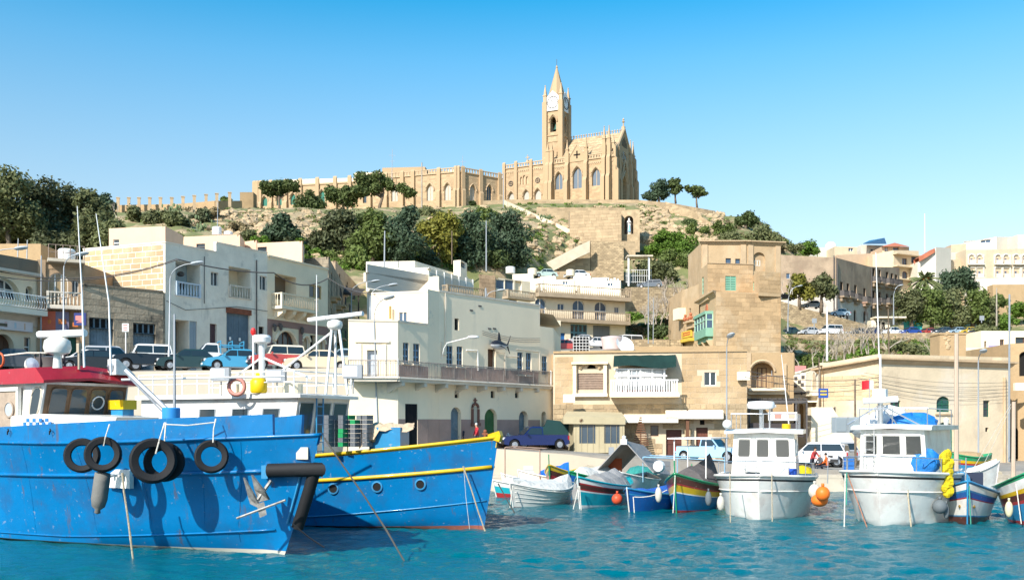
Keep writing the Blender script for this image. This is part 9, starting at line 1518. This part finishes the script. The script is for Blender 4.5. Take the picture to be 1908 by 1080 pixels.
 for i,(x0,y0,x1_,y1,m) in enumerate(((1575,882,1573,985,ROPEW),(1579,882,1617,986,mat('red_rope',(.35,.16,.1),.9)),(1578,880,1577,940,sm('green_rope',(.05,.25,.18),.9)),(1688,878,1698,984,ROPE))):rope(('leftmost pale','slanting reddish','short green','thick beige')[i]+' rope down the bow of the larger white boat',(P(x0,y0,41.2),P(x1_,y1,40.7)),.035 if i != 3 else .05,m)
cruisers()
for lb,px,py,Y,r,m,sc in (('orange ball fender, upper one of two between the white boats',1533,919,42.4,.42,sm('buoy_orange',(.75,.17,.02),.45),(1,1,1.05)),('orange ball fender, lower one of two between the white boats',1527,931,42.8,.5,sm('buoy_orange',(.75,.17,.02)),(1,1,.8)),('off white ball fender left of the orange pair',1518,915,43,.42,sm('buoy_white',(.5,.47,.4),.6),(.9,.9,1.1)),('grey round fender right of the larger white boat',1751,943,41.8,.42,sm('fender_dark',(.12,.14,.15),.7),(1,1,1)),('small orange fender at the bow quarter of the turquoise boat',1150,929,48.8,.38,sm('buoy_red',(.6,.08,.03),.45),(1,1,1)),('long white fender between the blue and the colourful boat',1227,921,46.8,.3,sm('buoy_white',(.5,.47,.4)),(.75,.75,1.7)),('black long fender on the side of the colourful boat',1320,928,45.6,.26,sm('fender_dark',(.12,.14,.15)),(.8,.8,1.8)),('yellowed white fender on the right bow of the white and blue boat',1880,948,41.6,.3,sm('buoy_cream',(.6,.55,.35),.6),(.75,.75,1.6)),('white fender beside the hull of the radar dome boat',1343,937,44.3,.34,sm('buoy_white',(.5,.47,.4)),(.7,.7,1.4)),('dark pointed fender beside the grey ball',1763,952,41.9,.26,sm('fender_dark',(.12,.14,.15)),(.65,.65,1.7))):ballf(lb,P(px,py,Y),r*.72,m,sc)
# ---- small wooden boats
def luzzu(label,px,Y,ang,L,B,zb,bands,cap,stem,stemtop=.45,canopy=None,extra=None,name='wooden_boat'):
 zg = lambda t:zb*.62+zb*.38*(abs(t-.4)/.6)**2;bt = Boat(name,label,XY(px,Y),ang,L,B,zg,.35,.62,2.2,.7,1.9,.72,fl=1.2,dbl=True,keel=-.3,group='small wooden boats moored at the quay');bt.hull(bands,24,.72,cap=cap,capr=.05);bt.stempost(stem,.034,stemtop)
 if canopy:
  m,x0,x1,h,w = canopy;b = MB();N_ = 7;pts = []
  for i in range(N_+1):t = x0+(x1-x0)*i/N_;hw = bt.half(t,.62,2.2)*B/2*w;z0 = zg(t)+.05;hh = h*(.55+.45*(1-i/N_))+.04*sin(i*2.3);pts.append([V((t*L,-hw,z0-.15)),V((t*L,-hw*.55,z0+hh*.55)),V((t*L,0,z0+hh)),V((t*L,hw*.55,z0+hh*.55)),V((t*L,hw,z0-.15))])
  b.loft(pts,closed=False);b.add(pts[-1],[[0,1,2,3,4]]);part('boat_cover',b,m,bt.t,local=True)
 return bt
GT = mat('grey_canvas',(.30,.29,.28),.9,var=.12,ns=2,bump=.5,bs=4);WT = mat('white_canvas',(.62,.60,.55),.9,var=.12,ns=2,bump=.6,bs=4);DT = mat('dark_canvas',(.11,.10,.10),.9,var=.15,ns=2,bump=.5,bs=4)
bt = luzzu('white clinker dinghy under a dirty white cover, leftmost of the front row',950,50.2,-128,5.6,2.4,1.25,[(.22,ANTI),(1,bpaint('clinker_white',(.62,.62,.57)))],BWHITE,BWHITE,.05,(WT,.08,.97,.55,1.08),name='covered_dinghy')
for v in (.4,.55,.7,.85):bt.strake(v,.014,BWHITE,.03,.97,'clinker_edge')
bt = luzzu('turquoise boat with a red, white and black striped bow',1076,49.4,-118,7,2.6,1.6,[(.25,BWHITE),(.62,TURQ),(.66,BWHITE),(.70,REDB),(.82,BRNB),(.86,REDB),(.96,BWHITE),(1,TURQ)],TURQ,BWHITE,.4,(GT,.3,.72,.8,.95))
bt = luzzu('plain deep blue boat with pale stripe low at the bow',1168,47.6,-122,6,2.5,1.15,[(.2,BWHITE),(.8,NAVY),(.84,LBLUE),(1,NAVY)],LBLUE,BWHITE,.05,(sm('blue_cover',(.02,.1,.4),.8),.2,.8,.25,.95))
bt = luzzu('colourful boat with yellow, maroon and blue bow and green rail',1257,46.8,-116,7.2,2.9,1.9,[(.2,REDB),(.58,BLUE),(.61,BWHITE),(.76,YEL),(.80,REDB),(.95,BRNB),(1,GRNB)],GRNB,GRNB,.6,(DT,.12,.7,1.3,.9))
b = MB();iv = bt.M.inverted();[b.tube([p,p+V((0,0,2.3))],.03,5) for p in (V((1.5,-1,1.2)),V((1.5,1,1.2)),V((4.6,-.8,1.2)),V((4.6,.8,1.2)))];b.box((3,0,3.5),(3.6,2.2,.06));part('awning_frame',b,M_whitep,bt.t,local=True)
bt = luzzu('small red, yellow and green boat in the second row',1023,56.5,-112,6,2.3,1.9,[(.5,REDB),(.6,BWHITE),(.75,REDB),(.88,BRNB),(.96,YEL),(1,GRNB)],YEL,GRNB,.6)
bt = luzzu('grey covered boat with green rail in the second row',1060,55.5,-125,6,2.3,1.6,[(.7,BWHITE),(.9,NAVY),(1,GRNB)],GRNB,LBLUE,.5,(WT,.1,.8,.9,1))
bt = luzzu('white hulled boat under a tall grey ridge tent',1155,56,-110,7,3.2,1.5,[(.3,ANTI),(.93,BWHITE),(1,BWHITE)],BWHITE,BWHITE,.1,name='tented_boat');b = MB();e = [V((6.0,-1.7,1.5)),V((6.0,0,3.3)),V((6.0,1.7,1.5))];r = [p+V((-5.2,0,-.4)) for p in e]
for k in (0,1):a_,c_ = e[k],e[k+1];b.add([a_,c_,r[k+1],r[k],a_-V((0,0,.07)),c_-V((0,0,.07)),r[k+1]-V((0,0,.07)),r[k]-V((0,0,.07))],[[0,1,2,3],[7,6,5,4],[0,4,5,1],[0,3,7,4],[1,5,6,2]])
part('ridge_tent',b,GT,bt.t,local=True);b = MB();b.box((6.0,0,3.2),(.2,.35,.3));b.ball((6,0,3.45),.12,8,5);part('tent_lamp',b,M_whitep,bt.t,local=True);b = MB();b.lathe([(.28,-.1),(.36,0),(.28,.3)],14,(5.4,1.9,1.8),Matrix.Rotation(pi/2,3,'Y'));part('winch_drum',b,M_whitep,bt.t,local=True);b = MB();b.box((4.5,-.9,1.8),(.1,.8,.8));part('orange_cloth',b,sm('rust_cloth',(.35,.08,.03),.9),bt.t,local=True)
bt = luzzu('white boat with blue and maroon bands and brass eyes at the right',1803,41.4,-112,7.5,3.0,1.85,[(.3,BRNB),(.33,LBLUE),(.66,BWHITE),(.69,REDB),(.80,NAVY),(.84,LBLUE),(.96,BWHITE),(1,LBLUE)],LBLUE,LBLUE,.25)
b = MB();[b.ball(bt.pt(.93,.52,s,.02),.09,6,4,(1.4,.6,.8)) for s in (-1,1)];part('bow_eye',b,sm('brass',(.4,.25,.06),.4,metal=.6),bt.t,local=True,kind='stuff');b = MB();b.lathe([(.05,0),(.36,.02),(.36,.2),(.3,.25)],16,bt.M.inverted()@P(1791,893,43.5),Matrix.Rotation(-pi/2,3,'Y'));b.box(bt.M.inverted()@P(1790,896,44.5),(.5,1.8,.8),mi=1);part('net_hauler',b,[LBLUE,sm('hauler_dark',(.02,.03,.06),.6)],bt.t,local=True);rope('dark green rope down the stem of the white and blue boat',(P(1806,905,41.3),P(1809,978,41.2)),.035,sm('green_rope',(.05,.25,.18)))
bt = luzzu('vivid boat with green, yellow, red and blue bands cut by the right edge',1912,41.0,-122,7,3.2,2.2,[(.2,REDB),(.5,LBLUE),(.56,REDB),(.68,BRNB),(.76,YEL),(.93,BWHITE),(1,GRNB)],GRNB,REDB,.5)
bt = luzzu('small white boat with a bright blue cover in the far left of the row',934,60.5,-165,5,2.2,1.2,[(.4,ANTI),(.6,TURQ),(1,BWHITE)],BWHITE,BWHITE,.1,(sm('blue_cover2',(.01,.12,.55),.8),.15,.5,1.0,.95));bt = luzzu('white motor dinghy with low windscreen behind the covered dinghy',965,59,-150,5.5,2.2,1.5,[(.4,BWHITE),(1,BWHITE)],BWHITE,BWHITE,.05)
bt = luzzu('teal and red striped stern just right of the yellow bow',918,57.2,-150,5,2.2,1.0,[(.45,REDB),(.75,TURQ),(1,BWHITE)],BWHITE,BWHITE,.05)
bt = luzzu('white upturned looking lifeboat hull beside the yellow net',1862,57,-8,5.0,2.4,2.1,[(.5,BWHITE),(.75,BWHITE),(1,BWHITE)],BWHITE,BWHITE,.05,(BWHITE,.05,.97,.3,1),name='white_lifeboat');bt = luzzu('green, yellow and red boat standing on the quay behind the lamp post',1750,66.2,-160,4.5,1.9,1.3,[(.3,LBLUE),(.5,LBLUE),(.6,REDB),(.75,YEL),(1,GRNB)],GRNB,REDB,.4);bt.t.location.z = 1.2
bt = luzzu('yellow and white rowing boat behind the colourful bow',1290,55.5,-140,5,2.0,1.5,[(.5,BWHITE),(.8,YEL),(1,GRNB)],GRNB,GRNB,.5);bt = luzzu('pale skiff with a white fabric roof behind the colourful boat',1330,58,-130,5.5,2.2,1.4,[(1,BWHITE)],BWHITE,BWHITE,.1,(WT,.1,.8,.5,1));bt = luzzu('white dinghy on the right behind the vivid boat',1880,52,-120,4.5,2,1.3,[(1,BWHITE)],BWHITE,BWHITE,.1)
for i,(px,Y,y0,y1,r) in enumerate(((1782,55,905,622,.13),(1799,43,900,852,.03),(1888,55,890,748,.12),(1880,58,860,548,.06),(1542,56,900,840,.03))):b = MB();b.tube([P(px,y0,Y),P(px+(1 if i else 0),y1,Y)],[r,r*.85],7);solo('mast',('tall tan wooden mast before the big corner house','short white post on the white and blue boat','thick tan mast at the right edge','thin tall pole at the right edge','thin rail post by the people')[i],'mast',b,sm('mast_tan',(.5,.38,.28),.6) if i in (0,2) else M_galv,'masts along the right quay')
for i in range(2):rope(('upper','lower')[i]+' pale stay slanting down from the right edge mast',(P(1884,752+i*6,55),P(1812+i*16,875,57)),.02,ROPEW)
# rails of the swimming frame in the left foreground of the small boats
t = thing('pipe_stand','thin rusty pipe frame standing before the sloping cream wall','frame',P(975,890,60));b = MB();pts = [P(941,833,59),P(1006,838,59),P(1020,835,61),P(952,831,61)];b.tube(pts+[pts[0]],.035,5);part('top_frame',b,mat('rust_pipe',(.30,.2,.15),.8),t)
for p in pts[:2]:b = MB();b.tube([p,V((p.x,p.y,1.0))],.035,5);part('post',b,mat('rust_pipe',(.3,.2,.15)),t)
# small clutter along the right quay and between the boats
b = MB();p = P(1534,732,77.6);b.box(p,(.75,.1,.75));s = solo('blue_sign','small square blue sign with yellow print on the left wall of the big corner house','sign',b,sm('sign_blue2',(.03,.08,.3),.5));MW[s] = Matrix.Translation(s.location);b = MB();[b.box(p+V((0,-.06,.15-k*.25)),(.5,.03,.12)) for k in range(2)];part('print',b,sm('sign_yellow',(.62,.42,.06)),s,kind='stuff')
b = MB();p = P(1620,742,47);b.tube([p+V((0,0,-1.2)),p+V((0,0,.95))],.018,5);s = solo('flag','little red and white flag flying above the larger white boat','flag',b,M_galv);MW[s] = Matrix.Translation(s.location);b = MB();q = p+V((0,0,.45))
b.loft([[q+V((-x,.05*sin(x*9),z-.12*x)) for z in (0,.42)] for x in (0,.12,.24,.36)],closed=False);b.loft([[q+V((x,.05*sin(x*9),z-.1*x)) for z in (0,.42)] for x in (.0,.1,.2)],closed=False,mi=1);part('cloth',b,[sm('flag_red',(.6,.02,.03),.7),M_whitep],s)
t = thing('pipe_gantry','pale blue pipe frame standing among the small boats before the parked powder blue pickup','frame',P(1220,900,57));PB = sm('pale_blue_pipe',(.25,.45,.6),.5);b = MB();pts = [P(1198,851,57),P(1262,853,56),P(1350,857,55),P(1350,852,58),P(1210,848,59)];b.tube(pts+[pts[0]],.03,5);part('top_frame',b,PB,t)
for q in pts[:4]:b = MB();b.tube([q,V((q.x,q.y,.9))],.028,5);part('post',b,PB,t)
for lab,a in (('pale bow line of the turquoise boat, left strand',((1078,905,49.2),(1068,948,48.6))),('pale bow line of the turquoise boat, right strand',((1080,905,49.2),(1083,950,48.6))),('pale bow line of the plain deep blue boat',((1180,925,47.4),(1182,955,46.9))),('loose rope between the blue and the colourful boat',((1182,925,47.4),(1243,912,46.7))),('pale stem line of the colourful boat',((1258,885,46.5),(1254,955,46))),('bow rope of the white clinker dinghy',((955,905,50),(950,945,49.4))),('rope from the vivid boat into the water',((1893,900,41),(1903,975,40.6)))):rope(lab,[P(*q) for q in a],.03,ROPEW,.12 if 'loose' in lab else 0)
R5 = random.Random(12)
for i,(px,Y,m,lab) in enumerate(((1100,64.5,ROPE,'tan net heap on the quay behind the grey covered boat'),(1195,64.2,mat('teal_net',(.03,.22,.2),.9,var=.3,ns=6,bump=.5,bs=15),'teal net heap on the quay behind the ridge tent'),(1448,64.5,mat('dark_net',(.1,.08,.07),.9,var=.3,ns=6,bump=.5,bs=15),'dark net heap on the quay beside the radar dome boat'),(1490,64.8,mat('yellow_net',(.55,.42,.01)),'yellow net heap on the quay before the white off roader'),(1835,64.6,ROPE,'tan net heap at the foot of the stone mound'))):
 b = MB();c = V((P(px,0,Y).x,Y,.9));b.loft([[c+V((cos(k*.524)*r*R5.uniform(.85,1.15),sin(k*.524)*r*.7*R5.uniform(.85,1.15),z*R5.uniform(.85,1.1))) for k in range(12)] for r,z in ((1.0,0),(.95,.25),(.65,.5),(.2,.62))]);solo('net_heap',lab,'net',b,m,'net heaps on the quay',smooth=50)
proto = None
for i,(px,Y,n,col) in enumerate(((1240,64.2,3,'crate_grey'),(1412,64.8,2,'crate_pale'),(1580,64.4,4,'crate_blue'),(985,64.4,2,'crate_pale'),(1700,64.6,2,'crate_grey'))):
 m = sm(col,{'crate_blue':(.03,.14,.42),'crate_pale':(.5,.52,.52),'crate_grey':(.15,.16,.17)}[col])
 for k in range(n):
  b = MB();c = V((P(px,0,Y).x+R5.uniform(-.05,.05),Y,.92+k*.31));b.box(c+V((0,0,.02)),(.6,.42,.03));[b.box(c+V((s*.29,0,.15)),(.03,.42,.27)) for s in (-1,1)];[b.box(c+V((0,s*.2,.15)),(.6,.03,.27)) for s in (-1,1)]
  solo('quay_crate',('bottom','second','third','fourth')[k]+(', ' if 0 else ' ')+{'crate_blue':'blue','crate_pale':'pale grey','crate_grey':'dark grey'}[col]+' crate of the stack on the quay '+('behind the colourful boat','behind the left white boat','between the two white boats','below the sloping cream wall','behind the larger white boat')[i],'crate',b,m,'crates stacked on the quay')
# wall details of the row at left: air conditioners and meter boxes
for px,py,Y,lab in ((1385,700,72.2,'air conditioner on the tan stone house beside the lamp post'),(1060,742,72.8,'air conditioner low on the stone house left of the tent'),(1900,720,80,'air conditioner on the tan house at the right edge')):b = MB();p = P(px,py,Y);b.box(p,(.85,.4,.6));b.lathe([(.22,0),(.24,.02),(.05,.04)],12,p+V((-.12,-.2,0)),Matrix.Rotation(pi/2,3,'X'));solo('wall_unit',lab,'air conditioner' if 'air' in lab else 'meter box',b,M_white)
